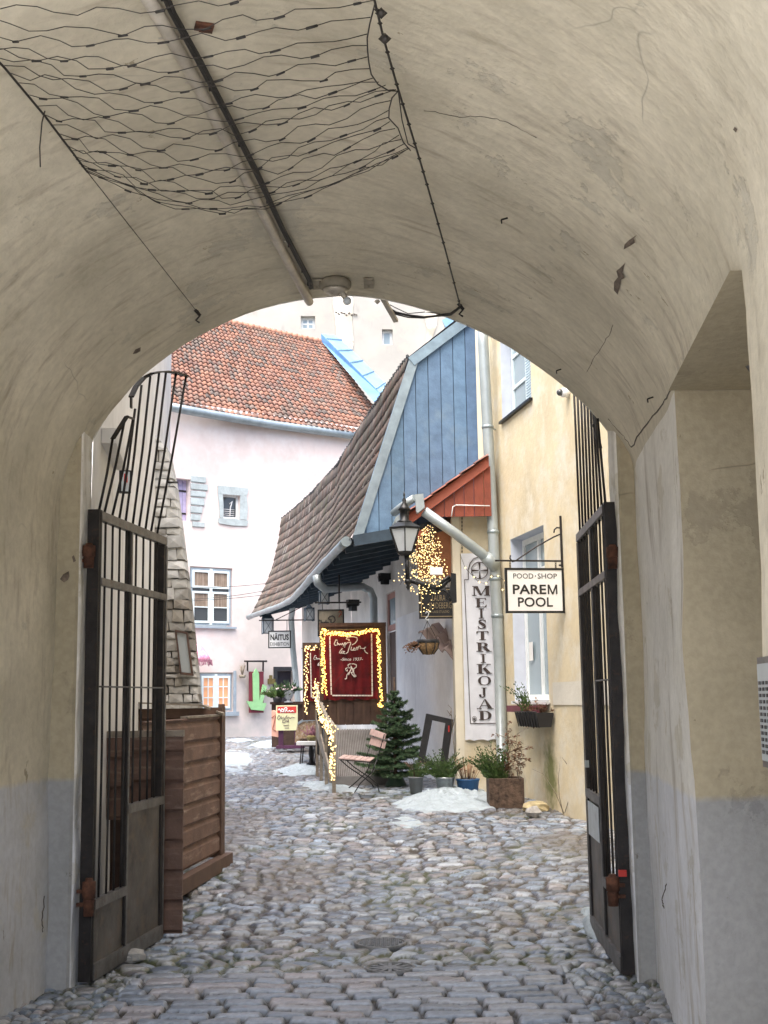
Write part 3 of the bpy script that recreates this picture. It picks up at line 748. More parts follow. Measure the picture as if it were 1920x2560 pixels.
# lowest strand profile as read: sag in px relative to the chord, then fading to the back
prof = [(0,0),(.1,38),(.25,105),(.42,134),(.55,128),(.68,103),(.82,62),(.92,30),(1,0)]
def sag(t):
    for i in range(len(prof)-1):
        if prof[i][0] <= t <= prof[i+1][0]:
            f = (t-prof[i][0])/(prof[i+1][0]-prof[i][0]); return prof[i][1]+(prof[i+1][1]-prof[i][1])*f
zl, zr = lw0.z, rw1.z
nodes = []
for i in range(NS):
    row = []; hang = 1.0-.03*i; wob_ = rn.uniform(-7,7); ph_ = rn.uniform(0,6)
    a = Vector(Lp[i]); c = Vector(Rp[i])
    for j in range(NJ*2+1):
        t = j/(NJ*2); p2 = a.lerp(c, t); y = p2.y + sag(t)*hang*(.93+.02*((i*3)%4)) + wob_*math.sin(math.pi*t)*math.sin(t*5+ph_)*min(1,i/4); x = p2.x
        # alternately drawn to the neighbour strand: flat diamonds
        if 0 < j < NJ*2: y += (8 if (j//2+i) % 2 == 0 else -8)*min(1, (i+2)/9)*rn.uniform(.6,1.3)*(1 if t<.8 else .6) + rn.uniform(-4,4); x += rn.uniform(-9,9)
        z = zl+(zr-zl)*t - .16*math.sin(math.pi*t)**.8 + rn.uniform(-.01,.01)
        row.append(Wz(x, y, z))
    nodes.append(row)
    b.tube(row, .0017, 5)
    for j in range(1, NJ*2, 2):
        if (j//2+i) % 2 == 0 and rn.random() < .85: 
            p, q = row[j], row[min(j+1, NJ*2)]; d = (q-row[j-1]).normalized(); cl.tube([p-d*rn.uniform(.012,.024), p+d*rn.uniform(.012,.02)], rn.uniform(.0032,.005), 6)
b.build('strand', M['wirec'], net); cl.build('clip', M['cable'], net, kind='stuff')
b = MB(); b.tube([lwp(112,278), lwp(105,300)+Vector((0,0,-.01)), lwp(100,340)+Vector((0,0,-.05)), lwp(102,372)+Vector((0,0,-.08))], .003, 5); b.build('loose_end', M['wirec'], net)
for (px,py,nm) in ((487,764,'small wall hook holding the thin left wire'),(1155,752,'coiled wire hook at the end of the right wire')):
    p = V(px,py,.02); b = MB(); b.tube([p, p+Vector((.015,0,-.03)), p+Vector((-.01,0,-.06)), p+Vector((.012,0,-.075))], .006, 6)
    for k in range(3): b.ico(p+Vector((.01*(k-1),0,-.012*k)), .014)
    b.build('wall_hook', M['iron'], label=nm, cat='hook')
# arm and drooping cable outside the crown
a, c = W(955,742,7.66), W(990,803,7.9)
b = MB(); b.bar(a, c, .03, .02); b.ico(a+Vector((-.03,0,-.03)), .02); b.build('metal_arm', M['conduit'], label='short grey metal arm jutting from the arch crown', cat='bracket')
b = MB(); dr = [W(x,y,yy) for x,y,yy in ((968,768,7.8),(990,781,7.85),(1020,788,7.8),(1060,793,7.7),(1100,789,7.58))] + [V(1130,776,.03), V(1153,759,.02)]
b.tube(dr, .008, 6); b.tube([p+Vector((0,.01,-.012*math.sin(i))) for i,p in enumerate(dr)], .005, 5)
b.tube([W(975,762,7.7), W(990,770,7.72), W(1020,784,7.72), W(1062,780,7.68), W(1100,785,7.6)], .003, 5)
b.build('hanging_cable', M['cable'], label='black cable drooping across the right side of the arch crown', cat='cable')
# small nails and hooks stuck in the plaster
for (px,py,l) in ((1273,538,'small nail in the vault high on the right'),(1408,918,'bent nail in the vault low on the right, above the right gate'),(1632,993,'small nail near the springing line beside the niche')):
    p = V(px,py,.01); b = MB(); b.bar(p, p+Vector((-.03,-.01,-.012)), .007); b.bar(p+Vector((-.03,-.01,-.012)), p+Vector((-.028,-.01,-.03)), .006); b.build('nail', M['iron'], label=l, cat='nail')

# metal box on the near pier
wx = lambda y: cx(y)+HW
t = thing('wall_cabinet', 'grey metal wall box with perforated white front, cut by the right edge', 'cabinet', (wx(3.6),3.6,.85))
fp = Fr((wx(3.72), 3.72), (-.1, -1)); 
zt, zb = W(1885,1645,3.75).z, W(1905,1915,3.75).z
b = MB(); b.bx(fp, 0, .5, 0, .035, zb, zt); b.build('box', M['iron_face'], t)
b = MB(); b.bx(fp, .03, .47, .035, .042, zb+.02, zt-.02); b.build('front', M['pipe'], t)
b = MB()
for i in range(12):
    for j in range(4): b.bx(fp, .05+j*.05, .075+j*.05, .042, .045, zb+.04+i*.018, zb+.05+i*.018)
b.build('perforation', M['black'], t)
# fixture high in the niche
p = W(1862, 850, 5.0); b = MB(); b.box(p, .05,.09,.11); b.tube([p+Vector((0,0,-.05)), p+Vector((.01,0,-.10)), p+Vector((.03,0,-.13))], .02, 8); b.build('niche_light', M['iron_face'], label='small dark lamp fixture at the top of the niche', cat='lamp')
# ================================================================ GATES
def gate(side):
    if side == 'L':
        h = W(252,1280,7.50); fpt = W(404,2330,8.80)
        t = thing('gate_leaf', 'left leaf of the black iron gate, opened outward, with curved barred top', 'gate', (h.x,h.y,0))
        fr = Fr((h.x,h.y), (fpt.x-h.x, fpt.y-h.y)); sd = 1
        mids = 320; L = (Vector((fpt.x-h.x, fpt.y-h.y))).length
        sm = fr.hit(321,1800)[0]
    else:
        h = W(1509,1280,7.50); fpt = W(1478,2300,8.95)
        t = thing('gate_leaf', 'right leaf of the black iron gate, seen nearly edge-on, with paper poster', 'gate', (h.x,h.y,0))
        fr = Fr((h.x,h.y), (fpt.x-h.x, fpt.y-h.y)); sd = -1
        L = (Vector((fpt.x-h.x, fpt.y-h.y))).length; sm = L*.47
    D = lambda a, b: (min(a*sd,b*sd)*1.0, max(a*sd,b*sd)*1.0)   # d range; 0 = face towards the lane, negative = away
    def bx(b, s0, s1, a, c, z0, z1): d0, d1 = D(a, c); b.bx(fr, s0, s1, d0, d1, z0, z1)
    zt = W(240,1278,7.5).z; zb = .0; z2 = W(258,1443,7.5).z; z2b = z2-.045
    zl = W(262,2244,7.6).z; zh = W(327,2011,8.1).z
    # on the left leaf the stiles stand back from the lane face (a<0)
    b = MB(); bx(b, -.02, .03, -.075, 0, zb, zt+.01); bx(b, .0, .012, -.005, .004, zb, zt); b.build('hinge_stile', M['iron'], t)
    b = MB(); bx(b, sm-.02, sm+.02, -.035, 0, zb+.1, zt-.055); b.build('middle_stile', M['iron'], t)
    b = MB(); bx(b, L-.045, L, -.075, 0, zb, zt); b.build('free_stile', M['iron'], t)
    b = MB()
    for s in (sm, L-.004): bx(b, s-.004, s+.022, .0015, .006, zb+.02, zt-.06)
    b.build('edge_strip', M['iron_face'], t)
    for (s0,s1,z0,z1) in ((.0,L,zt-.055,zt),(.012,L,z2b,z2),(.012,L,zb,zb+.09),(.012,sm,zl-.055,zl),(sm,L,zh-.055,zh)):
        b = MB(); bx(b, s0+.008, s1-.003, -.03, .009, z0, z1+.0005); b.build('rail', M['iron_face'], t)
    for (s0,s1,z1) in ((.03,sm-.02,zl-.055),(sm+.02,L-.045,zh-.055)):
        b = MB(); bx(b, s0, s1, -.02, -.012, zb+.09, z1)
        bx(b, s0+.0, s0+.012, -.012, -.004, zb+.09, z1); b.build('sheet_panel', M['iron_panel'], t)
    ns = [(.03+(sm-.05)*(k+.7)/4.0, zl) for k in range(4)] + [(sm+.03+(L-.07-sm)*(k+.7)/4.6, zh) for k in range(4)]
    rn = random.Random(5 if side=='L' else 6)
    for k,(s, z0) in enumerate(ns):
        b = MB(); bend = rn.choice([0,0,.012,.02]) if z0 == zl else 0
        b.tube([fr.pt(s + bend*math.sin(math.pi*f)*(1 if f < .45 else .3), -.012*sd, z0-.02+(zt-.03-z0)*f) for f in [i/10 for i in range(11)]], .0075, 7)
        b.build('bar', M['iron'], t)
    b = MB(); zc = W(300,1718,8).z
    if side == 'L': b.tube([fr.pt(.02,-.0*sd,zc), fr.pt(L-.03,-.0*sd,zc)], .006, 6)
    else: b.tube([fr.pt(.02,.0,zc), fr.pt(sm,.0,zc)], .006, 6)
    b.build('cross_rod', M['iron_face'], t)
    # barred top, leaning out over the lane
    if side == 'L':
        base = [(247,1273),(264,1279),(284,1286),(302,1293),(318,1301),(336,1309),(352,1316),(368,1324),(382,1331),(397,1337)]
        top = [(282,1095),(313,1044),(333,1047),(338,1022),(354,963),(376,941),(398,933),(415,931),(440,934),(465,942)]
        for (p,q) in zip(base, top):
            s = fr.hit(p[0],1500)[0]; s = max(.02,min(L-.02,s)); a = fr.pt(s, -.02, zt); c = W(q[0],q[1],a.y+.02)
            b = MB(); b.tube([a, a.lerp(c,.5)+Vector((.006,0,0)), c], .0085, 7); b.build('top_bar', M['iron'], t)
        ys_ = [fr.pt(max(.02,min(L-.02,fr.hit(p[0],1500)[0])),0,0).y+.02 for p in base]
        b = MB()
        arc = [W(328,1020,ys_[3]), W(328,992,ys_[3]), W(340,966,ys_[4]), W(360,944,ys_[5]), W(380,934,ys_[5]), W(398,930,ys_[6]), W(415,929,ys_[7]), W(440,932,ys_[8]), W(467,940,ys_[9])]
        for i in range(len(arc)-1): b.bar(arc[i], arc[i+1], .035, .012, (0,0,1))
        b.build('arched_rail', M['iron'], t)
        b = MB(); a1 = [W(282,1097,ys_[0]), W(317,1041,ys_[1]), W(335,1048,ys_[2])]
        b.bar(a1[0], a1[1], .035,.012); b.bar(a1[1], a1[2], .012, .012); b.build('lower_arched_rail', M['iron'], t)
        b = MB(); b.tube([W(420,1206,ys_[8]), W(443,1206,ys_[9]+.03)], .008, 6); b.build('latch_pin', M['iron'], t)
        hy = ((1358,1420),(2195,2290))
    else:
        tops = [(1438,991),(1447,999),(1456,1008),(1464,1018),(1472,1028),(1480,1040),(1487,1056),(1492,1066),(1498,1076)]
        n_ = len(tops)
        for k,q in enumerate(tops):
            s = L-.03-(L-.08)*k/(n_-1); a = fr.pt(s, .02, zt); c = W(q[0]-4, q[1]-30, a.y-.02)
            b = MB(); b.tube([a, c], .0085, 7); b.build('top_bar', M['iron'], t)
        b = MB(); b.prism([W(x,y,7.75) for x,y in ((1481,1060),(1492,1062),(1506,1120),(1503,1122),(1494,1118))], (0,.01,0)); b.build('strap_plate', M['iron'], t)
        b = MB(); z0_, z1_ = W(1490,2090,8.7).z, W(1490,2005,8.7).z
        bx(b, sm+.10, L-.10, .003, .006, z0_, z1_); b.build('poster', M['poster'], t)
        b = MB(); b.box(fr.pt(L-.02, .03, W(1462,1910,8.9).z), .07,.05,.05); b.build('lock', M['pipe'], t)
        hy = ((1362,1422),(2185,2265))
    for (y0,y1) in hy:
        if side == 'L': p0, p1 = W(222,y0,7.47), W(222,y1,7.47)
        else: p0, p1 = W(1532,y0,7.47), W(1532,y1,7.47)
        if side == 'R': p0.x += .0; p1.x += .0
        b = MB(); c = (p0+p1)/2; hh = abs(p0.z-p1.z)/2
        b.lathe(c, [(.03,-hh),(.034,-hh*.2),(.034,-hh*.15),(.028,-hh*.1),(.040,-hh*.05),(.040,hh*.8),(.024,hh*.85),(.020,hh)], 12)
        b.bar(c+Vector((-.07*sd,.0,-hh*.4)), c+Vector((0,0,-hh*.4)), .03, .02)
        b.bar(c+Vector((-.07*sd,.0,hh*.3)), c+Vector((0,0,hh*.3)), .03, .02)
        b.build('hinge', M['rust'], t)
    if side == 'R':
        b = MB(); c = W(1556,2183,7.45); b.box(c, .045,.03,.035); b.build('red_tag', M['postred'], t)
    return fr
GL = gate('L'); GR = gate('R')

# ================================================================ shared architecture helpers
def wall(fr, s0, s1, z0, z1, holes, d=0.0, reveal=.2, b=None):
    b = b or MB()
    S = sorted(set([s0,s1]+[h[0] for h in holes]+[h[1] for h in holes])); Z = sorted(set([z0,z1]+[h[2] for h in holes]+[h[3] for h in holes]))
    S2 = []
    for i in range(len(S)-1):
        n = max(1, int((S[i+1]-S[i])/.6)); S2 += [S[i]+(S[i+1]-S[i])*k/n for k in range(n)]
    S2.append(S[-1]); Z2 = []
    for i in range(len(Z)-1):
        n = max(1, int((Z[i+1]-Z[i])/.6)); Z2 += [Z[i]+(Z[i+1]-Z[i])*k/n for k in range(n)]
    Z2.append(Z[-1])
    idx = {}
    for i, s in enumerate(S2):
        for j, z in enumerate(Z2):
            w = .02*mnoise.noise(fr.pt(s,0,z)*.7)
            if any(abs(s-h[0])<1e-6 or abs(s-h[1])<1e-6 or abs(z-h[2])<1e-6 or abs(z-h[3])<1e-6 for h in holes): w = 0
            idx[i,j] = b.add([fr.pt(s,d+w,z)])
    for i in range(len(S2)-1):
        for j in range(len(Z2)-1):
            sc_, zc_ = (S2[i]+S2[i+1])/2, (Z2[j]+Z2[j+1])/2
            if any(h[0]<sc_<h[1] and h[2]<zc_<h[3] for h in holes): continue
            b.face((idx[i,j], idx[i+1,j], idx[i+1,j+1], idx[i,j+1]), True)
    return b
def reveals(fr, holes, depth, d=0.0):
    b = MB()
    for (a, c, z0, z1) in holes:
        P = lambda s,dd,z: fr.pt(s, d+dd, z)
        b.quad(P(a,0,z0),P(a,-depth,z0),P(a,-depth,z1),P(a,0,z1)); b.quad(P(c,0,z0),P(c,-depth,z0),P(c,-depth,z1),P(c,0,z1))
        b.quad(P(a,0,z0),P(c,0,z0),P(c,-depth,z0),P(a,-depth,z0)); b.quad(P(a,0,z1),P(c,0,z1),P(c,-depth,z1),P(a,-depth,z1))
    return b
def window(fr, parent, h, d, cols, rows, fm, gm, fw=.05, bar=.022, name='window', back=True, gname='pane'):
    """h=(s0,s1,z0,z1); frame plane at depth d; rows = list of fractions"""
    s0,s1,z0,z1 = h; b = MB(); t = .05
    b.bx(fr, s0, s0+fw, d-t, d, z0, z1); b.bx(fr, s1-fw, s1, d-t, d, z0, z1)
    b.bx(fr, s0+fw, s1-fw, d-t, d, z0, z0+fw); b.bx(fr, s0+fw, s1-fw, d-t, d, z1-fw, z1)
    for k in range(1, cols):
        s = s0+(s1-s0)*k/cols; b.bx(fr, s-bar/2, s+bar/2, d-t*.9, d+.004, z0+fw, z1-fw)
    for r in rows:
        z = z0+(z1-z0)*r; b.bx(fr, s0+fw, s1-fw, d-t*.8, d-.002, z-bar/2, z+bar/2)
    w = b.build(name, fm, parent)
    g = MB(); g.bx(fr, s0+fw*.8, s1-fw*.8, d-t*.7, d-t*.5, z0+fw*.8, z1-fw*.8); g.build(gname, gm, w)
    return w
def text_mesh(b, s, fr, cs, cz, width, height, d=0.0, th=.004, bold=0.0, shear=0.0, spacing=1.0):
    """extruded text centred at (cs,cz) in wall frame fr, fitted into width x height"""
    cu = bpy.data.curves.new('t','FONT'); cu.body = s; cu.offset = bold; cu.shear = shear; cu.space_character = spacing; cu.resolution_u = 3
    o = bpy.data.objects.new('t', cu); COL.objects.link(o); bpy.context.view_layer.update()
    me = bpy.data.meshes.new_from_object(o.evaluated_get(bpy.context.evaluated_depsgraph_get()))
    vs = [v.co.copy() for v in me.vertices]; fs = [tuple(p.vertices) for p in me.polygons]
    bpy.data.objects.remove(o); bpy.data.curves.remove(cu); bpy.data.meshes.remove(me)
    x0 = min(v.x for v in vs); x1 = max(v.x for v in vs); y0 = min(v.y for v in vs); y1 = max(v.y for v in vs)
    n = b.add([fr.pt(cs+((v.x-x0)/(x1-x0)-.5)*width, d+th, cz+((v.y-y0)/(y1-y0)-.5)*height) for v in vs])
    for f in fs: b.face(tuple(n+i for i in f))
def strokes(b, fr, lst, mapf, r, d=.004):
    for st in lst:
        pts = []
        for i in range(len(st)-1):
            for k in range(2):
                f = k/2; pts.append(mapf(st[i][0]+(st[i+1][0]-st[i][0])*f, st[i][1]+(st[i+1][1]-st[i][1])*f))
        pts.append(mapf(*st[-1])); b.tube([fr.pt(s,d,z) for s,z in pts], r, 5)

def tiles(P, nu, nv, h, palette, rn, prof=4, lift=.035):
    """pantile sheet on surface P(u,v)->(point, normal); returns MB, colours. v runs from eave up"""
    b = MB(); cols = []
    for j in range(nv):
        for i in range(nu):
            u0, u1 = i/nu, (i+1)/nu; v0, v1 = j/nv, (j+1.08)/nv
            c = palette[rn.randrange(len(palette))]; k = rn.uniform(.8,1.15); c = tuple(x*k for x in c)
            jit = rn.uniform(-.006,.006)
            lo, hi = [], []
            for q in range(prof+1):
                f = q/prof; u = u0+(u1-u0)*f
                wv = math.sin(f*2*math.pi-.6)*h
                p, n = P(u, v0); lo.append(p+n*(wv+lift+jit)); 
                p, n = P(u, min(v1,1.0)); hi.append(p+n*(wv+.004+jit*.5))
            n0 = b.add(lo); n1 = b.add(hi)
            for q in range(prof): b.face((n0+q,n0+q+1,n1+q+1,n1+q), True); cols.append(c)
            p0 = [p-(Pn*0) for p,Pn in zip(lo,[0]*0)] if False else None
            # front lip
            lip = b.add([x-P(u0,v0)[1]*lift*.9 for x in lo])
            for q in range(prof): b.face((lip+q,lip+q+1,n0+q+1,n0+q)); cols.append(tuple(x*.8 for x in c))
    return b, cols

# ================================================================ YELLOW HOUSE (right)
yc = Vector((1.60,17.95,0))
YW = Fr((yc.x,yc.y), (.184,-.983))
def hole(fr, pl, pr, pt_, pb, d=0.0):
    s0 = fr.hit(*pl, d)[0]; s1 = fr.hit(*pr, d)[0]; return (s0, s1, fr.hit(*pb, d)[1], fr.hit(*pt_, d)[1])
hu = (YW.hit(1256,1054)[0], YW.hit(1329,999)[0], YW.hit(1256,1054)[1], 6.9)
hl = (YW.hit(1276,1350)[0], YW.hit(1368,1600)[0], YW.hit(1312,1755)[1], YW.hit(1274,1350)[1])
t = thing('yellow_house', 'ochre limewashed house along the right side of the lane', 'house', (2.4,14,.2))
wall(YW, 0, 10.35, -.2, 9.6, [hu, hl]).build('wall', M['yellow'], t)
b = MB(); b.box((4.6,13,11), 5,9,4); b.build('roof', M['tile_old'], t)
b = MB(); fe = Fr((yc.x-.20, yc.y), (1,0)); wall(fe, 0, .20, 3.9, 9.6, []).build('end_wall', M['cornice'], t)
b = MB(); b.bx(YW, -.004, .10, .002, .05, 3.95, 9.6); b.bx(YW, .0, .16, .0015, .03, 3.95, 9.6); b.build('cornice', M['cornice'], t)
reveals(YW, [hu], .24).build('reveal', M['reveal'], t); reveals(YW, [hl], .24).build('reveal', M['reveal'], t)
# upper window with louvred shutters
s0,s1,z0,z1 = hu
w = window(YW, t, (s0+.02,s1,z0+.02,z1-.02), -.15, 2, [.33,.66], M['winframe'], M['glass_blue'], .06, .05)
b = MB()
for k in range(58):
    z = z0+.10+k*.038
    if z < z1-.1 : b.bx(YW, s0+(s1-s0)*.52+.04, s1-.08, -.15, -.118, z, z+.018)
b.build('louvre', M['louvre'], w)
b = MB(); b.bx(YW, s0-.03, s1+.05, -.1, .05, z0-.035, z0); b.build('sill', M['black'], t)
# lower window
s0,s1,z0,z1 = hl
w = window(YW, t, (s0+.02,s1-.02,z0+.02,z1-.02), -.16, 2, [.78], M['winwhite'], M['glass_blue'], .075, .07)
b = MB(); b.bx(YW, s0-.02, s1+.03, -.16, .05, z0-.03, z0+.012); b.build('sill', M['winwhite'], w)
b = MB(); b.bx(YW, s0+.05, s1+.02, .052, .14, z0-.06, z0-.045); b.bx(YW, s0+.05, s1+.02, .128, .14, z0-.13, z0-.06); b.build('sill_flashing', M['maroon'], t)
b = MB(); b.bx(YW, s0+.2, s0+.36, -.165, -.158, z0+.55, z0+.80); b.build('notice', M['whiteboard'], w)
sA = YW.hit(1383,1700)[0]; sB = 10.3; zA = YW.hit(1384,1762)[1]; zB = YW.hit(1384,1706)[1]
b = MB(); wall(YW, sA, sB, zA, zB, [], d=.013, b=b); b.build('patched_band', M['yellow_pale'], t)

# front pilaster carrying the banner
pl = W(1131,1400,17.75).x; pr = W(1252,1400,17.75).x
FP = Fr((pl,17.75),(1,.0))
zt_ = W(1150,1292,17.75).z; wpl = pr-pl
t2 = thing('ochre_pilaster', 'short ochre plastered wall end beside the downpipe, behind the long banner', 'wall', (pl+wpl/2,17.9,.3))
wall(FP, .012, wpl, 0, zt_, []).build('front_face', M['yellow'], t2)
wall(FP, 0, .11, 0, zt_+.0, [], d=.012).build('corner_strip', M['cornice'], t2)
b = MB(); b.quad(FP.pt(0,.012,0),FP.pt(0,-.55,0),FP.pt(0,-.55,zt_),FP.pt(0,.012,zt_)); b.build('side_face', M['cornice'], t2)

# long banner MEISTRIKOJAD -------------------------------------------------
bs0 = FP.hit(1157,1600)[0]; bs1 = FP.hit(1246,1600)[0]; bz1 = FP.hit(1160,1384)[1]; bz0 = FP.hit(1172,1850)[1]
t3 = thing('long_banner', 'tall narrow grey banner reading MEISTRIKOJAD with a cross in a circle', 'banner', FP.pt((bs0+bs1)/2,.03,bz0))
b = MB(); n_ = 30; f_ = [b.add([FP.pt(bs0+(bs1-bs0)*i/8, .022+.007*mnoise.noise(Vector((i*.7,j*.35,2)))+(.03*max(0,1-j/3)*math.sin(i*1.1)**2), bz0+(bz1-bz0)*j/n_ + (.012*math.sin(i*2.2) if j==0 else 0)) for i in range(9)]) for j in range(n_+1)]
for j in range(n_):
    for i in range(8): b.face((f_[j]+i,f_[j]+i+1,f_[j+1]+i+1,f_[j+1]+i), True)
b.build('cloth', M['banner'], t3)
# ruled frame and arch
def bp(px, py): return FP.hit(px, py, .034)
b = MB(); dd = .034
def line(b, pts, w=.010):
    for i in range(len(pts)-1): b.bar(FP.pt(pts[i][0],dd,pts[i][1]), FP.pt(pts[i+1][0],dd,pts[i+1][1]), w, .004, (0,1,0))
line(b, [bp(1245,1808), bp(1176,1809), bp(1161,1449), bp(1171,1449)])
arc = [bp(1171,1449), bp(1170,1425), bp(1175,1408), bp(1184,1397), bp(1197,1392), bp(1210,1396), bp(1220,1406), bp(1226,1425)]
line(b, arc, .012)
cxx, czz = bp(1199,1426); Rr = .118
for k in range(4):
    a0 = k*math.pi/2+.12
    line(b, [(cxx+Rr*math.cos(a0+q*.133), czz+Rr*math.sin(a0+q*.133)) for q in range(11)], .011)
    a = k*math.pi/2; u_ = Vector((math.cos(a), math.sin(a))); v_ = Vector((-u_.y,u_.x))
    P_ = [Vector((cxx,czz))+u_*.012+v_*.004, Vector((cxx,czz))+u_*Rr*1.03+v_*.016, Vector((cxx,czz))+u_*Rr*1.03-v_*.016, Vector((cxx,czz))+u_*.012-v_*.004]
    b.prism([FP.pt(p.x,dd,p.y) for p in P_], FP.n*.003)
b.build('frame_and_cross', M['letter_brown'], t3)
# serif letters built from strokes
def glyph(b, ch, cs, cz, w, h, d):
    K = [0]
    def P(x, y): return FP.pt(cs+(x-.5)*w, d+K[0], cz+(y-.5)*h)
    def q(pts): b.prism([P(*p) for p in pts], FP.n*.003); K[0] += .0004
    T, t_ = .24, .07
    def stem(x, w_=T, y0=0, y1=1): q([(x-w_/2,y0),(x+w_/2,y0),(x+w_/2,y1),(x-w_/2,y1)])
    def serif(x, y, wd=.42): q([(x-wd/2,y-.001 if y<.5 else y-t_),(x+wd/2,y-.001 if y<.5 else y-t_),(x+wd/2,y+t_ if y<.5 else y),(x-wd/2,y+t_ if y<.5 else y)])
    def ring(cx_, cy_, rx, ry, a0, a1, thick, thin):
        n = 16
        for i in range(n):
            A, B_ = a0+(a1-a0)*i/n, a0+(a1-a0)*(i+1)/n
            def po(a, ins): 
                wx_ = thin+(thick-thin)*abs(math.cos(a))**1.2
                return (cx_+(rx-(wx_ if ins else 0))*math.cos(a), cy_+(ry-(thin*1.3 if ins else 0))*math.sin(a))
            q([po(A,0),po(B_,0),po(B_,1),po(A,1)]); K[0] -= .0004
        K[0] += .0004
    if ch == 'M':
        stem(.12,.07); stem(.86,.2); q([(.10,1),(.32,1),(.56,.05),(.44,.05)]); q([(.80,1),(.86,1),(.53,.05),(.47,.05)])
        serif(.12,0,.26); serif(.84,0,.34); serif(.13,1,.24); serif(.86,1,.26)
    elif ch == 'E':
        stem(.3); q([(.1,0),(.9,0),(.9,t_),(.1,t_)]); q([(.1,1-t_),(.88,1-t_),(.88,1),(.1,1)]); q([(.3,.47),(.68,.47),(.68,.53),(.3,.53)])
        q([(.9,0),(.95,.26),(.89,.26),(.78,.03)]); q([(.88,1),(.92,.76),(.86,.76),(.76,.97)]); q([(.66,.36),(.71,.36),(.71,.64),(.66,.64)])
    elif ch == 'I': stem(.5,.26); serif(.5,0,.6); serif(.5,1,.6)
    elif ch == 'T':
        stem(.5,.26); serif(.5,0,.5); q([(.05,1-t_),(.95,1-t_),(.95,1),(.05,1)]); q([(.05,1),(.02,.74),(.08,.74),(.16,.95)]); q([(.95,1),(.98,.74),(.92,.74),(.84,.95)])
    elif ch == 'S':
        sp = [(.80,.80,.05),(.70,.93,.07),(.50,.97,.06),(.28,.88,.14),(.27,.70,.2),(.5,.54,.26),(.72,.36,.24),(.74,.17,.17),(.52,.04,.07),(.28,.06,.07),(.18,.22,.05)]
        for i in range(len(sp)-1):
            (x0_,y0_,w0),(x1_,y1_,w1) = sp[i],sp[i+1]; dx_,dy_ = (x1_-x0_)*w,(y1_-y0_)*h; L_ = math.hypot(dx_,dy_); nx,ny = -dy_/L_/w*.5*w, dx_/L_/h*.5*w
            e = .06; q([(x0_+nx*w0-(x1_-x0_)*e,y0_+ny*w0-(y1_-y0_)*e),(x1_+nx*w1+(x1_-x0_)*e,y1_+ny*w1+(y1_-y0_)*e),(x1_-nx*w1+(x1_-x0_)*e,y1_-ny*w1+(y1_-y0_)*e),(x0_-nx*w0-(x1_-x0_)*e,y0_-ny*w0-(y1_-y0_)*e)])
        q([(.78,.68),(.84,.68),(.82,.98),(.77,.98)]); q([(.14,.02),(.19,.02),(.19,.32),(.13,.32)])
    elif ch == 'R':
        stem(.26); serif(.26,0,.46); q([(.05,1-t_),(.4,1-t_),(.4,1),(.05,1)]); ring(.42,.745,.38,.255,-math.pi/2,math.pi/2,.22,.055)
        q([(.25,.49),(.45,.49),(.45,.545),(.25,.545)]); q([(.25,.945),(.45,.945),(.45,1),(.25,1)]); q([(.44,.5),(.68,.52),(.98,.0),(.72,.0)]); q([(.72,0),(1.06,0),(1.06,.06),(.72,.06)])
    elif ch == 'K':
        stem(.24); serif(.24,0,.46); serif(.24,1,.46); q([(.34,.42),(.78,.97),(.84,.97),(.42,.44)]); serif(.80,1,.3); q([(.40,.52),(.56,.68),(.98,0),(.70,0)]); serif(.84,0,.38)
    elif ch == 'O': ring(.5,.5,.46,.51,0,2*math.pi,.2,.05)
    elif ch == 'J': stem(.58,.24,.2,1); serif(.58,1,.5); ring(.40,.2,.30,.24,-math.pi,0,.2,.07); b_ = 0; q([(.08,.16),(.3,.16),(.3,.3),(.08,.3)])
    elif ch == 'A':
        q([(.47,1),(.56,1),(.98,0),(.70,0)]); q([(.47,1),(.52,1),(.16,0),(.10,0)]); q([(.24,.3),(.72,.3),(.72,.36),(.24,.36)]); serif(.14,0,.3); serif(.84,0,.4)
    elif ch == 'D': stem(.26); q([(.05,0),(.45,0),(.45,t_),(.05,t_)]); q([(.05,1-t_),(.45,1-t_),(.45,1),(.05,1)]); ring(.42,.5,.52,.5,-math.pi/2,math.pi/2,.24,.06)
word = 'MEISTRIKOJAD'
yy = [(1465,1489,45),(1495,1518,33),(1521,1546,22),(1549,1572,29),(1578,1600,33),(1606,1629,38),(1635,1657,22),(1660,1684,38),(1690,1713,36),(1719,1743,26),(1748,1772,40),(1777,1800,36)]
xx = [1202,1202,1203,1205,1206,1208,1208,1210,1211,1208,1212,1213]
b = MB()
for ch,(ya,yb,wp),xc_ in zip(word, yy, xx):
    s_, za = bp(xc_, ya); zb_ = bp(xc_, yb)[1]; glyph(b, ch, s_, (za+zb_)/2, wp/F*17.75*.98, abs(za-zb_), .030)
b.build('lettering', M['letter_brown'], t3)
b = MB(); s_, z_ = bp(1186,1797); b.lathe(FP.pt(0,0,0),[(0.001,0),(.001,.001)],3)
b = MB(); ang = [(s_+.03*math.cos(a*math.pi/8), z_+.034*math.sin(a*math.pi/8)) for a in range(17)]; line(b, ang, .006); line(b, [(s_-.016,z_-.018),(s_+.006,z_+.02)], .008); line(b, [(s_-.002,z_-.02),(s_+.02,z_+.012)], .008); line(b, [(s_-.02,z_+.006),(s_+.018,z_-.012)], .006)
b.build('seal_mark', M['letter_brown'], t3)

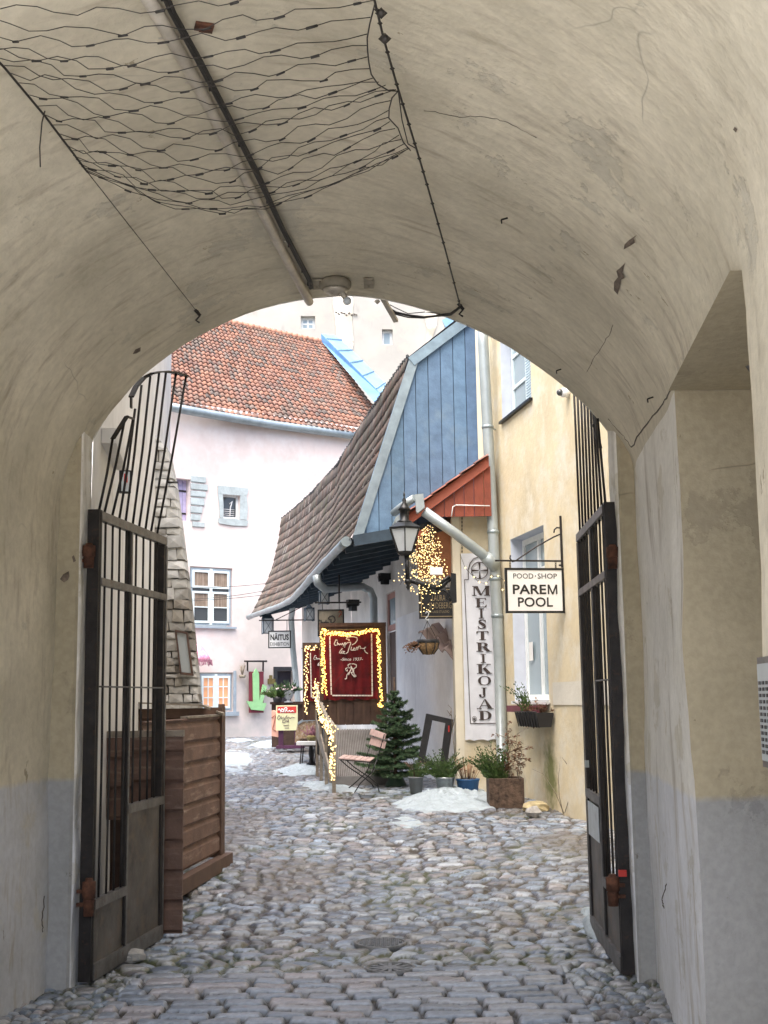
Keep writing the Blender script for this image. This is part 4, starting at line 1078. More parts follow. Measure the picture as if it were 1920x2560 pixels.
# downpipes ------------------------------------------------------------------
def P(px,py,Y): return W(px,py,Y)
t = thing('corner_downpipe', 'tall pale grey downpipe on the corner of the ochre house', 'downpipe', P(1250,1880,17.55))
b = MB(); yq=17.55
b.tube([P(1206,790,yq), P(1208,860,yq), P(1219,1070,yq), P(1236,1400,yq), P(1248,1640,yq), P(1256,1905,yq), P(1246,1925,yq-.1)], .078, 14); b.build('pipe', M['pipe'], t)
b = MB()
for (x,y) in ((1219,1068),(1233,1330),(1238,1448),(1243,1540)):
    p = P(x,y,yq); b.lathe(p, [(.083,-.025),(.088,0),(.083,.025)], 14); b.bar(p, p+Vector((.2,.25,0)), .015)
b.build('bracket', M['zinc'], t)
t = thing('slanting_downpipe', 'slanting zinc pipe with square hopper feeding the corner downpipe', 'downpipe', P(1140,1320,17.3))
b = MB(); b.tube([P(1060,1278,17.15), P(1140,1335,17.25), P(1205,1385,17.4), P(1236,1416,17.5)], .072, 14); b.build('pipe', M['pipe'], t)
b = MB(); b.tube([P(1212,1390,17.42),P(1240,1420,17.52)], .085, 14); b.build('sleeve', M['pipe'], t)
b = MB(); h0 = [P(x,y,17.05) for x,y in ((1037,1236),(1058,1234),(1062,1268),(1045,1282),(1041,1280))]; b.prism(h0, (.0,.16,0)); b.build('hopper', M['pipe'], t)

# hanging shop sign ------------------------------------------------------------
s_, _ = YW.hit(1407,1400); base = YW.pt(s_,0,YW.hit(1407,1400)[1])
nrm = YW.n; FS = Fr((base.x+nrm.x*.02, base.y+nrm.y*.02), (-nrm.x,-nrm.y))   # e runs towards the wall (right in view)
t = thing('shop_sign', 'white framed hanging sign reading POOD SHOP PAREM POOL', 'sign', base)
def sg(px,py): return FS.hit(px,py)
b = MB(); b.bar(YW.pt(s_,.012,YW.hit(1405,1289)[1]), YW.pt(s_,.012,YW.hit(1412,1418)[1]), .025, .025); 
sl = sg(1238,1405)[0]; zz = sg(1300,1402)[1]
b.bar(FS.pt(sl,0,zz), FS.pt(0,0,zz), .02, .02, (0,0,1))
cur = [(1276,1388),(1275,1396),(1281,1404),(1290,1402),(1300,1394),(1340,1367),(1385,1342),(1402,1335),(1406,1327),(1401,1320),(1392,1319),(1386,1324),(1385,1332)]
b.tube([FS.pt(*[sg(*c)[0],0,sg(*c)[1]]) for c in cur], .010, 7); 
for px in (1275,1389):
    a_ = sg(px,1404); c_ = sg(px,1422)
    for k in range(4):
        z = a_[1]-(a_[1]-c_[1])*(k+.5)/4; b.tube([FS.pt(a_[0]+.008*math.cos(q),.006*math.sin(q)*(k%2),z+.016*math.sin(q)) for q in [i*math.pi/4 for i in range(9)]], .0035, 5)
b.tube([YW.pt(s_,.0,YW.hit(1412,1418)[1]+.03), YW.pt(s_,.05,YW.hit(1412,1418)[1]+.03)], .012, 7)
b.build('bracket', M['iron'], t)
s0 = sg(1264,1480)[0]; s1 = sg(1409,1480)[0]; z1 = sg(1335,1421)[1]; z0 = sg(1340,1532)[1]
b = MB(); b.bx(FS, s0, s1, -.012, .012, z0, z1); pn = b.build('board', M['whiteboard'], t)
b = MB(); fw = .022
for q in ((s0-.004,s1+.004,z0-.004,z0+fw),(s0-.004,s1+.004,z1-fw,z1+.004),(s0-.004,s0+fw,z0+fw,z1-fw),(s1-fw,s1+.004,z0+fw,z1-fw)): b.bx(FS, q[0],q[1],-.018,.018,q[2],q[3])
b.build('frame', M['black'], t)
b = MB(); ww, hh_ = s1-s0, z1-z0; sc_ = (s0+s1)/2
text_mesh(b, 'POOD', FS, s0+ww*.305, z0+hh_*.825, ww*.345, hh_*.115, .012, .003, .004)
text_mesh(b, 'SHOP', FS, s0+ww*.72, z0+hh_*.825, ww*.335, hh_*.115, .012, .003, .004)
b.box(FS.pt(s0+ww*.515,.014,z0+hh_*.825), .012,.004,.014)
text_mesh(b, 'PARE', FS, s0+ww*.405, z0+hh_*.525, ww*.575, hh_*.215, .012, .003, .022)
mx0, mx1, mz0, mz1 = s0+ww*.72, s0+ww*.885, z0+hh_*.4175, z0+hh_*.6325; st_ = .0175
for k_, q in enumerate((((mx0,mz0),(mx0+st_,mz0),(mx0+st_,mz1),(mx0,mz1)), ((mx1-st_,mz0),(mx1,mz0),(mx1,mz1),(mx1-st_,mz1)), ((mx0,mz1),(mx0+st_*1.2,mz1),((mx0+mx1)/2+st_*.5,mz0),((mx0+mx1)/2-st_*.5,mz0)), ((mx1-st_*1.2,mz1),(mx1,mz1),((mx0+mx1)/2+st_*.5,mz0),((mx0+mx1)/2-st_*.5,mz0)))):
    b.prism([FS.pt(x,.0125+.0005*k_,z) for x,z in q], FS.n*.003)
text_mesh(b, 'POOL', FS, sc_, z0+hh_*.24, ww*.60, hh_*.215, .012, .003, .016)
b.build('lettering', M['letter'], t)

# camera, window box -----------------------------------------------------------
s_, z_ = YW.hit(1422,982); p = YW.pt(s_,.09,z_)
t = thing('security_camera', 'small white dome camera on the ochre wall under the arch edge', 'camera', p)
b = MB(); b.tube([YW.pt(s_,0,z_), YW.pt(s_,.09,z_)], [.06,.055], 14); b.build('housing', M['whiteboard'], t)
b = MB(); b.blob(YW.pt(s_,.11,z_), .042, 0, 12, 8); b.build('lens_dome', M['glass'], t)

def foliage_frond(b, base, dirv, L, n, w, rn, droop=.3, blade=(.012,.03)):
    d = Vector(dirv).normalized(); p = Vector(base); prev = p.copy(); pts = [p.copy()]
    for i in range(n):
        d.z -= droop/n; d.normalize(); p = p + d*(L/n); pts.append(p.copy())
        side = d.cross(Vector((rn.uniform(-.4,.4),rn.uniform(-.4,.4),1))).normalized()
        wl = w*(1-.6*i/n)
        for sgn in (-1,1):
            for q in range(2):
                tip = p + side*sgn*wl*rn.uniform(.5,1) + d*wl*rn.uniform(.4,1.0) + Vector((0,0,rn.uniform(-.3,.2)*wl)); bw = blade[0]*rn.uniform(.7,1.3)
                nrm_ = d*bw*.6+Vector((0,0,bw*.5)); b.quad(p-nrm_*.5, p+(tip-p)*.5-nrm_, tip, p+(tip-p)*.5+nrm_)
    return pts
s_, z_ = YW.hit(1325,1800); c = YW.pt(s_,.13,z_)
t = thing('window_box', 'black wire window box with drooping evergreen under the lower window', 'planter', YW.pt(s_,.13,YW.hit(1325,1814)[1]))
z0 = YW.hit(1330,1814)[1]; z1 = YW.hit(1330,1780)[1]; sa, sb = YW.hit(1296,1800,.2)[0], YW.hit(1350,1800,.2)[0]
b = MB(); b.hexa([YW.pt(sa+.05,.05,z0),YW.pt(sb-.02,.05,z0),YW.pt(sb-.02,.20,z0),YW.pt(sa+.05,.20,z0),YW.pt(sa,.02,z1),YW.pt(sb,.02,z1),YW.pt(sb,.24,z1),YW.pt(sa,.24,z1)]); b.build('box', M['blackwood'], t)
b = MB()
for k in range(9): f=k/8; b.tube([YW.pt(sa+(sb-sa)*f,.245,z1+.01),YW.pt(sa+.03+(sb-sa-.06)*f,.205,z0-.005)], .006,5)
b.tube([YW.pt(sa,.245,z1+.012),YW.pt(sb,.245,z1+.012)], .008,5); b.build('wire_basket', M['iron'], t)
b = MB(); rn = random.Random(3)
for k in range(16):
    foliage_frond(b, YW.pt(sa+.06+rn.uniform(0,.22),.12+rn.uniform(-.05,.05),z1-.02), (rn.uniform(-.35,.05)-.1, rn.uniform(-.2,.1), 1), rn.uniform(.22,.50), 9, .06, rn, 1.1)
b.build('evergreen', M['thuja'], t)
b = MB()
for k in range(22): foliage_frond(b, YW.pt(sa+.22+rn.uniform(0,max(.1,sb-sa-.3)),.12+rn.uniform(-.07,.07),z1-.01), (rn.uniform(-.6,.6), rn.uniform(-.5,.3), 1), rn.uniform(.08,.22), 4, .04, rn, 1.2)
b.build('dry_plant', M['dryleaf'], t)

# trough, boulder, weeds --------------------------------------------------------
def fitbox(name, pl_, pr_, ytop, depth, wallt, mt, parent):
    a_ = G(*pl_); c_ = G(*pr_); c_.y = a_.y; c_ = W(pr_[0],pr_[1],a_.y); z0_ = a_.z-.02; zt__ = W(pl_[0],ytop,a_.y).z
    fr_ = Fr((a_.x,a_.y),(1,0)); wd = c_.x-a_.x; b = MB()
    b.bx(fr_, 0, wd, -depth, 0, z0_, zt__-.05)
    for q in ((0,wd,-wallt,.001),(0,wd,-depth,-depth+wallt),(.0,wallt,-depth+wallt,-wallt),(wd-wallt,wd,-depth+wallt,-wallt)): b.bx(fr_, q[0],q[1],q[2],q[3], zt__-.05, zt__)
    o = b.build(name, mt, parent); return fr_, wd, z0_, zt__
a_ = G(1228,2018)
t = thing('stone_trough', 'square mossy brown concrete trough with thuja against the ochre wall', 'planter', a_)
fr_, wd, z0_, zt__ = fitbox('trough', (1224,2017), (1312,2017), 1947, .44, .05, M['planter'], t)
b = MB(); b.bx(fr_, .05, wd-.05, -.39, -.05, zt__-.06, zt__-.02); b.build('soil', M['soil'], t)
b = MB(); rn = random.Random(9)
for k in range(60):
    foliage_frond(b, fr_.pt(rn.uniform(.02,wd*.55),-rn.uniform(.1,.34),zt__-.04), (rn.uniform(-.75,.12), rn.uniform(-.5,.2), 1), rn.uniform(.25,.48), 10, .07, rn, .75)
b.build('thuja', M['thuja'], t)
b = MB(); lf = MB()
for k in range(9):
    h0 = rn.uniform(.3,.75); x0_ = rn.uniform(wd*.5,wd*.9); path = [fr_.pt(x0_+rn.uniform(-.04,.04)*i, -.2+.01*i, zt__-.03+h0*i/6) for i in range(7)]; b.tube(path, .004, 4)
    for q in path[2:]:
        for _ in range(3): foliage_frond(lf, q, (rn.uniform(-1,1),rn.uniform(-1,1),rn.uniform(-.6,.3)), .05, 2, .03, rn, .9, (.02,.03))
b.build('dead_stem', M['twig'], t); lf.build('dead_leaves', M['dryleaf'], t)
def rock(name, label, px, py, r, sz, mt, seed):
    p = G(px,py); b = MB(); b.blob(p+Vector((0,0,r*sz*.35)), r, .2, 9, 6, sz, seed, False); b.build(name, mt, label=label, cat='rock')
rock('boulder', 'flat yellowish boulder right of the concrete trough', 1338,2022,.17,.42,M['boulder'],2)
rock('rock', 'small pointed grey rock in front of the yellowish boulder', 1334,2036,.09,.8,M['rockgrey'],5)
def twigs(name, label, px, py, spec, Y=None, mt='twig', r=.005):
    p = G(px,py) if Y is None else W(px,py,Y); b = MB()
    for pts in spec:
        path = [W(x,y,p.y) for x,y in pts]; b.tube(path, [r*(1-.6*i/len(path)) for i in range(len(path))], 5)
    b.build(name, M[mt], label=label, cat='shrub')
twigs('bare_shrub', 'bare twiggy shrub at the foot of the ochre wall', 1415,2032,
    [[(1412,2032),(1425,1990),(1422,1955),(1424,1920),(1437,1885)],[(1424,1920),(1412,1902),(1405,1893)],[(1408,2034),(1398,1990),(1396,1945),(1402,1890)],[(1410,2034),(1390,1985),(1375,1960),(1358,1935),(1330,1922)],[(1437,1885),(1443,1880)],[(1425,1975),(1432,1950),(1436,1925)]])
twigs('climber_stem', 'thin dry climber beside the corner downpipe', 1270,1940, [[(1272,1945),(1270,1900),(1276,1870),(1268,1830),(1270,1800)],[(1276,1870),(1284,1850)],[(1270,1830),(1262,1815)],[(1273,1900),(1262,1885)]], Y=17.3)
b = MB(); rn = random.Random(4)
for k in range(26):
    y_ = rn.uniform(1800,1935); q = W(1271+rn.uniform(-7,8), y_, 17.3); foliage_frond(b, q, (rn.uniform(-1,1),-.3,rn.uniform(-.6,.4)), .05, 2, .03, rn, .8, (.022,.03))
b.build('climber_leaves', M['dryleaf'], label='withered leaves on the climber by the corner downpipe', cat='plant')
# ================================================================ BLUE GABLED HOUSE
rn = random.Random(21)
zE = W(876,1350,18).z; zB = W(1024,891,18.1).z
def curve(pts): 
    P_ = [Vector(p) for p in pts]; L_ = [0]
    for i in range(1,len(P_)): L_.append(L_[-1]+(P_[i]-P_[i-1]).length)
    def f(u):
        t = max(0,min(1,u))*L_[-1]
        for i in range(1,len(P_)):
            if t <= L_[i]+1e-9: return P_[i-1].lerp(P_[i], (t-L_[i-1])/(L_[i]-L_[i-1]))
        return P_[-1]
    return f
EV = curve([Wz(x,y,zE) for x,y in ((876,1350),(856,1368),(830,1395),(803,1423),(785,1443),(760,1472),(736,1497),(708,1512),(681,1522),(652,1532),(627,1541))])
BV = curve([Wz(x,y,zB) for x,y in ((1020,893),(996,924),(952,989),(899,1071),(841,1165),(779,1232),(738,1270),(703,1298))])
def PR(u, v):
    a, c = EV(u), BV(u); p = a.lerp(c, v) - Vector((1,0,0))*(-.10*math.sin(math.pi*v)*0)
    du = (EV(min(1,u+.02))-EV(max(0,u-.02))).lerp(BV(min(1,u+.02))-BV(max(0,u-.02)), v).normalized(); n = (c-a).cross(du).normalized()
    if n.x > 0: n = -n
    p = p + n*(-.16*math.sin(math.pi*v)) + n*.05*mnoise.noise(Vector((u*9,v*3,1)))
    return p, n
bh = thing('blue_gabled_house', 'steep tiled house with blue boarded gable and whitewashed lower walls', 'house', (-.6,26,.3))
b, cols = tiles(PR, 96, 12, .014, [(.19,.15,.125),(.21,.165,.14),(.16,.135,.12),(.22,.15,.12),(.20,.18,.155),(.17,.155,.12),(.22,.18,.155)], rn, lift=.028)
rf = b.build('tiled_roof', M['tile_old'], bh, cols=cols)
b = MB()   # upper roof and back, closing the volume
for i in range(12):
    a, c = BV(i/12), BV((i+1)/12); b.quad(a,c,c+Vector((2.4,.4,2.0)),a+Vector((2.4,.4,2.0)))
b.build('upper_roof', M['tile_old'], bh)
b = MB()
for k in range(110):
    u = (k+.3)/110; q = BV(u); b.tube([q+Vector((.0,-.05,rn.uniform(-.01,.02))), q+Vector((0,.08,.01))], .028, 5)
b.build('ridge_tile', M['eave_under'], bh)
go = EV(0); BG = Fr((go.x,go.y),(.985,.172))
rk = [BG.hit(880,1348), BG.hit(960,1095), BG.hit(1024,893), BG.hit(1165,787), BG.hit(1235,735)]
def rake(s):
    for i in range(len(rk)-1):
        if s <= rk[i+1][0]: f = (s-rk[i][0])/(rk[i+1][0]-rk[i][0]); return rk[i][1]+(rk[i+1][1]-rk[i][1])*f
    return rk[-1][1]
sR = BG.hit(1222,1000)[0]; b = MB(); cols = []
s = rk[0][0]+.02; bw = .195
while s < sR:
    e_ = min(s+bw-.011, sR); dz = rn.uniform(-.004,.004); n0 = len(b.f)
    d0, d1 = -.03, .0+dz
    P_ = [(s,zE+rn.uniform(0,.01)),(e_,zE+rn.uniform(0,.01)),(e_,rake(e_)),(s,rake(s))]
    for br in (rk[2][0],):
        if s < br < e_: P_.insert(3,(br,rake(br)))
    b.prism([BG.pt(x,d0,z) for x,z in P_], BG.n*(d1-d0))
    k = rn.uniform(.86,1.12); c = (.145*k, .245*k*rn.uniform(.97,1.03), .37*k)
    cols += [c]*(len(b.f)-n0); s += bw
b.build('gable_boards', M['blueboard'], bh, cols=cols)
b = MB(); b.prism([BG.pt(x,-.04,z) for x,z in [(rk[0][0],zE)]+rk+[(rk[-1][0],zE)]], BG.n*-.02); b.build('gable_backing', M['darkbeam'], bh)
b = MB()
def band(p, q, w, d=.02):
    b.bar(BG.pt(p[0],d,p[1]), BG.pt(q[0],d,q[1]), w, .03, tuple(BG.n))
def band2(p, q, wi, d0=.0, d1=.035):
    dx, dz = q[0]-p[0], q[1]-p[1]; L_ = math.hypot(dx,dz); nx, nz = dz/L_*wi, -dx/L_*wi
    b.prism([BG.pt(p[0],d0,p[1]),BG.pt(q[0],d0,q[1]),BG.pt(q[0]+nx,d0,q[1]+nz),BG.pt(p[0]+nx,d0,p[1]+nz)], BG.n*(d1-d0))
band2(rk[0],rk[1],.14); band2(rk[1],rk[2],.14,.001,.037)
b.build('rake_flashing', mat('dull blue zinc edge', (.27,.34,.38), .5, .35, var=.14, vs=4), bh)
b = MB(); band2((rk[2][0]-.03,rk[2][1]-.02),rk[4],.15,.004,.05); b.build('verge_board', mat('blue grey verge board', (.22,.31,.38), .7, var=.15, vs=5), bh)
b = MB()
for i in range(10):      # tiles' mossy edge along the rake
    pass
W0, W1_, W2_ = Vector((1.02,18.25,0)), Vector((-.78,28.6,0)), Vector((-2.32,34.4,0))
WA = Fr((W1_.x,W1_.y),(W0.x-W1_.x,W0.y-W1_.y)); LA = (W0-W1_).length
WB = Fr((W2_.x,W2_.y),(W1_.x-W2_.x,W1_.y-W2_.y)); LB = (W1_-W2_).length
# door openings read from the picture
sd0, sd1 = WA.hit(969,1700)[0], WA.hit(991,1700)[0]
dz0, dz1 = WA.hit(980,1842)[1], WA.hit(980,1478)[1]
dh = (sd0, sd1, max(.5,dz0), dz1)
b = MB(); wall(WA, 0, LA, .2, 4.25, [dh], b=b); wall(WB, 0, LB, .3, 4.25, [], b=b); b.build('lower_wall', M['white_wall'], bh)
reveals(WA, [dh], .3).build('door_reveal', M['white_wall'], bh)
b = MB(); wall(WA, WA.hit(994,1600)[0], LA+.003, .2, 3.05, [], d=.012, b=b); b.build('whitewash_dado', M['blueish_wall'], bh)
b = MB(); wall(WB, 0, LB*.9, .3, 3.0, [], d=.012, b=b); b.build('whitewash_dado', M['blueish_wall'], bh)
b = MB(); b.bx(WA, dh[0], dh[1], -.12, -.06, dh[2], dh[3]-.75); dr = b.build('door', M['wood_dark'], bh)
window(WA, bh, (dh[0],dh[1],dh[3]-.72,dh[3]-.02), -.02, 1, [], mat('dusty pink frame', (.42,.22,.18), .7), M['glass_blue'], .10)
# soffit and rafters
b = MB()
def wallpt(y, z):
    if y < 28.6: f = (y-18.25)/10.35; p = W0.lerp(W1_, f)
    else: f = (y-28.6)/5.8; p = W1_.lerp(W2_, min(1.1,f))
    return Vector((p.x,y,z))
for i in range(24):
    a, c = EV(i/24), EV((i+1)/24); b.quad(a+Vector((0,0,.03)), c+Vector((0,0,.03)), wallpt(c.y,4.22), wallpt(a.y,4.22))
b.quad(EV(0)+Vector((0,-.02,.03)), wallpt(18.25,4.22), W(1212,1352,18.2), W(1212,1340,18.2))
b.build('soffit', M['eave_under'], bh)
for i in range(19):
    u = .004+i*.052; a = EV(u); w_ = wallpt(a.y+.25, 4.16); b = MB(); b.bar(a+Vector((.05,0,-.035)), w_, .10, .11); b.build('rafter', M['darkbeam'], bh)
b = MB(); b.bar(wallpt(18.1,4.16)+Vector((.2,0,0)), EV(0)+Vector((.05,-.06,-.02)), .05, .16); b.build('end_beam', M['darkbeam'], bh)
b = MB(); b.tube([EV(i/30)+Vector((-.06,0,-.02)) for i in range(31)], [.065+.012*(i%5==0) for i in range(31)], 10); b.build('gutter', M['zinc'], bh)
t = thing('porch_downpipe', 'grey S-shaped downpipe from the eave gutter to the white wall above the velvet banner', 'downpipe', W(930,1500,23))
q = [(791,1438,21.6),(795,1458,21.6),(812,1472,21.8),(845,1470,22.3),(905,1466,24.0),(925,1476,24.2),(934,1496,24.2),(935,1560,24.2),(935,1640,24.2)]
b = MB(); b.tube([W(*p) for p in q], .075, 10); b.build('pipe', M['pipe'], t)
t = thing('far_downpipe', 'thin grey downpipe at the far end of the white wall beside the exhibition sign', 'downpipe', W(742,1720,33.6))
b = MB(); b.tube([W(*p) for p in ((727,1508,32.6),(731,1525,32.8),(728,1545,33.4),(732,1620,33.4),(738,1680,33.4),(745,1760,33.4),(750,1800,33.4))], .08, 10); b.build('pipe', M['pipe'], t)

# ================================================================ RED PORCH
pr_ = thing('red_porch', 'rust red boarded lean-to porch with tiled edge beside the ochre house', 'porch', W(1130,1290,17.5))
RP = Fr((W(1015,1300,17.45).x,17.45),(1,0))
def rp(px,py,d=0): return RP.hit(px,py,d)
b = MB(); top = lambda s: rp(1020,1318)[1] + (s-rp(1020,1318)[0])*(rp(1216,1172)[1]-rp(1020,1318)[1])/(rp(1216,1172)[0]-rp(1020,1318)[0])
sl_, sr_ = rp(1062,1300)[0], rp(1226,1200)[0]; zb_ = rp(1130,1292)[1]; s = sl_
while s < sr_:
    e_ = min(s+.135, sr_); b.prism([RP.pt(x,0,z) for x,z in ((s,min(zb_,top(s)-.02)),(e_,min(zb_,top(e_)-.02)),(e_,top(e_)),(s,top(s)))], RP.n*.02); s += .142
b.build('boards', M['redboard'], pr_)
b = MB(); p0, p1 = rp(1018,1312,.06), rp(1222,1160,.06)
b.prism([RP.pt(x,.04,z) for x,z in ((p0[0],p0[1]-.02),(p1[0],p1[1]-.04),(p1[0],p1[1]+.12),(p0[0],p0[1]+.13))], RP.n*.03); b.build('barge_board', M['redtrim'], pr_)
b = MB(); p2, p3 = rp(1118,1300), rp(1018,1345)
b.prism([RP.pt(x,.0,z) for x,z in ((p0[0]-.03,p0[1]-.18),(p0[0]+.30,p0[1]-.02),(p0[0]+.32,p0[1]-.10),(p0[0]-.0,p0[1]-.27))], RP.n*.03); b.build('lower_trim', M['redtrim'], pr_)
E0, E1 = RP.pt(p0[0]-.05,.12,p0[1]+.13), RP.pt(p0[0]-.05,-1.3,p0[1]+.13); T0, T1 = RP.pt(p1[0],.12,p1[1]+.135), RP.pt(p1[0],-1.3,p1[1]+.135)
def PP(u,v): return E0.lerp(E1,u).lerp(T0.lerp(T1,u),v), Vector((-.5,0,.85))
b, cols = tiles(PP, 6, 6, .018, [(.42,.16,.11),(.36,.14,.10),(.30,.15,.12)], rn, lift=.02); b.build('tiles', M['tile_fresh'], pr_, cols=cols)
b = MB(); b.quad(E0-Vector((0,0,.03)),E1-Vector((0,0,.03)),T1-Vector((0,0,.03)),T0-Vector((0,0,.03))); b.build('porch_ceiling', M['redboard'], pr_)
b = MB(); b.prism([W(x,y,18.1) for x,y in ((1038,1335),(1128,1292),(1128,1445),(1046,1445))], (0,.03,0)); b.build('inner_boards', mat('orange brown boards', (.46,.20,.10), .75, var=.1, vs=5), pr_)
b = MB(); b.prism([W(x,y,18.02) for x,y in ((1040,1330),(1128,1288),(1128,1312),(1040,1352))], (0,.05,0)); b.build('lintel', M['wood_dark'], pr_)
b = MB(); b.tube([RP.pt(p0[0]-.10,.1,p0[1]+.07), RP.pt(p0[0]-.16,-.9,p0[1]+.07)], .07, 12)
b.tube([W(1036,1245,17.1), W(1010,1262,17.2), W(985,1282,17.6)], .055, 12); b.build('gutter', M['pipe'], pr_)
b = MB(); b.tube([RP.pt(rp(1128,1292)[0],.05,rp(1128,1292)[1]),RP.pt(rp(1132,1268)[0],.05,rp(1132,1268)[1]),RP.pt(rp(1140,1262)[0],.05,rp(1140,1264)[1]),RP.pt(rp(1224,1264)[0],.05,rp(1224,1266)[1])], .009, 6)
b.build('white_conduit', M['winwhite'], pr_)
b = MB()
for k in range(26): z = 1264+k*4.6; q = W(1155,z,17.55); b.box(q, .018 if k%2 else .008, .008 if k%2 else .018, .028)
b.build('hanging_chain', M['iron'], label='rusty chain hanging in front of the ochre pilaster', cat='chain')

# street lamp ---------------------------------------------------------------------
Yl = 16.9; c0 = W(1012,1345,Yl); t = thing('wall_lantern', 'large black street lantern with frosted panes on an ornate wall bracket', 'street lamp', W(1018,1465,Yl))
def zl_(py, px=1012): return W(px,py,Yl).z
cxl = c0.x; C_ = Vector((cxl,Yl,0)); r6 = lambda w: w/2/F*Yl*1.1
b = MB(); b.lathe(C_, [(r6(2),zl_(1229)),(r6(5),zl_(1238)),(r6(2),zl_(1243)),(r6(10),zl_(1250)),(r6(8),zl_(1256)),(r6(22),zl_(1268)),(r6(30),zl_(1275)),(r6(22),zl_(1277)),(r6(20),zl_(1300)),(r6(34),zl_(1303)),(r6(34),zl_(1307))][::-1], 16)
b.lathe(C_, [(r6(80),zl_(1325)),(r6(82),zl_(1320)),(r6(36),zl_(1306)),(r6(30),zl_(1304))], 6, False, .52); b.build('cap', M['black'], t)
b = MB(); b.lathe(C_, [(r6(35),zl_(1381)),(r6(73),zl_(1324))], 6, False, .52); b.build('glass', M['lampglass'], t)
b = MB()
for k in range(6):
    a = .52+k*math.pi/3; u = Vector((math.cos(a),math.sin(a),0)); b.bar(C_+u*r6(37)+Vector((0,0,zl_(1381))), C_+u*r6(76)+Vector((0,0,zl_(1322))), .016)
b.lathe(C_, [(r6(20),zl_(1390)),(r6(38),zl_(1384)),(r6(38),zl_(1379)),(r6(20),zl_(1379))], 6, False, .52)
b.build('lantern_frame', M['black'], t)
b = MB(); b.tube([Vector((W(1017,1388,Yl).x,Yl,zl_(1388))), W(1019,1448,Yl)], [.035,.028], 10); b.lathe(W(1020,1452,Yl), [(.004,-.13),(.03,-.09),(.02,-.06),(.05,-.03),(.05,.01),(.03,.02)], 10); b.build('stem', M['black'], t)
b = MB(); arm = [(1020,1450),(1040,1455),(1062,1462),(1085,1470),(1105,1466),(1118,1452),(1130,1446)]
b.tube([W(x,y,Yl+.01*i) for i,(x,y) in enumerate(arm)], [.03,.035,.045,.045,.04,.03,.03], 8)
b.tube([W(x,y,Yl+.02) for x,y in ((1062,1466),(1090,1480),(1110,1474),(1122,1484),(1118,1496),(1128,1500))], .028, 7)
b.tube([W(x,y,Yl+.02) for x,y in ((1040,1458),(1060,1470),(1085,1478),(1100,1462),(1108,1452),(1124,1440))], .020, 7)
b.prism([W(x,y,Yl+.0) for x,y in ((1128,1432),(1140,1434),(1142,1505),(1130,1508),(1124,1490))], (0,.12,0)); b.build('scroll_bracket', M['black'], t)
b = MB(); b.bar(W(1075,1428,16.8), W(1106,1428,16.8), .10, .10, (0,0,1)); b.build('junction_box', M['whiteboard'], label='small white junction box lying on the lantern bracket', cat='box')

def bulbs(pts, r, rn): 
    b = MB()
    for p in pts: b.ico(p, r*rn.uniform(.75,1.2))
    return b
t = thing('fairy_light_bundle', 'tangled bundle of lit fairy lights hanging in the porch behind the lantern', 'fairy lights', W(1070,1450,17.3))
pts = []; rn = random.Random(8)
for k in range(520):
    y = 1312+ (rn.random()**.75)*150; f = (y-1312)/150; hw = 14+62*min(1,f*1.15)**1.0; x = 1072-12*f+rn.uniform(-hw,hw)*(.35+.65*rn.random()**.5)
    if y > 1452: x = rn.uniform(1010,1115)
    if x > 1120: x = 1120-rn.random()*12
    pts.append(W(x,y,17.25+rn.uniform(-.12,.3)))
for k in range(34): pts.append(W(rn.uniform(1040,1085),rn.uniform(1462,1530),16.9+rn.uniform(-.1,.1)))
for k in range(24): pts.append(W(1025+rn.uniform(0,80),1458+rn.uniform(-4,26),16.75))
bb = bulbs(pts, .0085, rn).build('bulb', M['bulb_soft'], t, kind='stuff')
b = MB()
for k in range(26):
    x0_ = rn.uniform(1058,1086); x1_ = rn.uniform(1002,1122); b.tube([W(x0_+(x1_-x0_)*f+rn.uniform(-4,4), 1312+148*f+rn.uniform(-5,5), 17.3+rn.uniform(-.05,.15)) for f in (0,.2,.4,.6,.8,1)], .0022, 4)
b.build('wire', M['cable'], t, kind='stuff')
t = thing('fairy_light_string', 'thin string of a few warm bulbs looped over the long banner and downpipe', 'fairy lights', W(1200,1450,17.2))
lp = [(1150,1385),(1163,1420),(1185,1443),(1198,1456),(1215,1459),(1228,1442),(1245,1440),(1262,1452),(1256,1475),(1268,1480),(1276,1500),(1270,1520)]
pp = [W(x,y,17.4) for x,y in lp]; b = MB(); b.tube(pp, .003, 4); b.build('wire', M['cable'], t)
for p in pp[1:]: b = MB(); b.ico(p+Vector((0,-.02,0)), .014); b.build('bulb', M['bulb_soft'], t)

# black gilt sign
t = thing('black_gilt_sign', 'black sign board with gilt frame and art nouveau lettering left of the pilaster', 'sign', W(1092,1545,18.0))
FB = Fr((W(1047,1500,18.0).x,18.0),(1,0.03)); z1 = FB.hit(1050,1469)[1]; z0 = FB.hit(1050,1547)[1]; sE = FB.hit(1142,1500)[0]
b = MB(); b.bx(FB, 0, sE, -.03, 0, z0, z1); b.build('board', M['blackwood'], t)
b = MB()
for q in ((.03,sE-.02,z0+.025,z0+.037),(.03,sE-.02,z1-.037,z1-.025),(.03,.042,z0+.037,z1-.037)): b.bx(FB, q[0],q[1],0,.005,q[2],q[3])
b.build('gilt_frame', M['gold'], t)
b = MB(); cs_, hh_ = sE*.56, z1-z0
text_mesh(b, 'LAURA', FB, cs_-.02, z0+hh_*.66, .19, .085, 0, .003, -.01); text_mesh(b, 'SMIDEBERG', FB, cs_, z0+hh_*.42, .33, .085, 0, .003, -.012); text_mesh(b, 'KLASSI STUUDIO', FB, cs_, z0+hh_*.22, .26, .035, 0, .003, -.01)
b.build('lettering', M['gold'], t)
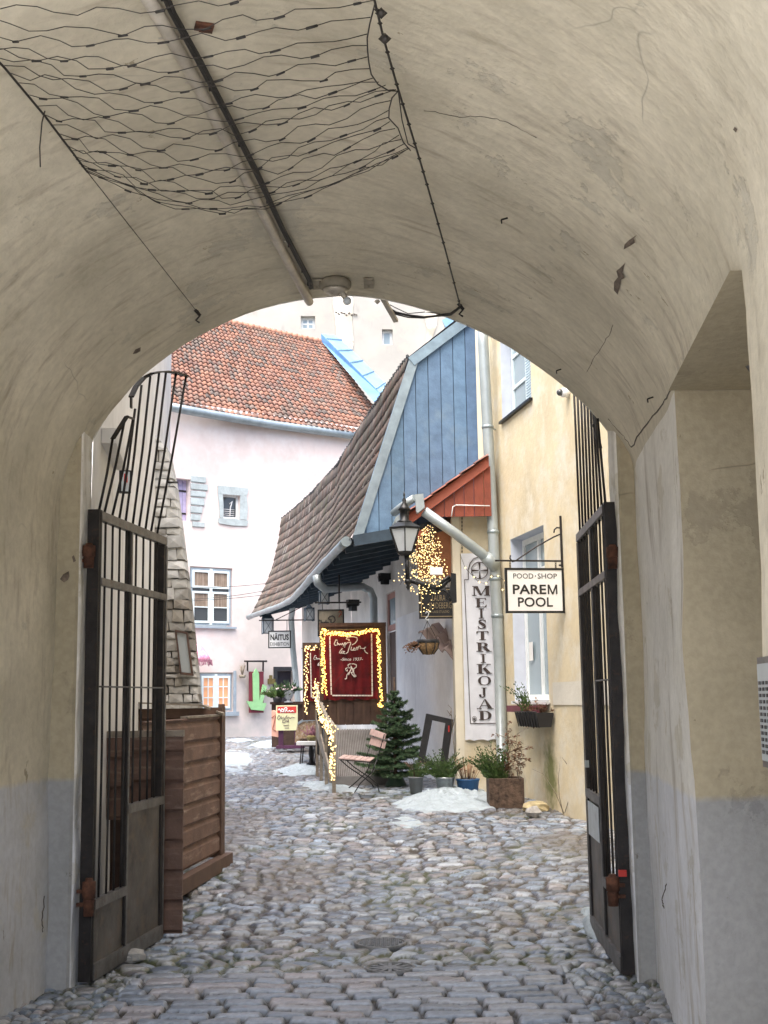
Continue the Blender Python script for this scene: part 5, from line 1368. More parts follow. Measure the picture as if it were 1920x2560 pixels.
# hanging basket
t = thing('hanging_basket', 'coir hanging basket with dry plant below the black gilt sign', 'plant basket', W(1070,1640,17.7))
Yb = 17.7; c = W(1070,1606,Yb); r = 27/F*Yb
b = MB(); b.lathe(c, [(.02,-.175),(r*.5,-.165),(r*.85,-.09),(r,0),(r*.94,.004)], 18); b.build('coir_bowl', M['coir'], t)
b = MB(); b.lathe(c+Vector((0,0,.01)), [(r*1.02,-.02),(r*1.04,.0),(r*1.02,.03),(r*.95,.03)], 18)
for k in range(7):
    a = k*2*math.pi/7; u = Vector((math.cos(a),math.sin(a),0)); b.tube([c+u*r*1.03, c+u*r*.9+Vector((0,0,-.09)), c+u*r*.5+Vector((0,0,-.17))], .007, 5)
b.build('wire_frame', M['blackwood'], t)
top = W(1068,1552,Yb); b = MB()
for k in range(3):
    a = .4+k*2.1; b.tube([top, c+Vector((math.cos(a)*r,math.sin(a)*r,.02))], .004, 4)
b.build('chain', M['cable'], t)
b = MB(); hk = [W(x,y,Yb) for x,y in ((1064,1534),(1067,1529),(1072,1532),(1070,1540),(1064,1546),(1066,1551),(1073,1549))]; b.tube(hk, .009, 6); b.build('hook', M['winwhite'], t)
b = MB(); rn = random.Random(31)
for k in range(40): foliage_frond(b, c+Vector((rn.uniform(-.16,-.05),rn.uniform(-.08,.05),.0)), (-1,rn.uniform(-.5,.5),rn.uniform(-.5,.5)), rn.uniform(.1,.22), 4, .04, rn, .9, (.02,.03))
b.build('dry_plant', M['dryleaf'], t)
# small tiled canopy on the white wall
A0, A1 = W(1046,1583,18.2), W(1137,1650,18.15); B0, B1 = W(1092,1560,18.9), W(1160,1590,18.9)
def PC(u,v): return A0.lerp(A1,u).lerp(B0.lerp(B1,u),v), Vector((-.35,-.25,.9)).normalized()
t = thing('tiled_canopy', 'small pale clay tile canopy behind the hanging basket', 'canopy', W(1090,1610,18.3))
b, cols = tiles(PC, 3, 3, .045, [(.44,.34,.31),(.40,.31,.29),(.48,.38,.34)], rn, 8, .03); b.build('tiles', M['tile_fresh'], t, cols=cols)
# spot lamps
for (px,py,Y_,l) in ((962,1440,23.5,'black spotlight on the white wall, nearer of the two under the eave'),(882,1506,26.6,'black spotlight on the white wall, farther of the two above the banner')):
    k = Y_/23.5; p = W(px,py,Y_); t = thing('spotlight', l, 'spotlight', p, 'black spotlights under the blue house eave')
    b = MB(); b.box(p+Vector((0,0,0)), .22*k,.14*k,.10*k,.4); b.bar(p+Vector((.1,0,-.02))*k, p+Vector((-.12,-.05,-.06))*k, .10*k); b.build('body', M['black'], t)
    b = MB(); b.box(p+Vector((.0,-.05,-.12))*k, .13*k,.10*k,.09*k,.7); b.build('lamp_head', M['black'], t)
    b = MB(); b.box(p+Vector((.005,-.095,-.10))*k, .06*k,.02*k,.05*k,.7); b.build('lens', M['lampglass'], t)
# eave lanterns
for (px,y0,y1,w,Y_,l,cap) in ((812,1478,1508,22,22.0,'square glass lantern under the gutter nearest the hopper',0),(775,1520,1550,21,25.5,'middle glass lantern hanging under the eave left of the café sign',0),(671,1545,1583,25,33.0,'farthest glass lantern with black pointed cap beside the exhibition sign',1)):
    t = thing('hanging_lantern', l, 'lantern', W(px,y1,Y_), 'square glass lanterns under the eave')
    fl_ = Fr((W(px-w/2,y1,Y_).x,Y_),(1,.25)); wd = w/F*Y_; z1 = W(px,y0,Y_).z; z0 = W(px,y1,Y_).z
    b = MB(); b.bx(fl_, .01, wd-.01, -wd+.01, -.01, z0+.01, z1-.01); b.build('glass', M['lampglass'], t)
    b = MB()
    for (a,c) in ((0,0),(wd,0),(0,-wd),(wd,-wd)): b.bar(fl_.pt(a,c,z0), fl_.pt(a,c,z1), .022)
    for z in (z0,z1): 
        b.bar(fl_.pt(0,0,z),fl_.pt(wd,0,z),.025); b.bar(fl_.pt(0,0,z),fl_.pt(0,-wd,z),.025); b.bar(fl_.pt(wd,0,z),fl_.pt(wd,-wd,z),.025)
    b.bar(fl_.pt(.01,.002,z0),fl_.pt(wd-.01,.002,z1),.008); b.bar(fl_.pt(.01,.002,z1),fl_.pt(wd-.01,.002,z0),.008); b.build('frame', M['darkbeam'], t)
    b = MB(); cc = fl_.pt(wd/2,-wd/2,z1)
    if cap: b.lathe(cc, [(wd*.8,0),(wd*.5,.1),(wd*.15,.19),(.02,.22)], 4, False, .8); b.tube([cc+Vector((0,0,.2)),cc+Vector((.0,0,.42))], .012,5); b.bar(cc+Vector((0,0,.42)), cc+Vector((1.3,.6,.38)), .02)
    else: b.lathe(cc, [(wd*.65,0),(wd*.3,.06),(.02,.08)], 4, False, .8); b.tube([cc+Vector((0,0,.07)),cc+Vector((.0,0,.35))], .01, 5)
    b.build('cap', M['darkbeam'], t)

# ================================================================ CAFE SIGNS AND BANNERS
def signplate(name, label, px0, px1, py0, py1, Y_, e=(1,0), fm='black', bm='whiteboard', fw=.025):
    p = W((px0+px1)/2, py1, Y_); t = thing(name, label, 'sign', p)
    fr = Fr((W(px0,py1,Y_).x,Y_), e); s1 = fr.hit(px1,(py0+py1)/2)[0]; z1 = fr.hit((px0+px1)/2,py0)[1]; z0 = fr.hit((px0+px1)/2,py1)[1]
    b = MB(); b.bx(fr, 0, s1, -.03, 0, z0, z1); b.build('board', M[bm], t)
    b = MB()
    for q in ((-.004,s1+.004,z0-.004,z0+fw),(-.004,s1+.004,z1-fw,z1+.004),(-.004,fw,z0+fw,z1-fw),(s1-fw,s1+.004,z0+fw,z1-fw)): b.bx(fr, q[0],q[1],-.035,.008,q[2],q[3])
    b.build('frame', M[fm], t); return t, fr, s1, z0, z1
t, fr, s1, z0, z1 = signplate('exhibition_sign', 'white framed sign reading NÄITUS EXHIBITION at the far end of the blue house', 671, 727, 1577, 1620, 32.6, (1,-.03))
b = MB(); text_mesh(b, 'NÄITUS', fr, s1*.5, z0+(z1-z0)*.66, s1*.82, (z1-z0)*.42, 0, .006, .03); text_mesh(b, 'EXHIBITION', fr, s1*.5, z0+(z1-z0)*.23, s1*.84, (z1-z0)*.22, 0, .006, .0); b.build('lettering', M['letter'], t)
b = MB(); b.bar(fr.pt(-.25,0,z1+.28), fr.pt(s1+.4,-.1,z1+.28), .03); b.bar(fr.pt(s1+.3,0,z1+.62), fr.pt(s1*.3,0,z1+.28), .02); 
for s in (.1,s1-.1): b.bar(fr.pt(s,0,z1), fr.pt(s,0,z1+.28), .015)
b.build('bracket', M['iron'], t)
t, fr, s1, z0, z1 = signplate('cafe_hanging_sign', 'cream hanging sign with flowing script, partly hidden by the velvet banner', 795, 860, 1524, 1590, 21.4, (1,.0), 'black', 'conduit_plate', .02)
MB().bx(fr,0,.1,0,.1,0,.1)
b = MB(); mp = lambda x,y: (x*s1, z0+(1-y)*(z1-z0))
scr = [[(.08,.42),(.04,.36),(.02,.5),(.06,.54),(.12,.50)],[(.12,.38),(.14,.52),(.18,.46),(.2,.53),(.24,.46),(.27,.53),(.31,.4),(.33,.53),(.38,.46),(.42,.52)],
 [(.45,.40),(.40,.32),(.46,.26),(.56,.24),(.64,.30),(.66,.42),(.58,.5),(.5,.5)],[(.5,.36),(.50,.5),(.47,.62),(.42,.66)],[(.55,.56),(.57,.62),(.62,.58),(.66,.62),(.7,.57),(.76,.62),(.84,.56),(.92,.62)],[(.26,.62),(.3,.56),(.34,.62),(.36,.5)]]
strokes(b, fr, scr, mp, .010); b.build('lettering', M['letter'], t)
b = MB(); b.bar(fr.pt(-.05,0,z1+.12), fr.pt(s1+.3,0,z1+.12), .025)
for s in (.08,s1-.08): b.bar(fr.pt(s,0,z1), fr.pt(s,0,z1+.12), .012)
b.tube([fr.pt(s1-.08,0,z1+.12), fr.pt(s1-.08,0,z1+.6)], .015, 5); b.build('bracket', M['iron'], t)
b = MB(); strokes(b, fr, [[(.8,.12),(.86,.05),(.92,.1),(.86,.2),(.8,.3)],[(.84,.2),(.92,.2)]], mp, .008); b.build('rose_mark', M['redtrim'], t)

CH = [[(515,290),(490,280),(460,350),(475,380),(500,368)],[(515,315),(518,378),(535,345),(550,375),(565,350),(585,372),(600,340),(612,370),(640,345),(655,368),(680,335),(745,325)],
 [(610,400),(640,330),(650,330),(636,420)],[(700,290),(722,300),(715,275),(690,270),(665,270),(680,240),(740,230),(800,232),(850,250),(855,290),(820,340),(760,375)],
 [(745,335),(715,420),(690,500),(660,525)],[(600,430),(560,480),(545,510),(570,515),(600,470),(585,520),(612,515)],[(612,500),(640,490),(620,480),(615,520),(650,525)],
 [(755,405),(742,460),(768,470),(785,450)],[(790,455),(812,430),(795,425),(785,470),(822,465)],[(835,425),(828,470)],[(830,440),(850,410),(862,430),(856,465)],[(862,440),(880,395),(905,400),(900,440),(935,430)],
 [(935,440),(975,435),(1000,420),(985,415),(970,455),(990,500),(1030,530)]]
MON = [[(700,755),(690,725),(720,705),(790,705),(835,725),(830,765),(790,790)],[(655,820),(650,785),(690,770),(750,775),(790,800),(785,840),(740,860)],[(760,760),(720,840),(670,900),(665,960),(635,970)],[(740,740),(790,860),(800,930),(825,925),(815,895)],[(690,860),(700,900),(730,830),(745,790)],[(655,820),(680,830),(680,800)],[(740,850),(770,900),(800,935)]]
def velvet(label, px0, px1, py0, py1, Y_, ev, full=True):
    """open boarded door leaf carrying a velvet banner edged with lights"""
    t = thing('banner_door', label, 'door', W((px0+px1)/2, py1, Y_))
    fr = Fr((W(px0,py1,Y_).x,Y_), ev); s1 = fr.hit(px1,1700)[0]; z1 = fr.hit((px0+px1)/2,py0)[1]; z0 = fr.hit((px0+px1)/2,py1)[1]
    b = MB(); s = 0; n_ = 8; bw_ = s1/n_
    for k in range(n_): b.bx(fr, k*bw_+.004, (k+1)*bw_-.004, -.03, 0, z0, z1)
    b.bx(fr, .004, s1-.004, -.045, -.031, z0+.01, z1-.01); b.build('board_leaf', M['wood_dark'], t)
    b = MB(); zr_ = z0+(z1-z0)*.235; b.bx(fr, 0, s1, .0, .02, zr_, zr_+.10); b.bx(fr, 0, s1, .0, .02, z1-.06, z1); b.bx(fr, -.0, .03, -.05, .012, z0+.001, z1-.062); b.build('ledge', M['wood_dark'], t)
    vt = thing('velvet_banner', label.replace('brown boarded door leaf carrying','').strip(), 'banner', fr.pt(s1/2,.05,zr_)) 
    X = lambda x: x*s1; zz0, zz1 = z0+(z1-z0)*.245, z0+(z1-z0)*.925
    b = MB(); nx, nz = 44, 20
    idx = [[b.add([fr.pt(X(.06)+X(.80)*i/nx, .045+.016*math.sin(i*.9+.3*math.sin(i*.37))*(1.1-.6*j/nz)+.01*mnoise.noise(Vector((i*.3,j*.2,0))), zz0+(zz1-zz0)*j/nz+(.012*math.sin(i*.5) if j==0 else 0))]) for j in range(nz+1)] for i in range(nx+1)]
    for i in range(nx):
        for j in range(nz): b.face((idx[i][j],idx[i+1][j],idx[i+1][j+1],idx[i][j+1]), True)
    b.build('velvet_cloth', M['velvet'], vt)
    w_ = 165.0
    def mp(x, y): return (X((x*.1446+770-800)/w_), z1-(y*.1446+1560-1557)/258.0*(z1-z0))
    b = MB(); strokes(b, fr, CH+MON, mp, .0075, .075)
    if full: text_mesh(b, '-Since 1937-', fr, X(.48), mp(750,622)[1], X(.33), .048, .066, .008, .01, .25)
    b.build('lettering', M['whiteline'], vt)
    b = MB()
    def seg(a, c):
        a = mp(*a); c = mp(*c); n_ = 14
        for k in range(n_):
            f0, f1 = (k+.04)/n_, (k+.96)/n_; b.bar(fr.pt(a[0]+(c[0]-a[0])*f0,.072,a[1]+(c[1]-a[1])*f0), fr.pt(a[0]+(c[0]-a[0])*f1,.072,a[1]+(c[1]-a[1])*f1), .020, .006, tuple(fr.n))
    seg((385,215),(405,1240)); seg((1098,180),(1098,1265)); seg((420,1250),(1110,1262)); b.build('white_border', M['whiteline'], vt)
    b = MB(); b.tube([fr.pt(-.02,.05,zz1), fr.pt(s1*.93,.05,zz1+.02)], .008, 6); b.build('rod', M['brass'], vt)
    return fr, s1, z0, z1, mp
fa, sa, za0, za1, mpa = velvet('brown boarded door leaf carrying the large dark red velvet banner, nearest the ramp', 800, 967, 1557, 1812, 19.75, (1,.02))
fb, sb_, zb0, zb1, mpb = velvet('brown boarded door leaf carrying the second dark red velvet banner, half hidden behind the first', 757, 885, 1606, 1800, 22.4, (1,.02), False)
rn = random.Random(17)
def lightstring(label, pts, r, em='bulb_on', wire=None):
    t = thing('fairy_lights', label, 'fairy lights', sum(pts,Vector())/len(pts))
    bulbs(pts, r, rn).build('bulb', M[em], t, kind='stuff')
    b = MB(); b.tube(wire or pts[::max(1,len(pts)//40)], .003, 4); b.build('wire', M['cable'], t)
pts = []
def along(a, c, n, jx, jz, d=.11):
    for k in range(n):
        f = (k+rn.random())/n; x = a[0]+(c[0]-a[0])*f+rn.uniform(-jx,jx); y = a[1]+(c[1]-a[1])*f+rn.uniform(-jz,jz); s, z = mpa(x,y); pts.append(fa.pt(s, d+rn.uniform(-.02,.03), z))
along((230,120),(420,170),36,18,44); along((420,165),(700,190),46,10,34); along((700,190),(1010,160),48,10,38); along((1010,130),(1230,120),28,10,34)
along((265,120),(265,860),84,40,10); along((275,860),(290,1230),44,46,10)
along((1205,150),(1225,700),56,30,10); along((1215,700),(1245,1380),58,28,10); along((1200,1430),(1270,1440),16,20,26)
lightstring('bright yellow fairy lights framing the large velvet banner', pts, .0115)
pts2 = [fb.pt(x,.1,z) for x,z in [(sb_*(.07+rn.uniform(-.04,.05)), zb1-.08-(zb1-zb0)*.86*f) for f in [(i+rn.random())/64 for i in range(64)]]]
pts2 += [fb.pt(sb_*rn.uniform(.05,.5),.1,zb1-.09+rn.uniform(-.05,.04)) for _ in range(26)]
lightstring('fairy lights down the left edge of the farther velvet banner', pts2, .013, 'bulb_soft')

# ramp with railing --------------------------------------------------------------------
t = thing('deck_ramp', 'grey grooved deck ramp rising to the banner door behind the folding chair', 'ramp', G(900,1966))
f0, f1_ = G(828,1964), G(992,1962); f1_ = W(992,1955,f0.y); Yr = 19.7; r0, r1 = W(826,1822,Yr), W(965,1822,Yr)
zf = W(828,1946,f0.y).z
A_, B_, C_, D_ = Vector((f0.x,f0.y,zf)), Vector((f1_.x,f0.y,zf)), Vector((r1.x,Yr,r1.z)), Vector((r0.x,Yr,r0.z))
b = MB(); n_ = 34
for k in range(n_):
    a0, a1 = (k+.08)/n_, (k+.80)/n_; p = [A_.lerp(B_,a0),A_.lerp(B_,a1),D_.lerp(C_,a1),D_.lerp(C_,a0)]; b.hexa([q-Vector((0,0,.02)) for q in p]+p)
b.build('grooved_deck', M['ramp'], t)
b = MB(); b.hexa([q-Vector((0,0,.06)) for q in (A_,B_,C_,D_)]+[q-Vector((0,0,.021)) for q in (A_,B_,C_,D_)]); b.build('deck_base', M['wood_inner'], t)
b = MB(); b.box(((A_.x+B_.x)/2,f0.y-.02,(zf+f0.z)/2), B_.x-A_.x,.03,zf-f0.z+.06); b.build('front_board', M['ramp'], t)
b = MB(); b.prism([A_+Vector((-.03,-.02,-.2)),D_+Vector((-.03,0,-1.0)),D_+Vector((-.03,0,.02)),A_+Vector((-.03,-.02,.02))],(.028,0,0)); b.build('side_board', M['wood_grey'], t)
t = thing('ramp_railing', 'grey wooden railing with dark posts along the left of the ramp', 'railing', G(800,1935))
rl = [(834,1945,1815,17.5),(815,1932,1790,18.6),(802,1915,1755,19.8),(792,1900,1722,21.0)]
b = MB(); tops = [W(x,y1,Y_) for x,y0,y1,Y_ in rl]
for i in range(3): b.bar(tops[i], tops[i+1], .05, .035)
b.build('top_rail', M['wood_grey'], t)
for x,y0,y1,Y_ in rl:
    b = MB(); q = W(x,y1,Y_); b.bar(Vector((q.x,q.y,gz(0,Y_)-.02)), q, .05); b.build('post', mat_dark if False else M['wood_grey'], t)
b = MB(); b.hexa([W(826,1945,17.5)+Vector((-.02,0,-.0)),W(828,1945,17.5),W(793,1838,21),W(790,1838,21),W(826,1925,17.5)+Vector((-.02,0,0)),W(828,1925,17.5),W(793,1795,21),W(790,1795,21)]); b.build('kick_board', M['wood_grey'], t)
b = MB()
for k in range(12):
    f = (k+.5)/12; p = tops[0].lerp(tops[3],f); b.bar(p, Vector((p.x,p.y,gz(0,p.y)+.35)), .018)
b.build('baluster', M['black'], t, kind='stuff')
pts3 = []
cl_ = [(790,1706,20.9),(795,1740,20.4),(800,1770,19.8),(812,1795,18.9),(826,1812,18.0),(836,1822,17.5)]
for k in range(330):
    f = rn.random()*(len(cl_)-1); i = int(f); f -= i; x = cl_[i][0]+(cl_[i+1][0]-cl_[i][0])*f; y = cl_[i][1]+(cl_[i+1][1]-cl_[i][1])*f; Y_ = cl_[i][2]+(cl_[i+1][2]-cl_[i][2])*f
    pts3.append(W(x+rn.gauss(0,5), y+rn.uniform(-10,26), Y_-.1+rn.uniform(-.1,.1)))
for k in range(110):
    f = rn.random(); pts3.append(W(822+14*rn.random()-6*f+ (6 if f>.3 else 0), 1825+125*f, 17.4+rn.uniform(-.1,.2)))
lightstring('dense warm fairy lights spilling over the ramp railing', pts3, .0115, 'bulb_soft', [W(*c) for c in cl_]+[W(832,1945,17.4)])

# folding chair --------------------------------------------------------------------------
def chair():
    Yc = 16.95; g0 = G(890,1978); z0 = gz(0,Yc); t = thing('folding_chair', 'folding bistro chair with worn pinkish slats beside the ramp', 'chair', Vector((W(890,1975,Yc).x,Yc,z0)))
    Q = lambda x,y,dy=0: W(x,y,Yc+dy)
    n0, n1 = Vector((0,-.19,0)), Vector((0,.19,0))
    b = MB()
    for k in range(6):
        f0_, f1_ = (k+.06)/6, (k+.9)/6; a = Q(852,1893); c = Q(932,1900); a_ = a.lerp(c,f0_); c_ = a.lerp(c,f1_)
        o1, o2 = Vector((-.03,-.20,-.012)), Vector((.03,.20,.012)); th_ = Vector((0,0,.014))
        b.hexa([a_+o1,c_+o1,c_+o2,a_+o2,a_+o1+th_,c_+o1+th_,c_+o2+th_,a_+o2+th_])
    b.build('seat_slats', M['teak'], t)
    b = MB()
    for (y0_,y1_) in ((1822,1838),(1842,1862)):
        p = [(928,y0_),(964,y0_+13),(960,y1_+10),(923,y1_-2)] ; b.prism([W(px,py,Yc+(-.16 if px>940 else .16)) for px,py in p], (.012,.01,0))
    b.build('back_slats', M['teak'], t)
    b = MB()
    for dy in (-.17,.17):
        off = (6,4) if dy < 0 else (-8,-8)
        b.bar(W(955+off[0]-(0 if dy<0 else 12),1835,Yc+dy), W(936+off[0]-(0 if dy<0 else 12),1900+off[1],Yc+dy), .012)
        b.tube([W(936+off[0],1900,Yc+dy), W(925+off[0],1930,Yc+dy), W(895+off[0],1958,Yc+dy), W(880+off[0],1978+off[1],Yc+dy)], .0085, 6)
        b.tube([W(856+off[0],1897,Yc+dy), W(880+off[0],1918,Yc+dy), W(920+off[0],1945,Yc+dy), W(938+off[0],1960,Yc+dy), W(942+off[0],1976+off[1],Yc+dy)], .0085, 6)
    b.bar(Q(852,1899,-.17), Q(934,1906,-.17), .014); b.bar(Q(852,1895,.17), Q(934,1902,.17), .014)
    b.bar(W(898,1931,Yc-.17), W(892,1928,Yc+.17), .010); b.build('folding_frame', M['black'], t)
chair()

# fir ------------------------------------------------------------------------------------
def fir():
    p = G(990,1966); Y_ = p.y; k = Y_/F; H = (1960-1695)*k; t = thing('fir_tree', 'small fir tree in a dark green stand with bare leader, right of the chair', 'tree', p)
    rn = random.Random(5); b = MB(); b.tube([p+Vector((0,0,.05)), p+Vector((-.01,0,H*.5)), p+Vector((0,0,H*.8)), p+Vector((-.005,0,H))], [.028,.022,.014,.010], 8); b.build('trunk', M['bark'], t)
    b = MB(); tw = MB()
    def needles(a, c, ln, dens):
        d = (c-a); L_ = d.length; d = d/L_; n_ = max(3,int(L_*dens))
        for i in range(n_):
            q = a+d*(L_*(i+rn.random())/n_)
            for s_ in range(4):
                u = Vector((rn.uniform(-1,1),rn.uniform(-1,1),rn.uniform(-.45,1))); u = (u-d*u.dot(d)*.8).normalized()*ln*rn.uniform(.7,1.15)+d*ln*.55
                w_ = d.cross(u).normalized()*.0034; b.quad(q-w_,q+w_,q+u+w_*.35,q+u-w_*.35)
    lev = 12
    for l in range(lev):
        f = l/(lev-1); h = H*(.10+.74*f); R_ = (.50*(1-f)**.8+.05)*(1 if l else .8); nb = 9 if f < .7 else 6
        for q in range(nb):
            a = q*2*math.pi/nb+l*.7+rn.uniform(-.25,.25); r_ = R_*rn.uniform(.62,1.25); up = .10+.35*f; c0_ = p+Vector((0,0,h+rn.uniform(-.03,.03))); u = Vector((math.cos(a),math.sin(a),0))
            m_ = c0_+u*r_*.5+Vector((0,0,r_*(up-.10))); e_ = c0_+u*r_+Vector((0,0,r_*up)); tw.tube([c0_,m_,e_],[.007,.005,.003],4)
            needles(c0_+u*.03,m_,.030,150); needles(m_,e_,.032,180)
            v = Vector((-u.y,u.x,0))
            for ft in (.3,.45,.6,.75,.88):
                for sg_ in (-1,1):
                    s0_ = c0_.lerp(e_,ft); e2 = s0_+(u*.6+v*sg_*.8)*r_*(.48*(1.15-ft))+Vector((0,0,rn.uniform(-.015,.03))); tw.tube([s0_,e2],.003,3,False); needles(s0_,e2,.030,190)
    tw.build('twig', M['bark'], t, kind='stuff'); b.build('needles', M['fir'], t, kind='stuff')
    b = MB(); b.lathe(p, [(.16,-.01),(.155,.03),(.10,.14),(.09,.16),(.07,.16)], 16); b.build('stand', M['pot_green'], t)
fir()

# pots ------------------------------------------------------------------------------------
def pot(name, label, px, py, w, ytop, mt, tap=.72):
    p = G(px,py)
    if p.y > 17.3: p = W(px,py,17.3); p.z = gz(0,17.3)
    k = p.y/F; t = thing(name, label, 'plant pot', p); r = w/2*k; h = (py-ytop)*k
    b = MB(); b.lathe(p, [(r*tap,0),(r*.98,h-.02),(r*1.04,h-.02),(r*1.04,h),(r*.95,h),(r*.93,h-.03)], 20); b.build('pot', mt, t)
    b = MB(); b.lathe(p+Vector((0,0,h-.04)), [(r*.9,-.01),(r*.9,.0)], 14); b.build('soil', M['soil'], t); return t, p+Vector((0,0,h-.04)), r
rn = random.Random(12)
t, c, r = pot('plant_pot', 'grey plastic pot with a leaning dark green shrub, next to the fir tree', 1040,1966,38,1925,M['pot_grey'])
b = MB()
for k in range(22): foliage_frond(b, c+Vector((rn.uniform(-r,r)*.5,rn.uniform(-r,r)*.5,0)), (rn.uniform(-.1,1.0),rn.uniform(-.5,.3),1), rn.uniform(.18,.36), 7, .05, rn, .9)
b.build('shrub', M['thuja'], t)
b = MB()
for k in range(14): a = rn.uniform(0,6); b.tube([c, c+Vector((math.cos(a)*.08,math.sin(a)*.08,.16)), c+Vector((math.cos(a)*.16,math.sin(a)*.12,.24))], .004, 4)
b.build('bare_twig', M['bark'], t)
t, c, r = pot('plant_bucket', 'galvanised zinc bucket with feathery thuja between grey and blue pots', 1113,1984,48,1944,M['zincbucket'])
b = MB()
for k in range(70): foliage_frond(b, c+Vector((rn.uniform(-r,r)*.7,rn.uniform(-r,r)*.7,0)), (rn.uniform(-1.0,.55),rn.uniform(-.5,.3),1), rn.uniform(.22,.46), 9, .06, rn, 1.0)
b.build('thuja', M['thuja'], t)
t, c, r = pot('plant_pot', 'wide dark blue plastic pot with dry brown stems behind the snow heap', 1170,1972,57,1938,M['pot_blue'],.82)
b = MB(); lf = MB()
for k in range(46):
    a = rn.uniform(0,6.28); q = rn.uniform(.05,.22); e_ = c+Vector((math.cos(a)*q*1.1,math.sin(a)*q,rn.uniform(.15,.36))); b.tube([c+Vector((math.cos(a)*q*.4,math.sin(a)*q*.4,0)), e_], .003, 4)
    if k % 3 == 0: foliage_frond(lf, e_-Vector((0,0,rn.uniform(0,.15))), (rn.uniform(-1,1),rn.uniform(-1,1),0), .05, 2, .03, rn, .8, (.02,.03))
b.build('dry_stem', mat('straw stems', (.36,.22,.13), .9, var=.2, vs=10), t, kind='stuff'); lf.build('dry_leaves', M['dryleaf'], t)
# leaning frame
t = thing('picture_frame', 'empty black wooden frame leaning against the white wall behind the pots', 'frame', G(1095,1955))
o_ = [(1065,1784),(1131,1799),(1112,1935),(1044,1905)]; n_ = [(1078,1800),(1113,1808),(1099,1915),(1060,1895)]
b = MB(); Yf = 17.95
for i in range(4):
    j = (i+1)%4; b.prism([W(*o_[i],Yf+.001*i),W(*o_[j],Yf+.001*i),W(*n_[j],Yf+.001*i),W(*n_[i],Yf+.001*i)], (.02,.07,.0))
b.build('frame_bar', M['blackwood'], t)
b = MB(); b.box(W(1122,1822,Yf-.01),.02,.01,.09,.3); b.build('red_sticker', M['redprint'], t)
twigs('bare_sapling', 'thin bare sapling in front of the white wall beside the leaning frame', 1140,1940, [[(1140,1940),(1136,1880),(1131,1820),(1128,1770),(1120,1762)],[(1131,1820),(1140,1785),(1142,1760)],[(1128,1775),(1124,1790)],[(1129,1790),(1118,1776)]], Y=17.8, r=.006)

# further cafe furniture ------------------------------------------------------------------
p = G(770,1914); Y_ = p.y; k = Y_/F
t = thing('bistro_stool', 'small stool with white seat and thin black legs left of the railing', 'stool', p)
b = MB(); sc0, sc1 = W(742,1858,Y_), W(792,1858,Y_); b.hexa([sc0+Vector((0,-.15,-.03)),sc1+Vector((0,-.15,-.03)),sc1+Vector((0,.25,-.03)),sc0+Vector((0,.25,-.03)),sc0+Vector((0,-.15,.03)),sc1+Vector((0,-.15,.03)),sc1+Vector((0,.25,.03)),sc0+Vector((0,.25,.03))]); b.build('seat', M['whiteboard'], t)
b = MB()
for (x,dy) in ((752,-.1),(757,.2),(788,-.1),(784,.2)): b.tube([W(x+2,1864,Y_+dy), W(x-2,1912,Y_+dy)], .012, 5)
b.build('legs', M['iron'], t)
b = MB(); b.lathe(W(778,1912,Y_+.3), [(.13,0),(.05,.05),(.035,.12),(.05,.2),(.035,.35),(.2,.37)], 12); b.build('table_leg', M['iron'], label='black cast iron pedestal of the small table beside the stool', cat='table leg')
t = thing('covered_table', 'table draped with a patterned fawn throw left of the railing', 'table', W(765,1860,Y_+1))
Yt = Y_+1.0; b = MB(); prof = [(737,1856),(739,1830),(744,1808),(756,1800),(792,1797),(800,1800),(800,1856),(778,1858),(770,1846),(752,1846),(748,1856)]
b.prism([W(x,y,Yt) for x,y in prof], (0,.8,0)); b.build('throw', M['cloth'], t)
b = MB(); b.prism([W(x,y,Yt-.02) for x,y in ((744,1806),(756,1798),(792,1795),(792,1801),(757,1804),(745,1813))], (0,.83,0)); b.build('white_edge', M['snow'], t)
q = W(779,1856,Yt-.35); t = thing('heather_pot', 'pink heather in an olive basket on the white seat', 'plant pot', q)
b = MB(); b.lathe(q, [(.07,0),(.10,.10),(.09,.13),(.08,.13)], 14); b.build('pot', M['olivepot'], t)
b = MB(); rn = random.Random(2)
for k_ in range(40): foliage_frond(b, q+Vector((rn.uniform(-.09,.09),rn.uniform(-.06,.06),.12)), (rn.uniform(-.9,.7),rn.uniform(-.4,.4),1), rn.uniform(.08,.22), 4, .03, rn, .6, (.02,.03))
b.build('blossom', M['heather'], t)
# display counter with urn
Yk = 29.6
def blk(name, parent, mt, x0,x1,y0,y1,Y_,dep):
    f_ = Fr((W(x0,y1,Y_).x,Y_),(1,0)); b = MB(); b.bx(f_, 0, f_.hit(x1,y1)[0], -dep, 0, f_.hit(x0,y1)[1], f_.hit(x0,y0)[1]); return b.build(name, M[mt], parent)
t = thing('display_counter', 'dark wooden display counter under the flower urn', 'counter', W(720,1866,Yk))
blk('cabinet', t, 'wood_inner', 679,790,1761,1868,Yk,.8); blk('counter_top', t, 'wood_dark', 675,794,1755,1761,Yk-.08,1.0)
p = W(721,1756,Yk-.1); t = thing('flower_urn', 'grey footed urn of pale flowers on the counter', 'urn', p); k = Yk/F
b = MB(); b.lathe(p, [(11*k,0),(10*k,2*k),(4*k,4*k),(4*k,7*k),(9*k,11*k),(13*k,19*k),(12.5*k,28*k),(14*k,30*k),(12*k,30*k)], 18); b.build('bowl', M['urn'], t)
b = MB(); fl = MB(); rn = random.Random(6)
for q_ in range(70):
    a = rn.uniform(-1,1); foliage_frond(b, p+Vector((a*14*k,rn.uniform(-.1,.1),29*k)), (a*1.6,rn.uniform(-.5,.5),.6), rn.uniform(8,26)*k, 4, .06, rn, .5, (.04,.05))
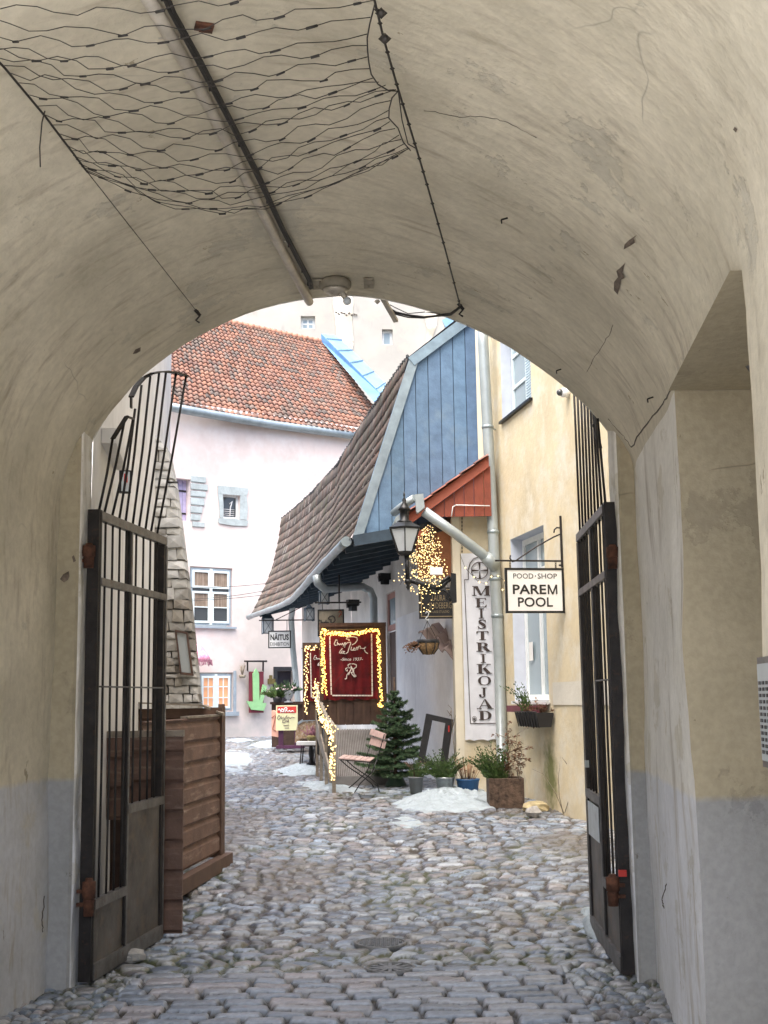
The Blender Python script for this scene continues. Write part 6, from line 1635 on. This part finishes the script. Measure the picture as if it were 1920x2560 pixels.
for q_ in range(26): a = rn.uniform(-1,1); fl.blob(p+Vector((a*27*k,rn.uniform(-.3,0),(33+rn.uniform(-4,12)*(1-abs(a)))*k)), rn.uniform(1.5,3)*k, .2, 6, 4, .8, q_)
b.build('greenery', M['fir'], t); fl.build('flowers', M['flower'], t)
p = W(694,1756,Yk-.1); t = thing('leafy_pot', 'dark pot of green foliage on the counter left of the urn', 'plant pot', p)
b = MB(); b.lathe(p, [(8*k,0),(12*k,8*k),(12*k,14*k),(10*k,14*k)], 14); b.build('pot', M['blackwood'], t)
b = MB()
for q_ in range(90): a = rn.uniform(-1,1); foliage_frond(b, p+Vector((a*10*k,rn.uniform(-.1,.1),13*k)), (a*1.5,rn.uniform(-.5,.5),.9), rn.uniform(12,34)*k, 4, .07, rn, .5, (.04,.06))
b.build('leaves', M['thuja'], t)
# folding sign
Ys_ = 28.3; t = thing('menu_board', 'pale yellow café board with red header on a purple stand', 'sign', W(718,1868,Ys_))
fr = Fr((W(690,1826,Ys_).x,Ys_),(1,-.02)); s1 = fr.hit(744,1790)[0]; z1 = fr.hit(717,1763)[1]; z0 = fr.hit(717,1826)[1]
b = MB(); b.bx(fr, 0, s1, -.04, 0, z0, z1); b.build('panel', M['creamprint'], t)
b = MB(); b.bx(fr, .03, s1-.03, 0, .006, z1-(z1-z0)*.31, z1-.03); b.build('red_header', M['redprint'], t)
b = MB(); mp = lambda x,y: (x*s1, z0+(1-y)*(z1-z0))
strokes(b, fr, [[(.10,.2),(.16,.14),(.2,.22),(.28,.14),(.34,.2),(.4,.12),(.5,.1),(.52,.18),(.4,.2)],[(.2,.28),(.26,.22),(.3,.27),(.38,.2),(.36,.29)],[(.42,.28),(.5,.2),(.56,.27),(.62,.21),(.68,.27),(.76,.22),(.84,.26)]], mp, .011, .008); b.build('header_script', M['whiteboard'], t)
b = MB(); strokes(b, fr, [[(.18,.42),(.10,.40),(.06,.52),(.12,.56),(.2,.5),(.24,.42),(.26,.54),(.34,.46),(.38,.54),(.46,.46),(.5,.4),(.5,.54),(.6,.46),(.66,.53),(.74,.47),(.86,.5)],[(.44,.56),(.32,.58),(.3,.68),(.4,.68),(.48,.6),(.52,.68),(.58,.54),(.58,.68)],[(.35,.8),(.6,.79)],[(.4,.9),(.6,.9)]], mp, .009, .006); b.build('body_script', M['wood_grey'], t)
blk('stand_leg', t, 'purple', 696,708,1826,1866,Ys_+.05,.1); blk('stand_leg', t, 'purple', 736,745,1826,1866,Ys_+.05,.1); blk('stand_foot', t, 'purple', 690,760,1865,1872,Ys_-.1,.5)
t = thing('salmon_board', 'salmon pink side board behind the pale yellow café board', 'sign', W(687,1842,Ys_+.3)); 
b = MB(); b.prism([W(x,y,Ys_+.3) for x,y in ((679,1776),(694,1779),(695,1843),(679,1840))], (.05,.04,0)); b.build('panel', M['pinkprint'], t)
b = MB(); ff = Fr((W(679,1800,Ys_+.29).x,Ys_+.29),(1,0)); strokes(b, ff, [[(0,0),(.1,.08),(.06,-.1),(.02,-.25),(.1,-.3)]], lambda x,y:(x,ff.hit(683,1795)[1]+y), .008, .003); b.build('script', M['redtrim'], t)
# ================================================================ PINK HOUSE
e0, e1 = W(395,1700,35.6), W(905,1700,39.8)
PK = Fr((e0.x,e0.y),(e1.x-e0.x,e1.y-e0.y)); LP = (Vector((e1.x-e0.x,e1.y-e0.y))).length
ph = thing('pink_house', 'pale pink plastered house with orange tiled roof closing the lane', 'house', (e0.x+3,e0.y+.5,.5))
def ph_(px0,px1,py0,py1): return (PK.hit(px0,(py0+py1)/2)[0], PK.hit(px1,(py0+py1)/2)[0], PK.hit((px0+px1)/2,py1)[1], PK.hit((px0+px1)/2,py0)[1])
hw1 = ph_(474,581,1418,1566); hs = ph_(555,600,1236,1297); hsh = ph_(425,476,1196,1301); hb = ph_(497,583,1681,1780); hd = ph_(692,738,1677,1830)
zev = PK.hit(640,1060)[1]
PKe0, PKe1 = PK.hit(415,1008)[1], PK.hit(899,1090)[1]
H_ = [hw1,hs,hsh,hb,hd]
b = MB(); wall(PK, -1.5, LP+1, .2, max(PKe0,PKe1)+.1, H_, b=b); b.build('wall', M['pink'], ph)
reveals(PK, H_, .35).build('reveal', M['pink'], ph)
s_g = PK.hit(602,1600)[0]; z_g = PK.hit(640,1640)[1]
b = MB(); b.prism([PK.pt(s,.03,z) for s,z in ((PK.hit(590,1840)[0],.2),(LP,.2),(LP,PK.hit(740,1525)[1]),(PK.hit(690,1530)[0],PK.hit(690,1528)[1]),(PK.hit(640,1590)[0],PK.hit(640,1575)[1]),(PK.hit(612,1650)[0],PK.hit(612,1650)[1]))], PK.n*-.025) if False else None
# wet, grimy lower stretch beside the doorway
b = MB(); b.bx(PK, hd[0], hd[1], -.33, -.25, hd[2], hd[3]); b.build('door', M['darkdoor'], ph)
b = MB(); b.bx(PK, hd[0]-.12, hd[0], -.01, .04, hd[2], hd[3]+.12); b.bx(PK, hd[0], hd[1], -.01, .04, hd[3], hd[3]+.12); b.build('door_frame', M['blackwood'], ph)
def casement(h, rows, cols, back, dd=-.04):
    s0,s1,z0,z1 = h; t = window(PK, ph, (s0+.04,s1-.04,z0+.04,z1-.04), dd, 1, [], M['bluetrim'], back, .07)
    mid = (s0+s1)/2
    for (a,c) in ((s0+.10,mid-.03),(mid+.03,s1-.10)):
        for (za,zc) in rows:
            zz0, zz1 = z0+.10+(z1-z0-.20)*za, z0+.10+(z1-z0-.20)*zc
            b = MB(); fw = .062
            for q in ((a,c,zz0,zz0+fw),(a,c,zz1-fw,zz1),(a,a+fw,zz0+fw,zz1-fw),(c-fw,c,zz0+fw,zz1-fw)): b.bx(PK, q[0],q[1],dd,dd+.03,q[2],q[3])
            if cols:
                for k in range(1,cols[0]): x = a+(c-a)*k/cols[0]; b.bx(PK, x-.015,x+.015,dd,dd+.02,zz0+fw,zz1-fw)
                for k in range(1,cols[1]): z = zz0+(zz1-zz0)*k/cols[1]; b.bx(PK, a+fw,c-fw,dd,dd+.018,z-.015,z+.015)
            b.build('casement', M['winframe'], t)
            if back == M['glass']:
                b = MB(); zt_ = zz1-fw; zb_ = zz0+fw if za > .4 else zz0+(zz1-zz0)*.47
                b.bx(PK, a+fw,c-fw,dd-.015,dd-.008,zb_,zt_); b.build('blind', M['blind'], t)
                b = MB()
                if za < .4: b.bx(PK, a+fw,c-fw,dd,dd+.02,zz0+(zz1-zz0)*.5-.015,zz0+(zz1-zz0)*.5+.015); b.build('glazing_bar', M['winframe'], t)
    b = MB(); b.bx(PK, mid-.04,mid+.04,dd,dd+.035,z0+.05,z1-.05); b.build('mullion', M['winframe'], t)
    return t
tw_ = casement(hw1, [(0,.60),(.66,1)], None, M['glass'])
b = MB(); b.bx(PK, hw1[0]-.1,hw1[1]+.1,-.02,.10,hw1[2]-.06,hw1[2]); b.build('sill', M['bluetrim'], ph)
casement(hb, [(0,1)], (2,3), M['warm'])
b = MB(); b.bx(PK, hb[0]-.1,hb[1]+.15,-.02,.10,hb[2]-.12,hb[2]); b.bx(PK, hb[1],hb[1]+.09,-.01,.03,hb[2],hb[3]+.05); b.build('sill', M['bluetrim'], ph)
# small window with stone surround
so = ph_(545,617,1216,1313)
b = MB()
rnp = random.Random(4)
def irr(q): return [PK.pt(s+rnp.uniform(-.04,.04),.012,z+rnp.uniform(-.03,.03)) for s,z in ((q[0],q[2]),((q[0]+q[1])/2,q[2]),(q[1],q[2]),(q[1],(q[2]+q[3])/2),(q[1],q[3]),((q[0]+q[1])/2,q[3]),(q[0],q[3]),(q[0],(q[2]+q[3])/2))]
for q in ((so[0],so[1],hs[3],so[3]),(so[0],so[1],so[2],hs[2]),(so[0]+.01,hs[0],hs[2],hs[3]),(hs[1],so[1]-.02,hs[2],hs[3])): b.prism(irr(q)[::-1], PK.n*.03)
b.build('stone_surround', M['stone_pale'], ph)
w = window(PK, ph, (hs[0],hs[1],hs[2],hs[3]), -.12, 1, [], M['winwhite'], M['glass'], .07)
b = MB(); sm_, zm_ = (hs[0]+hs[1])/2, (hs[2]+hs[3])/2
b.tube([PK.pt(sm_+.03,-.13,hs[2]+.1),PK.pt(sm_+.05,-.13,zm_),PK.pt(sm_+.12,-.13,zm_+.2),PK.pt(sm_+.02,-.13,zm_+.1)], .02, 5)
for k in range(4): b.tube([PK.pt(hs[0]+.1,-.13,hs[2]+.12+k*.06),PK.pt(hs[1]-.12,-.13,hs[2]+.12+k*.06)], .008, 4)
b.build('window_ornament', M['whiteboard'], w)
# lilac shutter
s0,s1,z0,z1 = hsh; b = MB(); n_ = 5
for k in range(n_): b.bx(PK, s0+(s1-s0)*k/n_+.008, s0+(s1-s0)*(k+1)/n_-.008, -.3, -.26, z0, z1)
sh = b.build('shutter', M['lilac'], ph)
b = MB()
for f in (.18,.72): b.bx(PK, s0, s1-.02, -.26, -.24, z0+(z1-z0)*f, z0+(z1-z0)*f+.05)
b.build('iron_strap', M['iron'], sh)
b = MB(); q = random.Random(3); zc = PK.hit(490,1318)[1]
while zc < PK.hit(490,1196)[1]:
    h_ = q.uniform(.16,.24); r_ = PK.hit(q.uniform(498,520),1300)[0]; l_ = PK.hit(q.uniform(477,486),1300)[0] if zc < z0 else s1
    b.hexa([PK.pt(l_,-.02,zc),PK.pt(r_+q.uniform(-.08,.08),-.02,zc),PK.pt(r_,.05,zc+.02),PK.pt(l_,.05,zc+.02),PK.pt(l_,-.02,zc+h_-.01),PK.pt(r_,-.02,zc+h_-.01),PK.pt(r_,.05,zc+h_-.04),PK.pt(l_,.05,zc+h_-.04)]); zc += h_+.012
b.build('exposed_quoin', M['stone_pale'], ph)
# roof
E0, E1 = W(385,1004,35.3), W(1012,1106,40.5); T0, T1 = W(385,766,41), W(806,856,45.2)
nr_ = (E1-E0).cross(T0-E0).normalized(); nr_ = nr_ if nr_.z > 0 else -nr_
def PKR(u,v): return E0.lerp(E1,u).lerp(T0.lerp(T1,u),v) + nr_*.06*mnoise.noise(Vector((u*5,v*4,0))), nr_
rn = random.Random(14)
b, cols = tiles(PKR, 46, 26, .035, [(.27,.135,.095),(.30,.15,.10),(.25,.125,.09),(.27,.16,.12),(.22,.125,.10),(.17,.125,.105),(.15,.12,.105),(.29,.145,.10),(.26,.135,.10)], rn, lift=.045)
b.build('tiled_roof', M['tile_fresh'], ph, cols=cols)
b = MB()
for k in range(30): q = T0.lerp(T1,k/30); q2 = T0.lerp(T1,(k+1.1)/30); b.tube([q,q2],[.13,.10],8)
b.build('ridge_tile', mat('ridge clay', (.42,.22,.15), .85, var=.2, vs=3), ph)
b = MB(); b.tube([W(x,y,Y_) for x,y,Y_ in ((400,1012,35.1),(470,1026,35.7),(538,1038,36.3),(682,1062,37.6),(827,1081,38.9),(905,1092,39.6))], .13, 10); b.build('gutter', M['zinc'], ph)
b = MB(); b.quad(E0+Vector((0,0,-.05)),E1+Vector((0,0,-.05)),E1+Vector((.2,1,-.25)),E0+Vector((.2,1,-.25))); b.build('soffit', M['cornice'], ph)
# parapet flashing on the roof end
t = thing('parapet_flashing', 'light blue metal capping on the parapet between orange roof and white facade', 'parapet', W(880,920,45))
b = MB(); b.prism([W(803,834,45.2),W(843,839,46.5),W(978,972,42.5),W(958,990,41)], (0,0,-.05)); b.build('capping', M['flashing'], t)
b = MB()
for k in range(5): f=(k+.5)/5; a_ = W(803,834,45.2).lerp(W(958,990,41),f); c_ = W(843,839,46.5).lerp(W(978,972,42.5),f); b.bar(a_+Vector((0,0,.02)),c_+Vector((0,0,.02)),.03,.05)
b.build('seam', M['flashing'], t)
b = MB(); b.prism([W(803,835,45.15),W(958,991,40.95),W(941,1012,40.4),W(803,852,45.1)], (.1,.3,0)); b.build('side_sheet', M['flashing_dark'], t)
# white facade behind
TW = Fr((W(300,900,58).x,58),(1,.08)); tw = thing('white_facade', 'tall peeling white facade rising behind the orange roof', 'building', W(800,1000,58))
h1 = (TW.hit(752,800)[0],TW.hit(788,800)[0],TW.hit(770,822)[1],TW.hit(770,790)[1]); h2 = (TW.hit(955,840)[0],TW.hit(982,840)[0],TW.hit(970,862)[1],TW.hit(970,823)[1])
wall(TW, 0, TW.hit(1300,800)[0], 8, 27, [h1,h2]).build('wall', M['tower'], tw)
reveals(TW,[h1,h2],.5).build('reveal', M['tower'], tw)
for h in (h1,h2): window(TW, tw, h, -.3, 2 if h is h1 else 1, [.5] if h is h1 else [], M['winwhite'], M['glass_blue'], .12, .08)
b = MB(); pts = [TW.pt(TW.hit(x,y)[0],.04,TW.hit(x,y)[1]) for x,y in ((838,700),(876,700),(884,760),(880,800),(884,860),(872,920),(850,900),(842,860),(838,800),(832,760))]; b.poly(pts); b.build('bare_rubble_strip', M['tower_bare'], tw)
b = MB(); pts = [TW.pt(TW.hit(x,y)[0],.04,TW.hit(x,y)[1]) for x,y in ((1068,760),(1080,752),(1096,775),(1090,820),(1078,850),(1064,860),(1068,820),(1060,790))]; b.poly(pts); b.build('bare_rubble_patch', M['tower_bare'], tw)
rn = random.Random(3); b = MB()
for k in range(9): x = 838+k*6.5; q = TW.pt(TW.hit(x,785+k)[0],.05,TW.hit(x,782+rn.uniform(-3,3)+k)[1]); b.bar(q, q+Vector((rn.uniform(.05,.12),0,rn.uniform(-.08,.06))), .05)
b.build('rubble_edge', M['crack'], tw)
b = MB(); b.prism([W(x,y,30) for x,y in ((1105,800),(1135,782),(1175,782),(1150,800),(1120,830))], (.3,2,0)); b.build('roof_flashing', M['flashing'], label='strip of light blue metal roof behind the blue gable peak', cat='roof')

# things on the pink wall
def onp(px,py,d=0): s,z = PK.hit(px,py,d); return PK.pt(s,d,z)
t = thing('arrow_sign', 'maroon board with a large light green arrow pointing down, hung on the pink house', 'sign', onp(640,1782,.15))
b = MB(); b.prism([onp(x,y,.10) for x,y in ((622,1679),(657,1679),(657,1782),(622,1782))], PK.n*.05); b.build('board', M['maroon_board'], t)
b = MB(); b.prism([onp(x,y,.155) for x,y in ((639,1671),(646,1684),(647,1752),(656,1711),(666,1716),(655,1757),(665,1758),(658,1777),(627,1774),(615,1753),(632,1754),(631,1684))], PK.n*.04); b.build('arrow', M['green_arrow'], t)
b = MB(); b.tube([onp(611,1653,.3),onp(667,1653,.3)], .03, 6); 
for x in (618,657): b.bar(onp(x,1653,0),onp(x,1653,.3),.03); b.bar(onp(x,1676,0),onp(x,1655,.28),.03); b.bar(onp(x+2,1654,.14),onp(x+2,1680,.14),.02)
b.build('bracket', M['iron'], t)
t = thing('wall_parasol', 'pink fringed cloth parasol on the pink wall behind the stone buttress', 'parasol', onp(490,1665,.5))
c = onp(483,1606,.6); k = 35.5/F; b = MB(); b.lathe(c+Vector((0,0,-48*k)), [(46*k,0),(40*k,14*k),(24*k,36*k),(3*k,48*k)], 20); b.build('canopy', M['parasol'], t)
b = MB(); rn = random.Random(2)
for q in range(60): a = q*math.pi/30; p = c+Vector((math.cos(a)*46*k,math.sin(a)*46*k,-48*k)); b.bar(p+Vector((0,0,.05)),p+Vector((rn.uniform(-.03,.03),0,-rn.uniform(6,11)*k)),.045,.02)
b.build('fringe', M['heather'], t)
p = onp(606,1695,.15); t = thing('wall_basket', 'tiny wall basket with dried twigs between window and arrow sign', 'basket', p)
b = MB(); b.lathe(p, [(.08,0),(.11,.09),(.09,.09)], 10); b.build('basket', M['conduit_plate'], t)
b = MB()
for q in range(12): b.tube([p+Vector((0,0,.06)), p+Vector((rn.uniform(-.1,.1),rn.uniform(-.05,.05),rn.uniform(.25,.45)))], .008, 4)
b.build('twigs', M['twig'], t)
b = MB(); b.prism([onp(x,y,.03) for x,y in ((669,1697),(686,1697),(686,1710),(669,1710))], PK.n*.06); b.prism([onp(x,y,.03) for x,y in ((673,1688),(679,1688),(679,1697),(673,1697))], PK.n*.05); b.build('letter_box', M['brass'], label='small brass letter box on the wall left of the dark doorway', cat='letter box')
for i,(a,c,s_) in enumerate((((405,1468),(735,1450),8),((405,1500),(735,1462),10),((405,1505),(735,1478),5))):
    pts = [W(a[0]+(c[0]-a[0])*f, a[1]+(c[1]-a[1])*f+s_*math.sin(math.pi*f), 34.5-2.5*f) for f in [q/10 for q in range(11)]]
    b = MB(); b.tube(pts, .007, 5); b.build('overhead_wire', M['cable'], label=['uppermost wire crossing in front of the pink house window','middle wire crossing in front of the pink house window','lowest wire crossing in front of the pink house window'][i], cat='wire', group='wires across the pink house')
b = MB(); rn = random.Random(6)
for q in range(60): g_ = G(rn.uniform(556,690), rn.uniform(1828,1836)); b.blob(g_+Vector((0,-.3,.05)), rn.uniform(.08,.2), .25, 6, 4, .7, q, False)
b.build('rubble', M['rockgrey'], label='row of mossy rubble along the foot of the pink house', cat='rubble', kind='stuff')
b = MB()
for q in range(120): g_ = G(rn.uniform(560,690), rn.uniform(1826,1836)); foliage_frond(b, g_+Vector((0,-.25,.1)), (rn.uniform(-1,1),rn.uniform(-1,.2),.6), .2, 3, .08, rn, .5, (.04,.05))
b.build('weeds', M['thuja'], label='low weeds along the foot of the pink house', cat='weeds', kind='stuff')

# ================================================================ LEFT SIDE: white wall, buttress, enclosure
a_, c_ = W(238,1700,8.0), W(418,1700,20.0)
LW = Fr((a_.x,a_.y),(c_.x-a_.x,c_.y-a_.y)); LL = Vector((c_.x-a_.x,c_.y-a_.y)).length
lt = thing('white_building', 'white plastered building beyond the left gate leaf', 'building', (c_.x-1,14,0))
wall(LW, -.4, LL, -.2, 9.5, []).build('wall', M['white_wall'], lt)
LE = Fr((c_.x,c_.y),(-.9,.4)); b = MB(); b.quad(LE.pt(0,0,-.2),LE.pt(8,0,-.2),LE.pt(8,0,9.5),LE.pt(0,0,9.5)); b.build('end_wall', M['white_wall'], lt)
b = MB(); s_,z_ = LW.hit(268,1143); b.bx(LW, s_-.5, s_+.5, .003, .10, z_, z_+.10); b.build('ledge', M['white_wall'], lt)
s_, z_ = LW.hit(314,1205); t = thing('notice_frame', 'black framed notice with red and white print on the white building', 'notice', LW.pt(s_,.05,z_-.35))
s0 = LW.hit(300,1200)[0]; s1 = LW.hit(328,1205)[0]; z1 = LW.hit(314,1170)[1]; z0 = LW.hit(314,1228)[1]
NF = Fr((W(300,1200,9.6).x,9.6),(.9,.4)); s0 = 0; s1 = NF.hit(328,1200)[0]; z1 = NF.hit(314,1175)[1]; z0 = NF.hit(314,1232)[1]
b = MB(); b.bx(NF, s0, s1, -.05, 0, z0, z1); b.build('frame', M['blackwood'], t)
b = MB(); b.bx(NF, s0+.012, s1-.012, .0, .004, z0+.012, z1-.012); b.build('sheet', M['poster'], t)
b = MB(); b.bx(NF, s0+.03, s1-.03, .004, .006, z0+(z1-z0)*.45, z1-.03); b.build('print', M['redprint'], t)
# buttress
Yb0 = 15.2; t = thing('stone_buttress', 'leaning rubble stone buttress with peeling whitewash against the white building', 'buttress', W(420,1860,Yb0))
prof = [(337,1037),(362,1048),(388,1090),(417,1119),(436,1211),(450,1320),(460,1399),(472,1500),(484,1620),(497,1752),(506,1900),(510,1960),(250,1960),(300,1400)]
b = MB(); b.prism([W(x+2,y+2,Yb0+.12) for x,y in prof], (-.62,2.6,0)); b.build('mortar_core', mat('lime mortar', (.38,.35,.30), .95, var=.2, vs=3, bump=.6, bs=12), t)
def edge(py):
    r = [(337,1037),(362,1048),(388,1090),(417,1119),(436,1211),(450,1320),(460,1399),(472,1500),(484,1620),(497,1752),(506,1900),(510,1960)]
    for i in range(len(r)-1):
        if r[i][1] <= py <= r[i+1][1]: f = (py-r[i][1])/(r[i+1][1]-r[i][1]); return r[i][0]+(r[i+1][0]-r[i][0])*f
    return 337 if py < 1037 else 510
def ledge(py): return 337-(py-1037)*.10 if py > 1037 else 337
rn = random.Random(10); b = MB(); cols = []; y = 1950
while y > 1046:
    h_ = rn.uniform(16,32) if y < 1650 else rn.uniform(10,24); x = ledge(y)-rn.uniform(0,20); yt = max(y-h_,1040)
    while x < edge((y+yt)/2)-4:
        w_ = rn.uniform(20,50) if y < 1650 else rn.uniform(14,44); x1 = x+w_; last = x1 > edge(y)-12; x1 = edge(y) if last else x1; xt1 = edge(yt) if last else x1
        if x1-x > 3:
            g_ = .6; dep = rn.uniform(.0,.03); j = lambda: rn.uniform(-4,4)
            fr4 = [W(x+g_+j()*.5,y-g_+j()*.6,Yb0+dep),W(x1-g_+j()*.5,y-g_+j()*.6,Yb0+dep),W(xt1-g_+j()*.5,yt+g_+j()*.6,Yb0+dep+.02),W(x+g_+j()*.5,yt+g_+j()*.6,Yb0+dep+.02)]
            bk = [p+Vector((0,.3,0)) for p in [W(x,y,Yb0),W(x1,y,Yb0),W(xt1,yt,Yb0),W(x,yt,Yb0)]]
            cen = sum(fr4,Vector())/4+Vector((0,-.02,0)); n0 = len(b.f); i0 = b.add(bk+fr4+[cen])
            for q in ((0,1,5,4),(1,2,6,5),(2,3,7,6),(3,0,4,7),(4,5,8),(5,6,8),(6,7,8),(7,4,8)): b.face(tuple(i0+k for k in q))
            k = rn.uniform(.75,1.1); c = rn.choice([(.58,.58,.56),(.52,.51,.48),(.64,.64,.62),(.40,.38,.34),(.55,.54,.50)]) if y < 1500 else rn.choice([(.46,.44,.40),(.36,.33,.28),(.42,.40,.36),(.27,.24,.2)])
            cols += [tuple(v*k for v in c)]*(len(b.f)-n0)
        if last or x1 <= x+1: break
        x = x1+.5
    y = min(yt, y-4)-.5
b.build('rubble_face', mat_attr('rubble stone', .92, .35, 4, .9, 9, col2=(.60,.595,.57), c2=(.50,.62)), t, cols=cols)
t = thing('leaning_mirror', 'narrow dark framed mirror hung askew on the stone buttress', 'mirror', W(462,1690,Yb0-.08))
o_ = [(437,1574),(468,1580),(483,1690),(450,1686)]; n_ = [(441,1580),(465,1585),(478,1683),(453,1680)]; b = MB()
for i in range(4): j = (i+1)%4; b.prism([W(*o_[i],Yb0-.10),W(*o_[j],Yb0-.10),W(*n_[j],Yb0-.10),W(*n_[i],Yb0-.10)], (0,.05,0))
b.build('frame', M['wood_dark'], t); b = MB(); b.poly([W(*q,Yb0-.07) for q in n_][::-1]); b.build('mirror_glass', M['mirror'], t)
# enclosure
t = thing('brown_enclosure', 'brown painted shiplap terrace enclosure behind the left gate leaf', 'enclosure', G(500,2150))
def siding(b, fr, s0, s1, z0, z1, bh=.172, d=0.0):
    z = z0
    while z < z1-.02:
        t_ = min(z+bh, z1); P = lambda s,dd,zz: fr.pt(s,d+dd,zz)
        for (za,zb,da,db) in ((z,z+.012,-.012,-.012),(z+.012,z+.03,-.004,.016),(z+.03,min(t_,z+bh*.80),.016,.012),(min(t_,z+bh*.80),min(t_,z+bh*.88),.012,.003),(min(t_,z+bh*.88),t_,.003,-.010)):
            if zb > za: b.hexa([P(s0,-.03,za),P(s1,-.03,za),P(s1,da,za),P(s0,da,za),P(s0,-.03,zb),P(s1,-.03,zb),P(s1,db,zb),P(s0,db,zb)])
        z = t_
q0, q1 = W(459,2184,10.55), W(545,2140,11.75); SP = Fr((q0.x,q0.y),(q1.x-q0.x,q1.y-q0.y)); Ls = Vector((q1.x-q0.x,q1.y-q0.y)).length
zs0, zs1 = W(500,2165,11.1).z+.03, W(500,1794,11.1).z
b = MB(); siding(b, SP, -1.2, Ls, zs0, zs1); b.build('side_panel', M['wood_brown'], t)
b = MB(); b.bx(SP, Ls, Ls+.14, -.08, .03, zs0-.04, W(548,1790,11.8).z+.08); b.build('corner_post', M['wood_trim'], t)
b = MB(); b.bx(SP, -.4, Ls+.22, .0, .09, zs0-.14, zs0-.02); b.build('base_board', M['wood_trim'], t)
for s in (Ls-.05,): 
    b = MB()
    for k in range(8): b.bx(SP, Ls+.14, Ls+.165, -.04, .02, zs0+.02+k*.172, zs0+.15+k*.172)
    b.build('board_ends', M['wood_brown'], t)
b = MB(); b.bx(SP, -.005, Ls-.005, -.04, .022, zs1+.001, zs1+.02); b.build('top_edge', M['wood_grey'], t)
BP = Fr((W(262,1800,12.6).x,12.6),(1,0)); sE = BP.hit(556,1800)[0]; zb1 = BP.hit(420,1764)[1]
b = MB(); siding(b, BP, 0, sE, .2, zb1-.03); b.build('back_panel', M['wood_trim'], t)
b = MB(); b.hexa([W(262,1756,12.5),W(515,1766,12.5),W(515,1766,12.9),W(262,1756,12.9),W(262,1752,12.5),W(515,1762,12.5),W(515,1762,12.9),W(262,1752,12.9)])
b.hexa([W(515,1766,12.45),W(562,1789,11.7),W(556,1789,11.5),W(507,1768,12.3),W(515,1761,12.45),W(562,1782,11.7),W(556,1783,11.5),W(507,1762,12.3)]); b.build('cap_rail', M['wood_grey'], t)
FPn = Fr((W(330,2000,8.95).x,8.95),(1,-.0)); sF = FPn.hit(458,2000)[0]; z1 = FPn.hit(430,1842)[1]; z0 = .0
b = MB(); siding(b, FPn, 0, sF, z0, z1, .205); 
s_l = FPn.hit(246,2000)[0]; siding(b, FPn, s_l, -.001, FPn.hit(300,2050)[1], z1, .205); b.build('front_panel', M['wood_brown'], t)
b = MB(); b.bx(FPn, s_l, sF, -.05, .014, z1+.002, z1+.045); b.build('front_cap', M['wood_grey'], t)
b = MB(); b.bx(FPn, s_l-.25, sF-.2, -.45, -.40, -.05, 1.15); b.build('inner_frame', M['wood_inner'], t)
rock('cobble_boulder', 'rounded grey boulder under the left gate leaf', 330, 2395, .085, .5, M['rockgrey'], 8)

# ================================================================ LIGHT, SKY, CAMERA
w = bpy.data.worlds.new('World'); scene.world = w; w.use_nodes = True; nt = w.node_tree
bg = nt.nodes['Background']; sky = nt.nodes.new('ShaderNodeTexSky'); sky.sky_type = 'NISHITA'; sky.sun_disc = False
EL, AZ = 68, 205     # azimuth clockwise from +Y (north)
sky.sun_elevation = rad(EL); sky.sun_rotation = rad(AZ); sky.air_density = .75; sky.dust_density = 5.0; sky.ozone_density = 1.0
nt.links.new(sky.outputs[0], bg.inputs[0]); bg.inputs[1].default_value = .15
sun = bpy.data.lights.new('sun', 'SUN'); sun.energy = 1.9; sun.angle = rad(95); sun.color = (1.0,.95,.87)
so_ = bpy.data.objects.new('sun', sun); COL.objects.link(so_)
dv = Vector((math.sin(rad(AZ))*math.cos(rad(EL)), math.cos(rad(AZ))*math.cos(rad(EL)), math.sin(rad(EL))))
so_.rotation_euler = dv.to_track_quat('Z','Y').to_euler()
cam = bpy.data.cameras.new('camera'); co = bpy.data.objects.new('camera', cam); COL.objects.link(co)
cam.sensor_fit = 'VERTICAL'; cam.sensor_height = 36; cam.lens = 36*F/2560; cam.clip_start = .05; cam.clip_end = 1000
Rt, Up, Fw = Vector((1,0,0)), Vector((0,-math.sin(PITCH),math.cos(PITCH))), Vector((0,math.cos(PITCH),math.sin(PITCH)))
c_, s_ = math.cos(ROLL), math.sin(ROLL)
rx_ = Rt*c_ - Up*s_ ; ux_ = Rt*s_ + Up*c_
from mathutils import Matrix
m4 = Matrix((( rx_.x, ux_.x, -Fw.x, 0),( rx_.y, ux_.y, -Fw.y, 0),( rx_.z, ux_.z, -Fw.z, CZ),(0,0,0,1)))
co.matrix_world = m4
scene.camera = co
scene.view_settings.view_transform = 'Standard'; scene.view_settings.look = 'None'; scene.view_settings.gamma = 1
scene.view_settings.exposure = 1.82
scene.cycles.max_bounces = 12; scene.cycles.diffuse_bounces = 8
